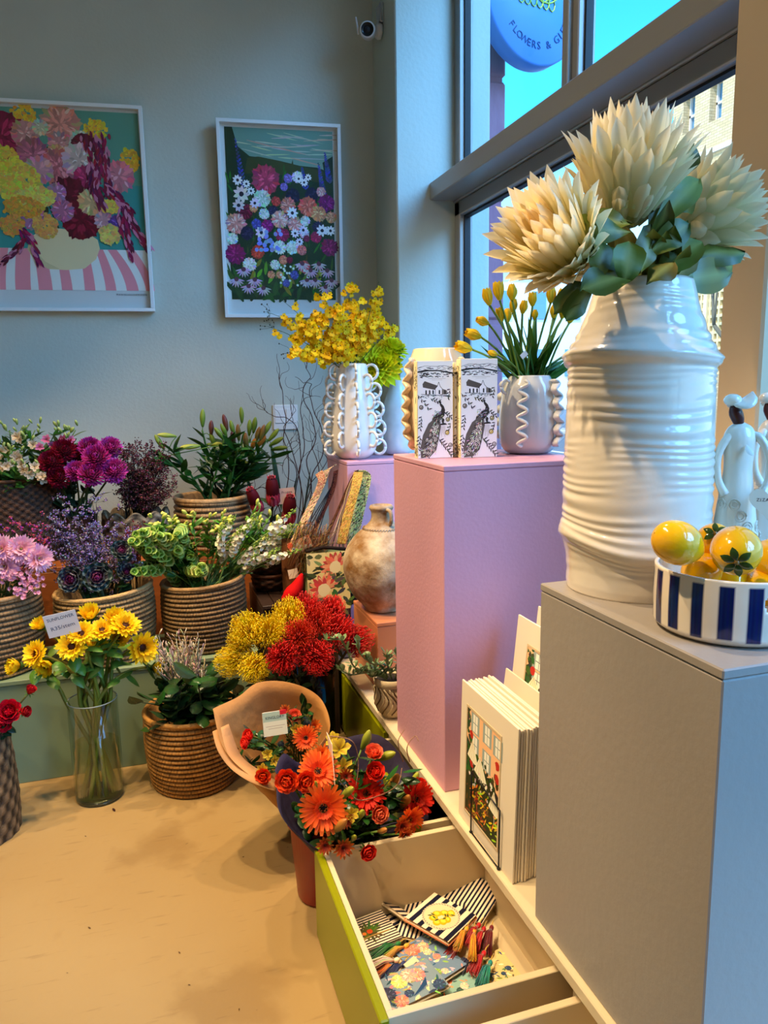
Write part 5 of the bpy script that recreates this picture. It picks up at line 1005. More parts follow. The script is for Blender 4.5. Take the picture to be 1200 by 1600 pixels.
# tiny-flowered fillers
OCT = np.array([(1, 0, 0), (-1, 0, 0), (0, 1, 0), (0, -1, 0), (0, 0, 1), (0, 0, -1)], float); OF = np.array([(0, 2, 4), (2, 1, 4), (1, 3, 4), (3, 0, 4), (2, 0, 5), (1, 2, 5), (3, 1, 5), (0, 3, 5)])
def filler(nm, label, base, pts, cols, n, rad, rb, stemc, tw=10, m='petal_red', br=.0012, zj=1., cat='flower bunch'):
    g = G()
    for p in pts:
        b = base + Vector((R(-.05, .05), R(-.04, .04), 0)); C = bez(b, b * .4 + p * .6 + Vector((0, 0, .03)), p, 7); g.add(*tube(C, [br * 1.6, br * .7], 4), stemc)
        for k in range(tw):
            c = Vector(C[int(R(3, 6.99))]); e = c + Vector((R(-1, 1), R(-1, .6), R(-.2, 1) * zj)).normalized() * rad * R(.5, 1.1); g.add(*tube([c, (c + e) / 2 + Vector((0, 0, -.004)), e], br * .5, 3), stemc)
            for j in range(n // tw): q = e + (c - e) * R(0, .55) + Vector((R(-1, 1), R(-1, 1), R(-1, 1))) * rad * .14; g.add(OCT * rb * R(.6, 1.3), OF, jit(rnd.choice(cols), .18), TV(q) @ RX(R(0, 3)) @ RY(R(0, 3)))
    return ob(nm, g, m, smooth=False, label=label, cat=cat, kind='stuff')
filler('wax_flower_bunch', 'dusky pink wax flowers massed in the scalloped basket', BS + Vector((0, 0, hs * .5)), [aty(R(185, 268), R(700, 775), 3.58 + R(-.1, .08)) for _ in range(80)], [(96, 40, 50), (70, 34, 34), (120, 56, 66), (52, 36, 26), (150, 90, 100)], 80, .055, .0036, (46, 38, 26))
filler('statice_bunch', 'soft purple statice sprays above the ornamental kale', B1 + Vector((0, 0, h1 * .6)), [aty(R(70, 160), R(800, 890), 3.2 + R(-.1, .08)) for _ in range(52)] + [aty(R(150, 215), R(822, 890), 3.2 + R(-.1, .08)) for _ in range(30)] + [aty(x, y, 3.22) for x, y in ((142, 775), (150, 785), (95, 778), (100, 792), (60, 815), (190, 800))], [(130, 110, 170), (110, 92, 140), (150, 134, 186), (84, 64, 96), (170, 160, 186)], 76, .05, .0036, (70, 66, 46))
filler('dark_red_bunch', 'dark red seed sprays at the right of the purple statice', B1 + Vector((.1, 0, h1 * .6)), [aty(R(190, 225), R(810, 850), 3.2 + R(-.05, .05)) for _ in range(12)], [(100, 20, 40), (130, 30, 50), (70, 20, 30)], 50, .04, .0035, (50, 40, 30))
filler('pink_statice_bunch', 'magenta and pink statice behind the pale pink chrysanthemums', B0 + Vector((.05, 0, h0 * .6)), [aty(R(-10, 75), R(812, 860), 3.24 + R(-.05, .05)) for _ in range(20)], [(170, 60, 130), (200, 80, 120), (140, 70, 150), (206, 90, 100)], 60, .042, .004, (70, 80, 50))
# pale pink daisies with yellow eyes
PK = daisyh([(32, .12, 0, 92, .9, .19, (226, 150, 186), (248, 190, 214), .3), (32, .1, .06, 72, .82, .18, (230, 156, 186), (250, 200, 218), .3), (28, .08, .12, 52, .62, .15, (232, 160, 186), (252, 206, 220), .4), (20, .06, .16, 34, .4, .12, (236, 170, 180), (252, 214, 220), .4)], (196, 190, 60), .16, .12)
SK = daisyh([(9, .05, 0, 60, .9, .5, (240, 150, 180), (250, 190, 206), .2)], (230, 140, 160), .15, .1)
for px, py, s_, d, lb in ((33, 858, .06, (.1, -1, .3), 'pale pink chrysanthemum with yellow eye, nearest the statice top'), (60, 872, .058, (.5, -1, .1), 'pale pink chrysanthemum turned right toward the kale'), (4, 858, .056, (-.2, -1, .4), 'pale pink chrysanthemum at the frame edge, upper'), (8, 884, .06, (-.2, -1, .1), 'pale pink chrysanthemum half hidden at the left frame edge'), (-16, 872, .056, (-.3, -1, .1), 'pale pink chrysanthemum cut by the left frame edge')):
    fl('chrysanthemum', lb, 'pale pink chrysanthemums in the left basket', inb(B0, .08, h0 * .5), aty(px, py, 3.08), d, PK, s_, .003, (80, 110, 50), 3, .05, .02)
for i in range(16):
    p = aty(R(-5, 62), R(893, 926), 3.07); t, C = fl('spray_flower', 'small pink spray flower below the pale pink chrysanthemums', 'small pink spray flowers in the left basket', inb(B0, .1, h0 * .55), p, (R(-.3, .3), -1, .4), None, 1, .0014, (60, 80, 40), 2, .03, .012)
    for j in range(6): ob('flower_head', SK, parent=t, mw=face(p + Vector((R(-.022, .022), R(-.02, 0), R(-.018, .018))), (R(-.5, .5), -1, R(-.2, .6)), R(0, 6), R(.008, .012)))
# ornamental kale
KH = [kaleh((150, 30, 90), (50, 62, 70), (150, 160, 150)), kaleh((170, 50, 120), (44, 70, 66), (140, 156, 150))]
for px, py, s_, k, d, lb in ((152, 902, .062, 1, (.05, -1, .35), 'largest ornamental kale with magenta heart at the basket rim'), (114, 905, .055, 0, (-.35, -1, .25), 'ornamental kale leaning left over the basket rim'), (188, 862, .045, 1, (.3, -.9, .6), 'small ornamental kale tucked under the dark red sprays'), (196, 895, .04, 0, (.3, -.9, .5), 'darkest small ornamental kale at the right of its basket')):
    fl('ornamental_kale', lb, 'ornamental kale in the wide basket', inb(B1, .06, h1 * .5), aty(px, py, 3.09), d, KH[k], s_, .006, (90, 110, 80), 6, .07, .05, (50, 80, 50), cat='kale', hn='rosette', bulge=.01)
for x, y in ((90, 900), (210, 905)): pass
# bells of Ireland
def bell_spike(L, n=21):
    g = G(); g.add(*tube([(0, 0, 0), (0, 0, L)], [.002, .001], 5), (120, 160, 60))
    for k in range(n):
        u = (k // 3 + .5) / (n / 3); a = (k % 3) * 2.094 + (k // 3) * 1.05; s_ = .0165 * (1.2 - .5 * u); v, f = lathe([(.12, 0), (.5, .3), (.75, .6), (1.3, .85)], 9, lambda th, i: 1 + .06 * np.cos(5 * th)); c = np.tile(lin(jit((96, 136, 34), .15)), (len(v), 1)); c[27:] = lin(jit((206, 226, 120), .08))
        A = T(0, 0, L * (.1 + .88 * u)) @ RZ(a) @ RX(-.95) @ S(s_); g.add(v, f, c, A); g.add(*ell(.2, .2, .25, 5, 4), (210, 226, 170), A @ T(0, 0, .35))
    return g
BG = [bell_spike(.16).mesh('bells', M['petal']) for _ in range(3)]
for i in range(24):
    px, py = (R(225, 322), R(832, 902)); p = aty(px, py, 3.16 + R(-.09, .06)); d = Vector(((px - 300) / 90 + R(-.3, .3), -.75, R(.0, .8))).normalized()
    fl('bells_of_ireland', 'green bells of Ireland spike crowded at the left of its basket', 'bells of Ireland spikes', inb(B2, .07, h2 * .6), p - d * .09, d, BG[i % 3], 1., .0025, (110, 150, 60), 7, .055, .022, (44, 84, 28), hn='bell_spike', sink=0)
# freesias and green buds above them
FRB = budm(.032, .007, (170, 190, 70), (226, 222, 110))
for i, (px, py) in enumerate(((238, 825), (245, 815), (262, 812), (275, 818), (232, 840), (325, 815), (338, 822), (350, 808), (300, 812), (255, 830), (290, 826), (352, 820))):
    p = aty(px, py, 3.2 + R(-.05, .05)); t, C = fl('freesia', 'yellow green freesia bud stem over the bells of Ireland', 'freesia buds', inb(B2, .06, h2 * .7), p, (0, -.4, 1), None, 1, .002, (90, 130, 50), 18, .07, .016, (80, 124, 44), u0=.5)
    for j in range(5): ob('bud', FRB, parent=t, mw=face(p + Vector((R(-.025, .025), R(-.02, .01), R(-.02, .025))), (R(-1, 1), -.5, R(-.1, 1)), 0, R(.8, 1.15)))
# white stocks
def stock():
    g = G(); g.add(*tube([(0, 0, 0), (0, 0, .16)], .002, 5), (120, 150, 70))
    for k in range(22):
        u = k / 22; a = k * 2.4; s_ = .0135 * (1.15 - .5 * u); c = (244, 240, 214) if u < .6 else (206, 216, 130)
        for j in range(5 if u < .65 else 2): v, f = petal(1, .9, -.5, .3, .7, .4, 5, 3); g.add(v, f, jit(c, .05), T(0, 0, .15 * u) @ RZ(a) @ T(0, .008, 0) @ RX(-1.1) @ RZ(j * 1.26) @ RX(PI / 2 - 1.0) @ S(s_ * (1 if u < .65 else .6)))
        if u > .6: v, f = ell(.004, .004, .007, 6, 5); g.add(v, f, (150, 180, 70), T(0, 0, .152 * u) @ RZ(a) @ T(0, .007, 0))
    return g
ST = [stock().mesh('flower_spike', M['petal']) for _ in range(3)]
for i in range(26):
    px, py = R(345, 448), R(806, 880); p = aty(px, py, 3.17 + R(-.09, .06)); d = Vector(((px - 345) / 110 + R(-.1, .2), -.55, R(.3, 1.))).normalized()
    fl('white_stock', 'creamy white stock spike fanning out right of the bells of Ireland', 'white stock spikes', B2 + Vector((R(-.02, .09), R(-.05, .05), h2 * .85)), p - d * .08, d, ST[i % 3], 1., .003, (110, 140, 70), 3, .05, .014, (80, 120, 50), hn='flower_spike')
for i in range(14):
    px, py = R(385, 440), R(788, 830); p = aty(px, py, 3.22 + R(-.03, .05)); fl('green_stock', 'green budded stock stem above the white ones', 'green budded stocks', B2 + Vector((.08, .02, h2 * .85)), p, (R(-.2, .5), -.2, 1), FRB, 1, .003, (100, 140, 50), 12, .035, .014, (104, 150, 50), hn='bud', u0=.6)
# lilies in bud
LB = [budm(.085, .0125, (90, 130, 40), (150, 170, 60), curve=.006), budm(.085, .0125, (110, 120, 50), (150, 96, 50), curve=-.004), budm(.095, .012, (130, 160, 60), (206, 196, 70), curve=.006), budm(.08, .0125, (150, 110, 40), (206, 120, 40)), budm(.08, .0125, (110, 70, 50), (120, 56, 50))]
lily = [(316, 654, (.0, 0, 1), 0), (330, 668, (.05, -.1, 1), 4), (262, 680, (-1, -.3, .2), 2), (300, 698, (-1, -.3, -.05), 2), (335, 694, (1, -.5, .05), 2), (333, 688, (-.2, -.3, 1), 0), (352, 660, (-.2, 0, 1), 4), (350, 672, (-.3, -.2, 1), 0), (362, 668, (-.3, 0, 1), 0), (378, 648, (.05, 0, 1), 0), (372, 676, (-.1, -.3, 1), 1), (384, 690, (0, -.4, 1), 1), (390, 668, (.1, -.1, 1), 0), (398, 664, (.2, -.1, 1), 0), (402, 680, (.2, -.3, 1), 1), (408, 690, (.6, -.4, .8), 3), (418, 668, (.5, -.1, 1), 0), (428, 680, (.8, -.2, .8), 0), (432, 690, (.9, -.3, .5), 0), (436, 700, (1, -.3, .2), 0), (375, 706, (1, -.5, -.05), 2), (372, 720, (1, -.5, -.1), 2), (384, 700, (.3, -.5, 1), 0), (364, 684, (-.2, -.3, 1), 4), (248, 690, (-.6, 0, 1), 0), (410, 676, (.3, -.2, 1), 1), (396, 694, (.3, -.5, .9), 3), (344, 678, (-.5, -.2, .8), 0)]
LLB = ['lily stem with tall green bud beside a bronze one, leftmost tall pair', 'lily stem with two long yellow buds pointing left', 'lily stem with a yellow bud pointing right under the tall pair', 'lily stem with paired buds just left of the tallest bud', 'lily stem holding the tallest green bud', 'lily stem with brownish bud low in the middle', 'lily stem with two green buds right of the tallest', 'lily stem with the orange tinted bud at right', 'lily stem with two green buds at the upper right', 'lily stem with the rightmost buds toward the switch plate', 'lily stem with two low yellow buds pointing right', 'lily stem with a bronze bud behind the tallest one', 'lily stem with small bud farthest left over the wax flowers', 'lily stem with orange bronze bud in front of the right cluster']
for i in range(0, len(lily), 2):
    px, py, d, k = lily[i]; p = aty(px, py + 18, 3.6 + R(-.06, .05)); t, C = fl('budding_lily', LLB[i // 2], 'budding lilies in the raised basket', inb(B3, .09, h3 * .6), p, d, None, 1, .0045, (70, 110, 44), 13, .13, .028, (38, 82, 30), u0=.25, cat='flower')
    for px, py, d, k in lily[i:i + 2]: dd = Vector(d).normalized(); q = aty(px, py, p.y) - dd * .042; ob('bud', LB[k], parent=t, mw=face(q, dd, R(0, 6), R(.9, 1.05))); ob('bud_stalk', G().add(*tube([p - Vector((0, 0, .02)), (p + q) / 2, q], .0022, 5), (90, 130, 50)), 'stem', t)
# front basket: dark leaves and grey heather twigs
for i in range(26):
    px = 230 + i * 6 + R(-8, 8); py = R(1040, 1112); p = aty(px, py, 2.8 + R(-.12, .14)); b = inb(FBc, .12, zr * .6); t = thing('foliage_stem', 'dark glossy leafy stem in the honey coloured straw basket', 'foliage', b, 'dark leafy stems in the front basket')
    C = bez(b, b * .5 + p * .5 + Vector((0, 0, .04)), p, 8); ob('stem', G().add(*tube(C, .003, 5), (50, 60, 30)), 'stem', t)
    for j in range(7): c_ = Vector(C[3 + j % 5]); d = Vector((R(-1, 1), R(-1, .4), R(-.1, .9))).normalized(); ob('leaf', leafg(R(.07, .11), R(.045, .06), jit((30, 56, 26), .2), jit((44, 72, 30), .25), bend=R(-.6, .4), pos=.5, nu=6, tip=.6), 'leafg', t, mw=TV(c_) @ d.to_track_quat('Y', 'Z').to_matrix().to_4x4() @ RY(R(-.7, .7)))
g = G()
for i in range(120):
    px = R(240, 322); py = R(992, 1060); p = aty(px, py, 2.84 + R(-.1, .1)); b = FBc + Vector((R(-.06, .03), R(-.05, .05), zr * .9)); C = bez(b, b * .45 + p * .55 + Vector((R(-.02, .02), 0, .03)), p, 6); g.add(*tube(C, [.002, .0014], 4), jit((166, 150, 130), .15))
    for j in range(5): c_ = Vector(C[int(R(2, 5.9))]); g.add(*tube([c_, c_ + Vector((R(-.015, .015), R(-.015, .015), R(.01, .03)))], [.0014, .002], 3), jit((190, 172, 150), .12))
ob('pale_twig_bunch', g, 'wood', label='bunch of pale grey velvety twigs in the honey coloured basket', cat='twigs', kind='stuff')
# ------------------------------------------------------------------ sunflowers in the glass cylinder
SVc = Vector((aty(150, 1200, 2.76).x, 2.835, 0)); svh = aty(148, 1092, 2.83).z; svr = pxm(SVc, 36)
sv = thing('glass_cylinder_vase', 'clear glass cylinder vase of sunflower stems standing on the floor', 'vase', SVc)
M['cglass'] = glassmat('clear_glass', (.95, .98, .95), refl=.9); M['water'] = glassmat('water', (.9, .9, .68), refl=.2)
v, f = lathe([(.001, .001), (svr * .93, .001), (svr, .012), (svr * 1.02, svh), (svr * .96, svh), (svr * .94, .02), (.001, .02)], 48); ob('glass_wall', G().add(v, f, (1, 1, 1)), 'cglass', sv, mw=TV(SVc))
rm = [Vector((svr * .99 * math.cos(a), svr * .99 * math.sin(a), svh)) for a in np.linspace(0, 2 * PI, 40)]; ob('glass_rim', G().add(*tube(rm, .0022, 6), (150, 160, 150)), 'ceramic', sv, mw=TV(SVc))
ob('glass_foot', G().add(*lathe([(svr * .9, .0015), (svr * .97, .004), (svr * .97, .012), (svr * .5, .014), (.001, .014)], 40), (46, 50, 30)), 'ceramic', sv, mw=TV(SVc))
v, f = lathe([(.001, .021), (svr * .93, .021), (svr * .93, svh * .56), (.001, svh * .56)], 40); ob('water', G().add(v, f, (1, 1, 1)), 'water', sv, mw=TV(SVc))
SF = [daisyh([(20, .2, 0, 82, .8, .26, (244, 186, 20), (255, 226, 30), .25), (18, .2, .04, 62, .72, .24, (244, 180, 20), (255, 222, 24), .3), (10, .2, .06, 38, .5, .2, (236, 170, 14), (255, 214, 20), .4)], (66, 30, 12), .27, .1, (70, 100, 36), fringe=(120, 60, 16)),
      daisyh([(22, .2, 0, 40, .85, .26, (240, 180, 20), (255, 226, 30), .3), (20, .18, .04, 24, .8, .24, (240, 180, 20), (255, 224, 26), .3), (12, .12, .05, 10, .6, .2, (240, 180, 20), (250, 214, 20), .3)], (80, 40, 14), .22, .1, (70, 104, 36))]
sun = [(30, 1040, .052, (-.9, -.5, .2), 1, 'small sunflower side-on at the far left'), (57, 1022, .055, (-.6, -.7, .5), 0, 'sunflower second from the left, facing up'), (75, 1036, .055, (-.3, -.8, -.2), 1, 'sunflower drooping third from the left'), (112, 1010, .058, (-.1, -1, .5), 0, 'sunflower facing the viewer below the price card'), (139, 1010, .05, (.1, -.7, .9), 1, 'small sunflower right of the price card bloom'), (154, 1013, .05, (.2, -.8, .7), 1, 'small sunflower in the centre front'), (141, 965, .06, (0, -.5, 1), 1, 'highest sunflower just right of the price card'), (180, 970, .058, (.1, -.6, .9), 1, 'sunflower at the upper right, half closed'), (196, 978, .06, (.3, -.6, .8), 0, 'broad sunflower at the upper right'), (184, 997, .055, (.2, -.9, .3), 1, 'sunflower in the middle of the right-hand cluster'), (222, 1012, .066, (.45, -1, .15), 0, 'large sunflower with dark centre at the right'), (240, 1043, .048, (1, -.5, 0), 1, 'small sunflower side-on at the far right'), (66, 980, .045, (-.4, -.5, .8), 1, 'sunflower half hidden behind the price card'), (160, 985, .05, (0, -.6, .8), 0, 'sunflower set back between the two upper ones'), (127, 990, .05, (0, -.8, .6), 0, 'sunflower tucked behind the price card corner')]
for i, (px, py, s_, d, k, lb) in enumerate(sun):
    p = aty(px, py, 2.84 + (-.07 if k == 0 else 0) + R(-.03, .03)); a = i * 2.4; b = SVc + Vector((svr * .7 * math.cos(a), svr * .7 * math.sin(a), .024)); tp = SVc + Vector((-svr * .6 * math.cos(a) + (p.x - SVc.x) * .16, -svr * .5 * math.sin(a), svh)); tp = SVc + (tp - SVc) * 1.0
    dd = Vector(d).normalized(); hb_ = p - dd * .012; t = thing('sunflower', lb, 'sunflower', b, 'sunflowers in the glass cylinder'); C = np.concatenate([bez(b, (b + tp) / 2, tp, 6)[:-1], bez(tp, tp * .4 + hb_ * .6 + Vector((0, 0, .06)) - dd * .04, hb_, 8)])
    ob('stem', G().add(*tube(C, [.0085, .0068, .005], 8), jit((100, 116, 34), .12)), 'stem', t); ob('flower_head', SF[k], parent=t, mw=face(p, dd, R(0, 6), s_))
    for j in range(3): c_ = Vector(C[8 + j]); o = Vector((R(-1, 1), R(-1, .2), R(-.5, .3))).normalized(); ob('leaf', leafg(R(.06, .085), .045, jit((64, 100, 36)), jit((90, 124, 40)), bend=-.7, pos=.4, nu=7, tip=.7), 'leaf', t, mw=TV(c_) @ o.to_track_quat('Y', 'Z').to_matrix().to_4x4())
p = aty(66, 964, 2.72); q = aty(117, 952, 2.72); w_ = (q - p).length; pc_ = thing('price_card', 'white handwritten card reading Sunflower R35/stem above the sunflowers', 'card', aty(100, 975, 2.72), None)
ax = (q - p).normalized(); hh = pxm(p, 41); yv = Vector((ax.z * -.02, -.25, 1)); yv = (yv - ax * yv.dot(ax)).normalized(); zv = ax.cross(yv); bl = p - yv * hh; A = Matrix(((ax.x, yv.x, zv.x, bl.x), (ax.y, yv.y, zv.y, bl.y), (ax.z, yv.z, zv.z, bl.z), (0, 0, 0, 1)))
ob('card', G().add(*box(0, w_, 0, hh, -.0008, 0), (236, 226, 214)), 'card', pc_, mw=A, smooth=False)
ob('lettering', text_g('SUNFLOWER', .0175, .0002, 'CENTER', (50, 60, 84)), 'card', pc_, mw=A @ T(w_ / 2, hh * .78, .0004) @ RZ(.03) @ S(.86, 1, 1), smooth=False)
ob('lettering', text_g('R35/stem', .021, .0002, 'CENTER', (50, 60, 84)), 'card', pc_, mw=A @ T(w_ / 2, hh * .38, .0004) @ RZ(.06), smooth=False)
ob('pick', G().add(*tube([A @ Vector((w_ / 2, .01, -.002)), A @ Vector((w_ / 2, -.09, -.006))], .0015, 5), (120, 110, 80)), 'stem', pc_)
# red roses at the left
RR = [roseh((150, 4, 20), (206, 16, 40)), roseh((140, 8, 16), (190, 24, 30), .6)]
for px, py, s_, k, d, lb in ((14, 1112, .052, 0, (.1, -.9, .5), 'large open red rose at the left edge'), (5, 1125, .05, 0, (-.3, -1, .1), 'red rose half cut off by the left edge'), (37, 1112, .036, 1, (.8, -.6, .2), 'red rose bud leaning right beside the open ones'), (47, 1080, .033, 1, (.5, -.3, .9), 'single red rose bud standing highest')):
    t, C = fl('red_rose', lb, 'red roses in the seagrass basket', RBc + Vector((.07, 0, zrb * .8)), aty(px, py, 2.66), d, RR[k], s_, .0035, (90, 96, 50), 0, cat='rose', sink=.2)
    for j in range(3): c_ = Vector(C[3 + j]); o = Vector((R(-.2, 1), R(-1, .2), R(-.9, .3))).normalized(); ob('leaf', leafg(R(.05, .065), .036, (26, 44, 26), (34, 56, 30), bend=-.4, pos=.45, nu=6, tip=.65), 'leafg', t, mw=TV(c_) @ o.to_track_quat('Y', 'Z').to_matrix().to_4x4())
# ================================================================== BACK CORNER: BAGS, JUG, PROTEAS, CURLY WILLOW
ZT = .62
cr = thing('wooden_crate', 'dark low wooden crate in the corner under the leather and fabric bags', 'crate', (.6, 3.2, 0))
M['dwood'] = mat('dark_wood', (52, 34, 24), rough=.5, noise=.4, nscale=6, stretch=(1, 1, 8))
for i in range(6): ob('plank', G().add(*bbox(.42 + i * .056, .42 + i * .056 + .052, 3.02, 3.5, ZT - .016, ZT, .002), (1, 1, 1)), 'dwood', cr, smooth=False)
for x in (.43, .73): ob('side_panel', G().add(*bbox(x - .01, x + .01, 3.03, 3.49, 0, ZT - .017, .002), (1, 1, 1)), 'dwood', cr, smooth=False)
ob('front_panel', G().add(*bbox(.442, .718, 3.035, 3.05, 0, ZT - .017, .002), (1, 1, 1)), 'dwood', cr, smooth=False)
for k, (px, rimy, r, zb, lb) in enumerate(((424, 893, .075, ZT + .075, 'small dark wicker basket stacked on top of another, in the corner'), (424, 930, .08, ZT + .002, 'small dark wicker basket at the bottom of the pair in the corner'))):
    c = Vector((X(px, 3.3, rimy), 3.3, zb)); basket('wicker_basket', lb, c, r, r * .85, .07 if k == 0 else .07, 'weave', 5, (92, 52, 30), group='small wicker baskets', nth=96)
# clay jug on the terracotta cube
JY = 2.872; Jc = Vector((aty(597, 880, JY).x, JY, .6015))
Pj = smoothprof([(r, max(z, .6015)) for r, z in sorted(vase_px(597, [(789, 17), (793, 19), (800, 16), (812, 17), (824, 28), (836, 42), (852, 54), (872, 61), (895, 60), (915, 53), (930, 44), (941, 33), (950, 28)], JY), key=lambda q: q[1])], 3)
M['clay'] = mat('weathered_clay', (214, 196, 166), rough=.75, noise=1., nscale=13, vary=(126, 84, 30), bump=.5, bscale=40)
jg = thing('clay_jug', 'old round clay jug with mottled brown patches and tiny handle', 'jug', Jc); P_ = [(.001, Pj[0][1])] + list(map(tuple, Pj)); r1, z1 = P_[-1]; P_ += [(r1 - .006, z1 + .001), (r1 - .010, z1 - .03), (r1 - .006, z1 - .06)]
ob('body', G().add(*lathe([(r, z - Jc.z) for r, z in P_], 64, lambda th, i: 1 + .008 * np.sin(3 * th + i * .1)), (1, 1, 1)), 'clay', jg, mw=TV(Jc))
zt = z1; hp = [(.03, -.035, zt - .012), (.052, -.06, zt - .02), (.056, -.066, zt - .05), (.052, -.058, zt - .075)]; ob('handle', G().add(*tube(smoothprof([(Jc.x + a * .6 - .012, Jc.y + b, c_) for a, b, c_ in hp], 4), .0075, 8), (1, 1, 1)), 'clay', jg)
g = G(); rsh = np.interp(zt - .092, [p[1] for p in Pj], [p[0] for p in Pj])
for k in range(40): a = 2 * PI * k / 40; o = Vector((math.cos(a), math.sin(a), 0)); q = Vector((Jc.x, Jc.y, zt - .098)) + o * (rsh + .004); g.add(*tube([q, q + Vector((-o.y * .011, o.x * .011, .010)) - o * .003], [.0035, .002], 5), (1, 1, 1))
ob('rope_band', g, 'clay', jg)
# fabric bags with long straps
M['bag'] = M['cloth']
def leopard(a, n, c=(40, 24, 14)):
    for _ in range(n): a.blob(R(0, 1), R(0, 1), R(.02, .035), jit(c, .3), 6, .35)
def sheet(nm, pts, wdir, w, dots, basec, t, m='cloth', n=26, thick=.004):
    """a strap: centre line, constant width, spotted with its own small printed flecks"""
    C = smoothprof([tuple(p) for p in pts], 26); nv = 15; W_ = Vector(wdir).normalized(); V = np.array([[tuple(Vector(c) + W_ * w * (j / (nv - 1) - .5)) for j in range(nv)] for c in C]); cc = np.zeros((len(C), nv, 3))
    for i in range(len(C)):
        for j in range(nv): cc[i, j] = lin(dots if R(0, 1) < .34 else jit(basec, .15))
    o = ob(nm, G().add(V.reshape(-1, 3), gridf(len(C), nv), cc.reshape(-1, 3)), m, t); md = o.modifiers.new('thick', 'SOLIDIFY'); md.thickness = thick; md.offset = 0; return o
YB = 3.16
b1 = thing('fabric_bag', 'fur and leather shoulder bag with spotted strap, left of the protea-print bag', 'bag', (.6, YB, ZT))
sheet('strap', [aty(462, 842, YB - .05), aty(482, 800, YB), aty(500, 762, YB + .02), aty(508, 738, YB + .03), aty(518, 730, YB + .04)], (1, -.2, .5), .05, (60, 30, 20), (206, 170, 128), b1)
sheet('strap', [aty(525, 735, YB + .05), aty(520, 765, YB + .05), aty(505, 800, YB + .04), aty(486, 838, YB + .02)], (1, -.2, .3), .022, (30, 16, 14), (120, 60, 44), b1)
sheet('strap', [aty(498, 738, YB - .02), aty(503, 752, YB - .03), aty(494, 775, YB - .03)], (1, 0, .6), .035, (150, 40, 30), (214, 160, 110), b1)
for k in range(5): g = G().add(*tube(bez(aty(520 + k, 750, YB + .06), aty(512 - k * 3, 790, YB + .05), aty(496 - k * 6, 835, YB + .03), 8), .0022, 5), (40, 26, 22)); ob('cord', g, 'thread', b1)
def slab(nm, px0, px1, py0, py1, y, th, colr, t, art=None, m='cloth', puff=.02, tilt=0., n=16):
    c = aty((px0 + px1) / 2, (py0 + py1) / 2, y); w = pxm(c, px1 - px0); h = pxm(c, py1 - py0); V = []; C = []
    for s_ in (1, -1):
        for i in range(n):
            for j in range(n):
                u, v_ = i / (n - 1) * 2 - 1, j / (n - 1) * 2 - 1; e = (1 - u ** 4) * (1 - v_ ** 4); V.append((v_ * w / 2 * (1 - .04 * u * u), -s_ * (puff * max(e, 0) ** .6 * (1 + .25 * math.sin(5 * u + 3 * v_)) + .001), u * h / 2)); C.append(lin(colr))
    q = gridf(n, n); g = G().add(V, np.concatenate([q, q[:, ::-1] + n * n]), np.array(C)); A = TV(c) @ RZ(tilt); ob(nm, g, m, t, mw=A); return A, w, h, c
A, w, h, c = slab('bag_body', 440, 515, 838, 935, YB, .03, (104, 62, 34), b1, puff=.035)
g = G()
for i in range(420):
    p = aty(R(462, 515), R(818, 880), YB - .045 + R(-.01, .01)); d = Vector((R(-.75, -.1), -.35, -1)).normalized() if R(0, 1) < .85 else Vector((R(-.2, .8), -.4, R(0, 1))).normalized(); L = R(.05, .11)
    g.add(*tube([p, p + d * L * .5 + Vector((R(-.01, .01), -.012, .004)), p + d * L], [.0013, .0005], 3), jit((176, 134, 80) if i % 3 else (96, 66, 40), .2))
o = ob('fur_trim', g, 'fur', b1); o['kind'] = 'stuff'
a = Art(.10, .055, (226, 140, 90)); 
for _ in range(30): a.pom(R(.05, .95), R(.1, .9), R(.05, .13), rnd.choice([(220, 90, 50), (236, 170, 110), (240, 200, 150)]), 6)
a.blob(.18, .4, .06, (236, 230, 220)); a.blob(.18, .4, .035, (30, 24, 24)); p = aty(456, 868, YB - .065); ob('floral_patch', a.g, 'print', b1, mw=TV(p) @ RX(PI / 2) @ RZ(.35), smooth=False)
p = aty(452, 905, YB - .075); ob('swing_tag', G().add(*box(0, .042, -.001, 0, 0, .04), (226, 206, 160)), 'card', b1, mw=TV(p) @ RY(-.15), smooth=False); ob('tag_string', G().add(*tube([p + Vector((.025, 0, .04)), aty(468, 880, YB - .07)], .001, 4), (220, 210, 190)), 'thread', b1)
b2 = thing('fabric_bag', 'floral protea-print fabric bag, long spotted and gold straps standing up', 'bag', (.78, YB, ZT))
YC = YB - .06
A, w, h, c = slab('bag_body', 476, 545, 858, 952, YC, .03, (120, 130, 84), b2, puff=.032)
a = Art(w * .98, h * .98, (214, 200, 140))
for _ in range(60): a.stroke(R(0, 1), R(0, 1), R(0, 6.3), R(.12, .3), R(.05, .12), jit(rnd.choice([(84, 104, 62), (60, 76, 48), (126, 136, 92), (40, 52, 40)]), .15))
def pflower(x, y, r):
    for ring, q in ((12, 1.), (12, .75), (9, .5)):
        for k in range(ring): t_ = PI * (.12 + .76 * (k + .5) / ring) if ring > 3 else 0; a.stroke(x + math.cos(t_ * 1.9 - .5) * r * q * .45, y + math.sin(t_ * 1.9 - .5) * r * q * .45 * a.w / a.h, t_ * 1.9 - .5, r * .6, r * .28, jit(rnd.choice([(214, 110, 96), (226, 150, 120), (190, 70, 70), (236, 180, 130)]), .08))
    a.blob(x, y, r * .42, (236, 214, 176), 10, .08)
pflower(.66, .74, .34); pflower(.38, .36, .36); pflower(.62, .1, .18)
for _ in range(14): a.stroke(R(.5, 1), R(.0, .55), R(0, 6.3), R(.14, .26), .09, jit((74, 92, 70), .3))
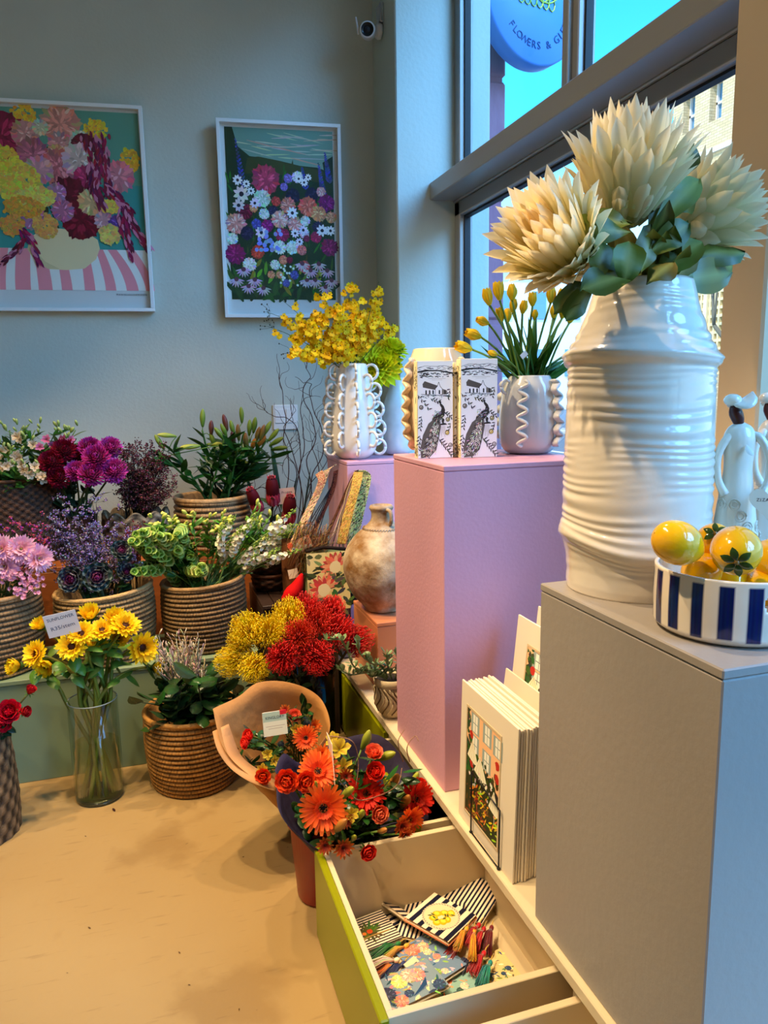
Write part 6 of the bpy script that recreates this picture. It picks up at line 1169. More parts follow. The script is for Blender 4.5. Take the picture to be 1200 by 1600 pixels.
n_ = 14; v = np.concatenate(a.g.v); v2 = v.copy(); u_ = v[:, 1] / a.h * 2 - 1; vv = v[:, 0] / a.w * 2 - 1; e = np.maximum((1 - u_ ** 4) * (1 - vv ** 4), 0) ** .6; v2[:, 2] += .034 * 1 + 0 * e; a.g.v = [v2]; ofs = 0
fs = []; 
ob('printed_front', a.g, 'print', b2, mw=A @ T(-w * .49, -.006, -h * .49) @ RX(PI / 2), smooth=False)
sheet('strap', [aty(548, 870, YC + .02), aty(556, 820, YC + .03), aty(566, 775, YC + .04), aty(571, 745, YC + .05), aty(562, 735, YC + .05)], (1, -.3, 0), .05, (50, 44, 20), (206, 196, 120), b2)
sheet('strap', [aty(533, 850, YC), aty(545, 800, YC), aty(556, 760, YC + .01), aty(560, 738, YC + .04)], (1, -.5, 0), .042, (150, 104, 40), (206, 164, 80), b2)
sheet('strap', [aty(505, 850, YC + .04), aty(527, 800, YC + .05), aty(548, 752, YC + .05), aty(558, 735, YC + .05)], (1, -.5, .4), .016, (26, 16, 14), (96, 60, 44), b2)
for k in range(5): ob('cord', G().add(*tube(bez(aty(556, 738, YC + .05), aty(540 - k * 3, 780, YC + .04), aty(512 + k * 6, 858, YC + .0), 8), .0026, 5), (50, 34, 28) if k % 2 else (190, 160, 130)), 'thread', b2)
ob('zip_trim', G().add(*tube([aty(478, 862, YC - .03), aty(505, 855, YC - .03), aty(540, 858, YC - .03)], .008, 6), (40, 30, 26)), 'cloth', b2)
rd = thing('felt_bird', 'bright red felt bird-tail ornament between the bags', 'ornament', aty(455, 938, 3.05)); g = G(); pts = smoothprof([tuple(aty(x, y, 3.05)) for x, y in ((440, 938), (452, 932), (464, 916), (472, 896))], 5); v, f = tube(pts, [.006, .03, .034, .022, .004], 14); g.add(v, f, (196, 14, 16)); ob('felt_body', g, 'cloth', rd)
b3 = thing('dark_pouch', 'dark printed pouch with white lettering behind the clay jug', 'bag', aty(555, 925, 3.12)); A, w, h, c = slab('pouch_body', 535, 566, 880, 945, 3.13, .02, (40, 28, 26), b3, puff=.02)
ob('lettering', text_g('OS', .03, .0004, col=(226, 220, 210)), 'print', b3, mw=TV(aty(549, 916, 3.1)) @ RX(PI / 2) @ RZ(-.3), smooth=False)
ob('orange_motif', G().add(*ell(.015, .004, .02, 10, 6), (226, 120, 30)), 'cloth', b3, mw=TV(aty(545, 890, 3.107)))
# dark protea bucket, red proteas, strelitzia leaves, price card
PBc = Vector((X(425, 3.62, 850), 3.66, 0)); pb_ = thing('metal_bucket', 'dark tall metal bucket holding red proteas and curly willow', 'bucket', PBc)
ob('bucket_wall', G().add(*lathe([(.001, .002), (.09, .002), (.115, .78), (.12, .785), (.11, .78), (.085, .02), (.001, .02)], 36), (46, 46, 50), TV(PBc)), 'metal', pb_); PBt = PBc + Vector((0, 0, .7))
PR = protea_red()
for px, py, s_, d, lb in ((452, 797, .062, (.05, -.35, 1), 'red protea in front of the handwritten card'), (426, 768, .06, (-.1, -.3, 1), 'red protea behind the handwritten card'), (398, 782, .055, (-.4, -.4, 1), 'red protea half hidden left of the handwritten card')):
    p = aty(px, py, 3.5); dd = Vector(d).normalized(); fl('red_protea', lb, 'red proteas in the dark bucket', PBt + Vector((R(-.03, .03), 0, -.1)), p - dd * s_ * .6, dd, PR, s_ * 1.6, .006, (70, 60, 40), 6, .08, .028, (50, 70, 44), hn='flower_head', bulge=.01, u0=.5)
p = aty(421, 790, 3.5); pcd = thing('price_card', 'pinkish handwritten protea price card among the red proteas', 'card', p); A = TV(p) @ RZ(-.08) @ RX(PI / 2 - .1) @ RZ(.06)
ob('card', G().add(*box(0, .125, 0, .075, -.0008, 0), (206, 172, 160)), 'card', pcd, mw=A, smooth=False); ob('lettering', text_g('Venus Protea', .019, .0002, col=(60, 44, 60)), 'card', pcd, mw=A @ T(.062, .053, .0004) @ RZ(.03), smooth=False); ob('lettering', text_g('R85', .019, .0002, col=(60, 44, 60)), 'card', pcd, mw=A @ T(.04, .026, .0004), smooth=False); ob('pick', G().add(*tube([A @ Vector((.06, 0, -.002)), A @ Vector((.06, -.12, -.002))], .0015, 4), (90, 80, 60)), 'stem', pcd)
for i, (px, py, tx, ty, w_, c_) in enumerate(((440, 800, 414, 690, .06, (44, 96, 66)), (452, 800, 470, 740, .05, (34, 60, 36)), (470, 830, 493, 732, .055, (36, 64, 40)), (405, 810, 380, 745, .04, (40, 80, 44)))):
    p = aty(px, py, 3.66); q = aty(tx, ty, 3.68); d = q - p; t = thing('strelitzia_leaf', ['tall blue green blade leaf right of the bronze lily buds', 'dark blade leaf behind the red protea', 'dark blade leaf beside the spotted bag strap', 'narrow green leaf left of the proteas'][i], 'leaf', p, 'single tall leaves in the dark bucket')
    ob('leaf', leafg(d.length, w_, c_, jit(c_), bend=.15, cup=.35, pos=.5, nu=9, tip=.6, mid=(120, 150, 110)), 'leafg', t, mw=TV(p) @ d.to_track_quat('Y', 'Z').to_matrix().to_4x4() @ RY(R(-.8, -.2))); ob('stem', stemg(PBt - Vector((0, 0, .1)), PBt * .5 + p * .5, p, .003, (60, 84, 50)), 'stem', t)
# curly willow
WLr = random.Random(11)
def willow(pts, lb, r=.0028):
    C = [aty(x, y, 3.72 + WLr.uniform(-.04, .04)) for x, y in pts]; C = smoothprof([tuple(c_) for c_ in C], 6); C = C + np.array([[.004 * math.sin(i * .9), 0, .003 * math.cos(i * 1.1)] for i in range(len(C))])
    t = thing('curly_willow', lb, 'branch', C[0], 'curly willow branches in the corner'); g = G(); ob('branch', G().add(*tube(C, [r, r * .8, r * .35], 6), (78, 44, 36)), 'wood', t)
    for k in range(5):
        i = WLr.randrange(len(C) // 4, len(C) - 3); c_ = Vector(C[i]); q = [c_]; d = Vector((WLr.uniform(-1, 1), WLr.uniform(-.3, .3), WLr.uniform(.1, 1)))
        for _ in range(6): d = (d + Vector((WLr.uniform(-.9, .9), 0, WLr.uniform(-.3, .9)))).normalized(); q.append(q[-1] + d * WLr.uniform(.012, .028))
        g.add(*tube(smoothprof([tuple(x) for x in q], 3), [r * .5, r * .25], 4), (84, 48, 38))
    ob('twigs', g, 'wood', t)
for pts, lb in (([(448, 870), (446, 780), (452, 720), (444, 690), (446, 650), (440, 610), (436, 580), (433, 552)], 'leftmost willow branch crossing the switch plate to its top'), ([(452, 870), (470, 790), (462, 720), (444, 672), (456, 648), (452, 622)], 'willow branch curling over the switch plate centre'),
                ([(462, 870), (486, 780), (480, 720), (494, 680), (482, 640), (472, 612), (484, 590), (478, 572), (482, 563)], 'willow branch with a tight curl at its top left of the ring vase'), ([(466, 870), (478, 790), (490, 740), (506, 700), (498, 660), (484, 622), (486, 600), (474, 598), (462, 588)], 'willow branch passing behind the ring-handled vase'),
                ([(456, 870), (470, 810), (484, 760), (512, 720), (520, 700)], 'short willow branch leaning to the corner pedestal'), ([(444, 860), (430, 800), (462, 760), (458, 722), (446, 716), (440, 740)], 'willow branch looping round above the red proteas'), ([(448, 850), (436, 790), (412, 762), (392, 770), (378, 790)], 'pale thin willow twig arching left over the lilies'), ([(450, 860), (464, 760), (470, 700), (458, 660), (440, 652), (418, 646), (410, 624)], 'willow branch sweeping left over the switch plate'),
                ([(468, 870), (474, 800), (468, 740), (476, 690), (470, 650), (476, 622), (500, 620)], 'willow branch turning right below the orchid sprays'), ([(472, 870), (490, 800), (500, 740), (488, 700), (496, 672)], 'inner willow branch close to the bags')):
    willow(pts, lb)
# glass vase with big yellow chrysanthemum, on the back pedestal right of the ring-handled vase
GVc = Vector((aty(622, 700, 3.42).x, 3.42, 1.1905)); Pg = smoothprof([(r, max(z, 1.191)) for r, z in sorted(vase_px(624, [(590, 12), (606, 13), (622, 19), (640, 23), (690, 24), (704, 22), (711, 14)], 3.42), key=lambda q: q[1])], 3)
GV = thing('frosted_glass_vase', 'pale frosted glass bottle vase right of the ring-handled vase', 'vase', GVc); ob('glass_wall', G().add(*lathe([(r, z - GVc.z) for r, z in [(.001, Pg[0][1])] + list(map(tuple, Pg))], 48), (1, 1, 1), TV(GVc)), mat('frosted_glass', (226, 226, 222), rough=.25, spec=.6, noise=.4, nscale=20, vary=(180, 180, 176)), GV)
YC_ = chrys((206, 206, 20), (250, 240, 40), 120, .26, .75, .2, -.1, .06, .3)
for px, py, s_, d, lb in ((592, 572, .12, (-.2, -1, .35), 'large spiky yellow chrysanthemum low behind the orchids'), (612, 548, .08, (.3, -.5, 1), 'yellow chrysanthemum petals showing above the largest one')):
    fl('yellow_chrysanthemum', lb, 'yellow chrysanthemums in the frosted vase', Vector((GVc.x, GVc.y, Pg[-1][1] - .06)), aty(px, py, 3.36), d, YC_, s_, .005, (60, 110, 40), 4, .12, .03, (36, 90, 36))
# ================================================================== PINCUSHIONS BEFORE THE BAGS
PV = Vector((X(480, 2.86, 1100), 2.86, 0)); pvt = thing('glass_vase', 'tall dark glass vase holding the pincushion proteas, behind kraft bouquet', 'vase', PV)
ob('glass_wall', G().add(*lathe([(.001, .002), (.10, .002), (.11, .02), (.115, .4), (.11, .4), (.1, .02), (.001, .02)], 40), (1, 1, 1), TV(PV)), glassmat('smoked_glass', (.35, .42, .34), refl=.6), pvt)
PY = pinc((250, 196, 4), (255, 214, 4), (255, 232, 60)); PRd = pinc((160, 10, 10), (214, 26, 22), (230, 60, 60)); PO = pinc((196, 40, 14), (226, 60, 30), (236, 70, 60))
for px, py, s_, k, d, dy, lb in ((452, 958, .075, 0, (.0, -.5, 1), .06, 'yellow pincushion at the top beside the red ones'), (385, 982, .078, 0, (-.4, -.7, .8), 0, 'yellow pincushion at the upper left of its bunch'), (420, 985, .078, 0, (-.1, -.8, .8), -.02, 'yellow pincushion in the middle of its bunch'), (358, 1034, .066, 0, (-1, -.6, .3), .0, 'leftmost yellow pincushion over the pale twigs'), (396, 1044, .066, 0, (-.5, -1, 0), -.08, 'lowest yellow pincushion touching the kraft paper'), (374, 1006, .06, 0, (-.7, -.7, .4), .02, 'yellow pincushion half hidden at the left'),
                             (442, 1028, .072, 1, (-.3, -1, .2), -.12, 'red pincushion facing the viewer at the lower left'), (497, 1028, .076, 1, (.15, -1, .15), -.12, 'red pincushion facing the viewer at the bottom centre'), (468, 992, .072, 2, (-.1, -.9, .5), -.06, 'orange red pincushion just above the lower two'), (497, 968, .07, 2, (.0, -.6, .9), .02, 'orange red pincushion at the top of the bunch'), (530, 984, .075, 1, (.2, -.7, .7), -.02, 'red pincushion at the upper right centre'), (560, 1000, .072, 1, (.6, -.7, .4), .0, 'rightmost red pincushion against the terracotta cube'), (480, 945, .06, 1, (0, -.3, 1), .08, 'small red pincushion highest at the back'), (520, 950, .06, 1, (.2, -.3, 1), .07, 'red pincushion at the back under the floral bag')):
    fl('pincushion_protea', lb, 'yellow pincushions' if k == 0 else 'red pincushions', PV + Vector((R(-.06, .06), R(-.05, .05), .1)), aty(px, py, 2.72 + dy), d, (PY, PRd, PO)[k], s_, .005, (70, 64, 40), 6, .07, .022, (44, 64, 36), sink=.3, u0=.45)
# trailing succulent in a ribbed ceramic pot on the ledge
SPY = 2.47; SPc = Vector((X(613, SPY, 1120), SPY, ZL + .001))
sp_ = thing('ceramic_pot', 'cream ribbed ceramic pot on the ledge behind the lilac pedestal', 'pot', SPc); hp_ = aty(613, 1064, SPY - .05).z - ZL
ob('pot_wall', G().add(*lathe([(.001, .0), (.036, .0), (.05, .02), (.064, .05), (.064, hp_ * .72), (.056, hp_ * .76), (.066, hp_ * .84), (.068, hp_), (.062, hp_), (.056, hp_ * .8), (.001, hp_ * .78)], 56), (196, 176, 140), TV(SPc)), 'bisque', sp_)
g = G()
for k in range(26):
    pts = []
    for u in np.linspace(0, 1, 12): a = k * 2 * PI / 26 + math.sin(u * 4 + k * .35) * .35; rr = np.interp(.02 + u * hp_ * .66, [0, .02, .05, hp_ * .72], [.036, .05, .064, .064]) + .0006; pts.append(SPc + Vector((rr * math.cos(a), rr * math.sin(a), .02 + u * hp_ * .66)))
    g.add(*tube(pts, .0026, 4), (206, 184, 146) if k % 2 else (96, 72, 46))
ob('carved_ribs', g, 'bisque', sp_); ob('soil', G().add(*disc(.06, hp_ * .9, 24), (30, 24, 18), TV(SPc)), 'bisque', sp_)
SL = leafg(.030, .016, (104, 132, 84), (150, 170, 124), bend=.6, cup=.3, pos=.62, nu=6, tip=.5).mesh('leaf', M['leaf'])
for i, (pts, lb) in enumerate((([(605, 1060), (590, 1046), (570, 1048), (552, 1040), (542, 1015), (532, 1000), (510, 1000)], 'longest grey green succulent stem trailing left over the red pincushions'), ([(603, 1060), (585, 1050), (566, 1052), (548, 1054), (530, 1046)], 'lower succulent stem hanging over the ledge edge'), ([(606, 1058), (596, 1040), (580, 1036), (562, 1020), (560, 1000)], 'succulent stem rising past the red pincushions'), ([(612, 1060), (606, 1040), (604, 1022)], 'upright succulent rosette at the pot centre'), ([(618, 1060), (624, 1036), (618, 1020)], 'succulent rosette touching the lilac pedestal'), ([(604, 1062), (592, 1056), (580, 1058)], 'short succulent shoot at the pot rim'))):
    C = smoothprof([tuple(aty(x, y, SPY - .015 * j)) for j, (x, y) in enumerate(pts)], 5); t = thing('succulent_stem', lb, 'plant', C[0], 'succulent stems in the ribbed pot'); ob('stem', G().add(*tube(C, [.0035, .0025], 6), (120, 140, 96)), 'stem', t)
    for k in range(2, len(C), 1 if len(C) < 14 else 2):
        for j in range(3): o = Vector((R(-1, 1), R(-1, .5), R(-.1, 1))).normalized(); ob('leaf', SL, parent=t, mw=TV(Vector(C[k])) @ o.to_track_quat('Y', 'Z').to_matrix().to_4x4() @ S(R(.8, 1.2)))
# ================================================================== WRAPPED BOUQUETS
GE = daisyh([(26, .2, 0, 84, .82, .17, (240, 90, 24), (250, 120, 40), .15), (24, .18, .04, 72, .7, .16, (236, 70, 20), (250, 106, 34), .2), (34, .16, .08, 52, .32, .07, (226, 60, 20), (240, 90, 40), .3)], (26, 14, 10), .17, .07, (80, 120, 50), fringe=(240, 140, 70), pos=.7, tip=.36)
GR = daisyh([(26, .2, 0, 80, .82, .17, (206, 20, 10), (232, 40, 20), .15), (24, .18, .04, 66, .7, .16, (206, 20, 10), (236, 50, 24), .2), (34, .16, .08, 46, .32, .07, (200, 30, 14), (226, 60, 30), .3)], (40, 16, 10), .16, .07, (80, 120, 50), fringe=(236, 90, 50), pos=.7, tip=.36)
MUM = daisyh([(14, .12, 0, 75, .8, .24, (140, 20, 20), (226, 120, 40), .3), (12, .1, .06, 55, .6, .22, (140, 14, 20), (210, 90, 40), .3)], (90, 30, 14), .2, .14)
OM = daisyh([(16, .12, 0, 70, .85, .24, (226, 90, 20), (250, 130, 40), .3), (14, .1, .08, 45, .65, .22, (226, 90, 20), (250, 140, 50), .3), (10, .08, .14, 20, .4, .18, (220, 80, 20), (246, 120, 40), .3)], (200, 90, 20), .15, .14)
RO = [roseh((226, 50, 10), (250, 84, 30)), roseh((220, 40, 14), (244, 60, 40), .75), roseh((236, 80, 30), (250, 130, 90), .8)]
AL = trumpet((220, 190, 40), (240, 216, 60), spot=(150, 90, 30)); BDL = [budm(.06, .0105, (110, 130, 40), (176, 180, 60), curve=.006), budm(.065, .012, (130, 110, 40), (190, 120, 50), curve=-.004)]
def wrap(nm, lb, base, rim, col_in, col_out, fold=.02, n=72):
    """paper cone: base point, list of rim points going round"""
    t = thing(nm, lb, 'bouquet wrap', base); rp = smoothprof([tuple(p) for p in rim + rim[:1]], 8)[:-1]; m = len(rp); b = Vector(base); V = []; rows = 9
    for i in range(rows):
        u = i / (rows - 1); 
        for j in range(m):
            a = 2 * PI * j / m; p0 = b + Vector((math.cos(a) * .035, math.sin(a) * .035, 0)); p1 = Vector(rp[j]); q = p0.lerp(p1, u ** .85); cdir = (q - b.lerp(Vector(rp.mean(0)), u)); q += cdir.normalized() * (.02 * math.sin(PI * u) + .005 * math.sin(j * .21 + 1) * u + .006 * abs(math.sin(j * .33 + 2 * u)) * math.sin(PI * u)); V.append(tuple(q))
    o = ob('paper', G().add(V, gridf(rows, m, True), col_in), 'paperm', t); md = o.modifiers.new('thick', 'SOLIDIFY'); md.thickness = .0012; return t
M['paperm'] = mat('wrapping_paper', rough=.6, spec=.3, trans=.25, bump=.5, bscale=22)
# kraft wrapped bouquet
KY = 2.33
wk = wrap('kraft_paper_wrap', 'brown kraft paper cone round the left orange bouquet', aty(478, 1290, KY + .1), [aty(335, 1108, KY - .02), aty(372, 1090, KY + .06), aty(400, 1066, KY + .12), aty(438, 1064, KY + .14), aty(480, 1078, KY + .14), aty(506, 1100, KY + .1), aty(517, 1138, KY + .0), aty(492, 1172, KY - .1), aty(458, 1204, KY - .17), aty(428, 1234, KY - .18), aty(388, 1212, KY - .16), aty(352, 1170, KY - .1)], (206, 150, 86), (190, 130, 70))
sheetp = G(); rim2 = [aty(332, 1143, KY - .05), aty(340, 1172, KY - .1), aty(360, 1200, KY - .14), aty(392, 1222, KY - .19), aty(430, 1236, KY - .2)]; c2 = smoothprof([tuple(p) for p in rim2], 5); inn = smoothprof([tuple(p * .82 + aty(440, 1200, KY) * .18) for p in [aty(338, 1115, KY - .03), aty(356, 1165, KY - .09), aty(372, 1186, KY - .12), aty(400, 1206, KY - .16), aty(432, 1226, KY - .18)]], 5)
o = ob('paper_flap', G().add(np.concatenate([c2, inn]), gridf(2, len(c2)), (222, 168, 110)), 'paperm', wk); md = o.modifiers.new('t', 'SOLIDIFY'); md.thickness = .001
# kraft bouquet stands in a black bucket
kb = thing('black_bucket', 'black plastic bucket under the kraft paper bouquet', 'bucket', (aty(478, 1290, KY + .1).x, KY + .1, 0)); kc = Vector((aty(478, 1290, KY + .1).x, KY + .1, 0))
ob('bucket_wall', G().add(*lathe([(.001, .002), (.07, .002), (.085, .2), (.09, .205), (.08, .2), (.066, .01), (.001, .01)], 32), (24, 26, 24), TV(kc)), 'plastic', kb)
def bq(nm, lb, grp, px, py, y, d, head, s_, base, leaf=2, dz=0., cat='flower', **k):
    return fl(nm, lb, grp, base + Vector((R(-.02, .02), R(-.02, .02), 0)), aty(px, py, y), d, head, s_, .003, (90, 120, 50), leaf, .055, .022, (40, 74, 30), cat=cat, bulge=.03, u0=.55, **k)
kbase = kc + Vector((0, 0, .18)); kg = 'flowers in the kraft bouquet'
for nm, px, py, dy, d, hd, s_, lb in (('orange_rose', 460, 1120, .0, (-.1, -.8, .7), RO[2], .033, 'salmon orange rose highest in the kraft bouquet'), ('orange_rose', 412, 1212, -.13, (-.3, -1, .3), RO[0], .032, 'orange rose lowest in the kraft bouquet'), ('orange_rose', 393, 1150, -.02, (-.7, -.5, .4), RO[1], .034, 'orange rose at the left, half behind the booklet'), ('orange_rose', 388, 1160, -.03, (-.9, -.5, .2), RO[1], .03, 'orange rose petals beside the kraft paper inside'), ('orange_gerbera', 478, 1153, -.06, (-.2, -1, .5), GE, .042, 'orange gerbera at the right of the kraft bouquet'), ('yellow_chrysanthemum', 490, 1135, -.0, (.2, -.8, .6), OM, .03, 'yellow orange daisy at the right edge of the kraft bouquet'), ('alstroemeria', 463, 1140, -.03, (0, -1, .4), AL, .026, 'yellow alstroemeria in the middle of the kraft bouquet'), ('alstroemeria', 418, 1178, -.09, (-.2, -1, .4), AL, .022, 'small yellow alstroemeria on the leaves of the kraft bouquet'), ('alstroemeria', 428, 1188, -.1, (.2, -1, .3), AL, .022, 'yellow alstroemeria beside the kraft paper fold'), ('alstroemeria', 410, 1203, -.12, (-.2, -1, .6), AL, .024, 'yellow alstroemeria just above the lowest orange rose'), ('dark_red_chrysanthemum', 446, 1110, .02, (-.3, -.8, .7), MUM, .024, 'dark red daisy beside the highest rose in kraft paper')):
    bq(nm, lb, kg, px, py, KY + dy - .04, d, hd, s_, kbase, 3)
SE = chrys((50, 66, 70), (90, 106, 104), 90, .06, .3, .1, -.6, .1, .75)
for px, py, lb in ((480, 1130, 'blue grey thistle between the orange flowers in kraft paper'), (439, 1163, 'blue grey thistle at the centre of the kraft bouquet'), (434, 1118, 'blue grey thistle behind the booklet')): bq('sea_holly', lb, 'thistles in the kraft bouquet', px, py, KY - .06, (R(-.2, .2), -.8, .5), SE, .014, kbase, 2)
def greens(nm, lb, grp, boxes, n, y, base, L=(.05, .07), w=(.024, .03), c=(40, 72, 32), m='leafg', back=.0, dd=(-1, 1, -1, .2, -.2, .8)):
    for i in range(n):
        x0, x1, y0, y1 = boxes[i % len(boxes)]; p = aty(R(x0, x1), R(y0, y1), y + back + R(-.03, .03)); b = base + Vector((R(-.02, .02), R(-.02, .02), 0)); t = thing(nm, lb, 'foliage', b, grp); C = bez(b, b * .5 + p * .5 + Vector((0, 0, .03)), p, 7); ob('stem', G().add(*tube(C, .002, 5), (70, 90, 44)), 'stem', t)
        for j in range(5): q = Vector(C[6 - j // 2]) + Vector((R(-.01, .01), R(-.01, .01), R(-.01, .01))); d = Vector((R(dd[0], dd[1]), R(dd[2], dd[3]), R(dd[4], dd[5]))).normalized(); cc = jit(c, .25); ob('leaf', leafg(R(*L), R(*w), cc, jit(cc, .2), bend=R(-.7, .2), pos=.5, nu=6, tip=.6), m, t, mw=TV(q) @ d.to_track_quat('Y', 'Z').to_matrix().to_4x4() @ RY(R(-.8, .8)))
greens('foliage_stem', 'dark green leafy stem inside the kraft paper bouquet', 'leafy stems in the kraft bouquet', [(370, 410, 1160, 1200), (395, 430, 1140, 1170), (420, 470, 1150, 1185), (440, 500, 1110, 1150)], 16, KY - .03, kbase, L=(.035, .055), w=(.016, .022))
greens('foliage_stem', 'pointed leaf standing up behind the highest rose in kraft paper', 'upright leaf in the kraft bouquet', [(472, 476, 1104, 1108)], 1, KY + .04, kbase, dd=(-.2, .2, -.3, 0, .6, 1))
filler('seed_spray', 'tiny cream and brown seed spray in the kraft bouquet', kbase, [aty(R(440, 485), R(1130, 1165), KY - .07) for _ in range(10)], [(200, 176, 110), (110, 80, 50), (90, 110, 50)], 40, .03, .0026, (70, 80, 40))
bk_ = thing('flower_food_booklet', 'small white and sage card booklet leaning in the kraft bouquet', 'card', aty(412, 1140, KY - .1)); p00, p10, p01 = aty(413, 1152, KY - .13), aty(450, 1146, KY - .13), aty(388, 1118, KY - .11)
ax = (p10 - p00); w_ = ax.length; ax.normalize(); yv = p01 - p00; yv = yv - ax * yv.dot(ax); h_ = yv.length; yv.normalize(); zv = ax.cross(yv); A = Matrix(((ax.x, yv.x, zv.x, p00.x), (ax.y, yv.y, zv.y, p00.y), (ax.z, yv.z, zv.z, p00.z), (0, 0, 0, 1)))
ob('booklet', G().add(*box(0, w_, 0, h_, -.008, 0), (230, 220, 206)), 'card', bk_, mw=A, smooth=False); a = Art(w_, h_, (196, 190, 160)); a.poly([(0, .6), (1, .6), (1, 1), (0, 1)], (150, 164, 140)); a.line([(.1, .4), (.9, .4)], .02, (150, 130, 110)); a.line([(.2, .3), (.8, .3)], .02, (150, 130, 110)); ob('printed_cover', a.g, 'print', bk_, mw=A @ T(0, 0, .0003), smooth=False); ob('lettering', text_g('KINGLORY', .012, .0003, col=(70, 76, 66)), 'print', bk_, mw=A @ T(w_ / 2, h_ * .76, .0008), smooth=False); ob('red_edge', G().add(*box(w_ - .02, w_ + .0005, h_ - .012, h_ + .0008, -.0082, .0004), (200, 30, 40)), 'card', bk_, mw=A, smooth=False)
# navy wrapped bouquet in the red bucket
RBK = Vector((.425, 2.02, 0)); rb_ = thing('red_bucket', 'tall dark red plastic bucket on the floor beside the lime drawer', 'bucket', RBK)
ob('bucket_wall', G().add(*lathe([(.001, .002), (.072, .002), (.076, .012), (.092, .235), (.1, .24), (.1, .25), (.09, .25), (.07, .012), (.001, .012)], 48), (156, 34, 20), TV(RBK)), 'plastic', rb_)
NY = 1.98; nb_ = RBK + Vector((.02, 0, .12))
wn = wrap('navy_paper_wrap', 'navy and grey paper cone round the large orange gerbera bouquet', nb_, [aty(432, 1205, NY + .03), aty(445, 1178, NY + .1), aty(470, 1190, NY + .14), aty(520, 1160, NY + .2), aty(590, 1150, NY + .22), aty(640, 1200, NY + .16), aty(664, 1258, NY + .02), aty(668, 1282, NY - .08), aty(630, 1318, NY - .13), aty(585, 1342, NY - .16), aty(520, 1338, NY - .17), aty(478, 1312, NY - .15), aty(438, 1266, NY - .09)], (58, 52, 78), (90, 84, 90))
ng = 'flowers in the navy wrapped bouquet'
for nm, px, py, dy, d, hd, s_, lb in (('orange_gerbera', 505, 1262, -.17, (-.15, -1, .25), GE, .068, 'large orange gerbera facing the viewer at the front left'), ('orange_gerbera', 497, 1206, -.05, (-.1, -.75, .9), GE, .06, 'orange gerbera seen edge-on behind the large front one'), ('red_gerbera', 572, 1240, -.08, (-.2, -.9, .5), GR, .056, 'red gerbera in the middle of the bouquet'), ('red_gerbera', 650, 1248, -.06, (.35, -.9, .35), GR, .06, 'red gerbera at the right end of the bouquet'), ('orange_gerbera', 640, 1280, -.13, (.2, -1, -.1), GE, .045, 'orange gerbera under the right red one'),
                                   ('orange_rose', 450, 1218, -.1, (-.4, -1, .3), RO[0], .042, 'leftmost orange rose against the navy paper'), ('orange_rose', 476, 1220, -.1, (.1, -1, .3), RO[0], .038, 'orange rose second from the left'), ('orange_rose', 585, 1206, -.08, (-.1, -.9, .6), RO[1], .042, 'round orange red rose in the upper middle'), ('orange_rose', 583, 1180, .0, (.0, -.6, .9), RO[2], .04, 'salmon orange rose highest in the bouquet'), ('orange_rose', 590, 1270, -.15, (.1, -1, .3), RO[2], .038, 'orange rose right of the centre'), ('orange_rose', 572, 1327, -.2, (.05, -1, .1), RO[1], .036, 'lowest red orange rose hanging over the paper rim'), ('orange_rose', 655, 1228, .0, (.2, -.7, .7), RO[1], .03, 'small red rose behind the right gerbera'),
                                   ('orange_daisy', 504, 1178, .04, (-.2, -.7, .7), OM, .032, 'orange daisy chrysanthemum at the upper left'), ('orange_daisy', 486, 1186, .02, (-.4, -.7, .7), OM, .03, 'orange daisy chrysanthemum beside the kraft paper'), ('bronze_chrysanthemum', 508, 1320, -.19, (-.1, -1, .1), MUM, .03, 'bronze chrysanthemum low at the front left rim'), ('bronze_chrysanthemum', 536, 1324, -.2, (0, -1, .2), MUM, .034, 'bronze chrysanthemum at the middle of the front rim'), ('bronze_chrysanthemum', 627, 1290, -.15, (.3, -1, .2), MUM, .034, 'bronze chrysanthemum at the right front rim'), ('bronze_chrysanthemum', 632, 1304, -.16, (.2, -1, 0), MUM, .028, 'lowest bronze chrysanthemum at the right'), ('bronze_chrysanthemum', 540, 1213, -.04, (.2, -.9, .5), MUM, .03, 'bronze chrysanthemum beside the white card edge'), ('bronze_chrysanthemum', 540, 1282, -.17, (.1, -1, .2), MUM, .026, 'small dark chrysanthemum right of the large gerbera'),
                                   ('alstroemeria', 530, 1172, .05, (-.1, -.7, .8), AL, .04, 'yellow alstroemeria at the top of the bouquet'), ('alstroemeria', 535, 1200, -.0, (.1, -.9, .6), AL, .036, 'yellow alstroemeria below the top one'), ('alstroemeria', 548, 1272, -.16, (0, -1, .5), AL, .026, 'greenish alstroemeria in the front middle'), ('alstroemeria', 522, 1158, .08, (-.4, -.6, .8), AL, .03, 'pale yellow alstroemeria reaching the highest')):
    bq(nm, lb, ng, px, py, NY + dy, d, hd, s_, nb_, 3)
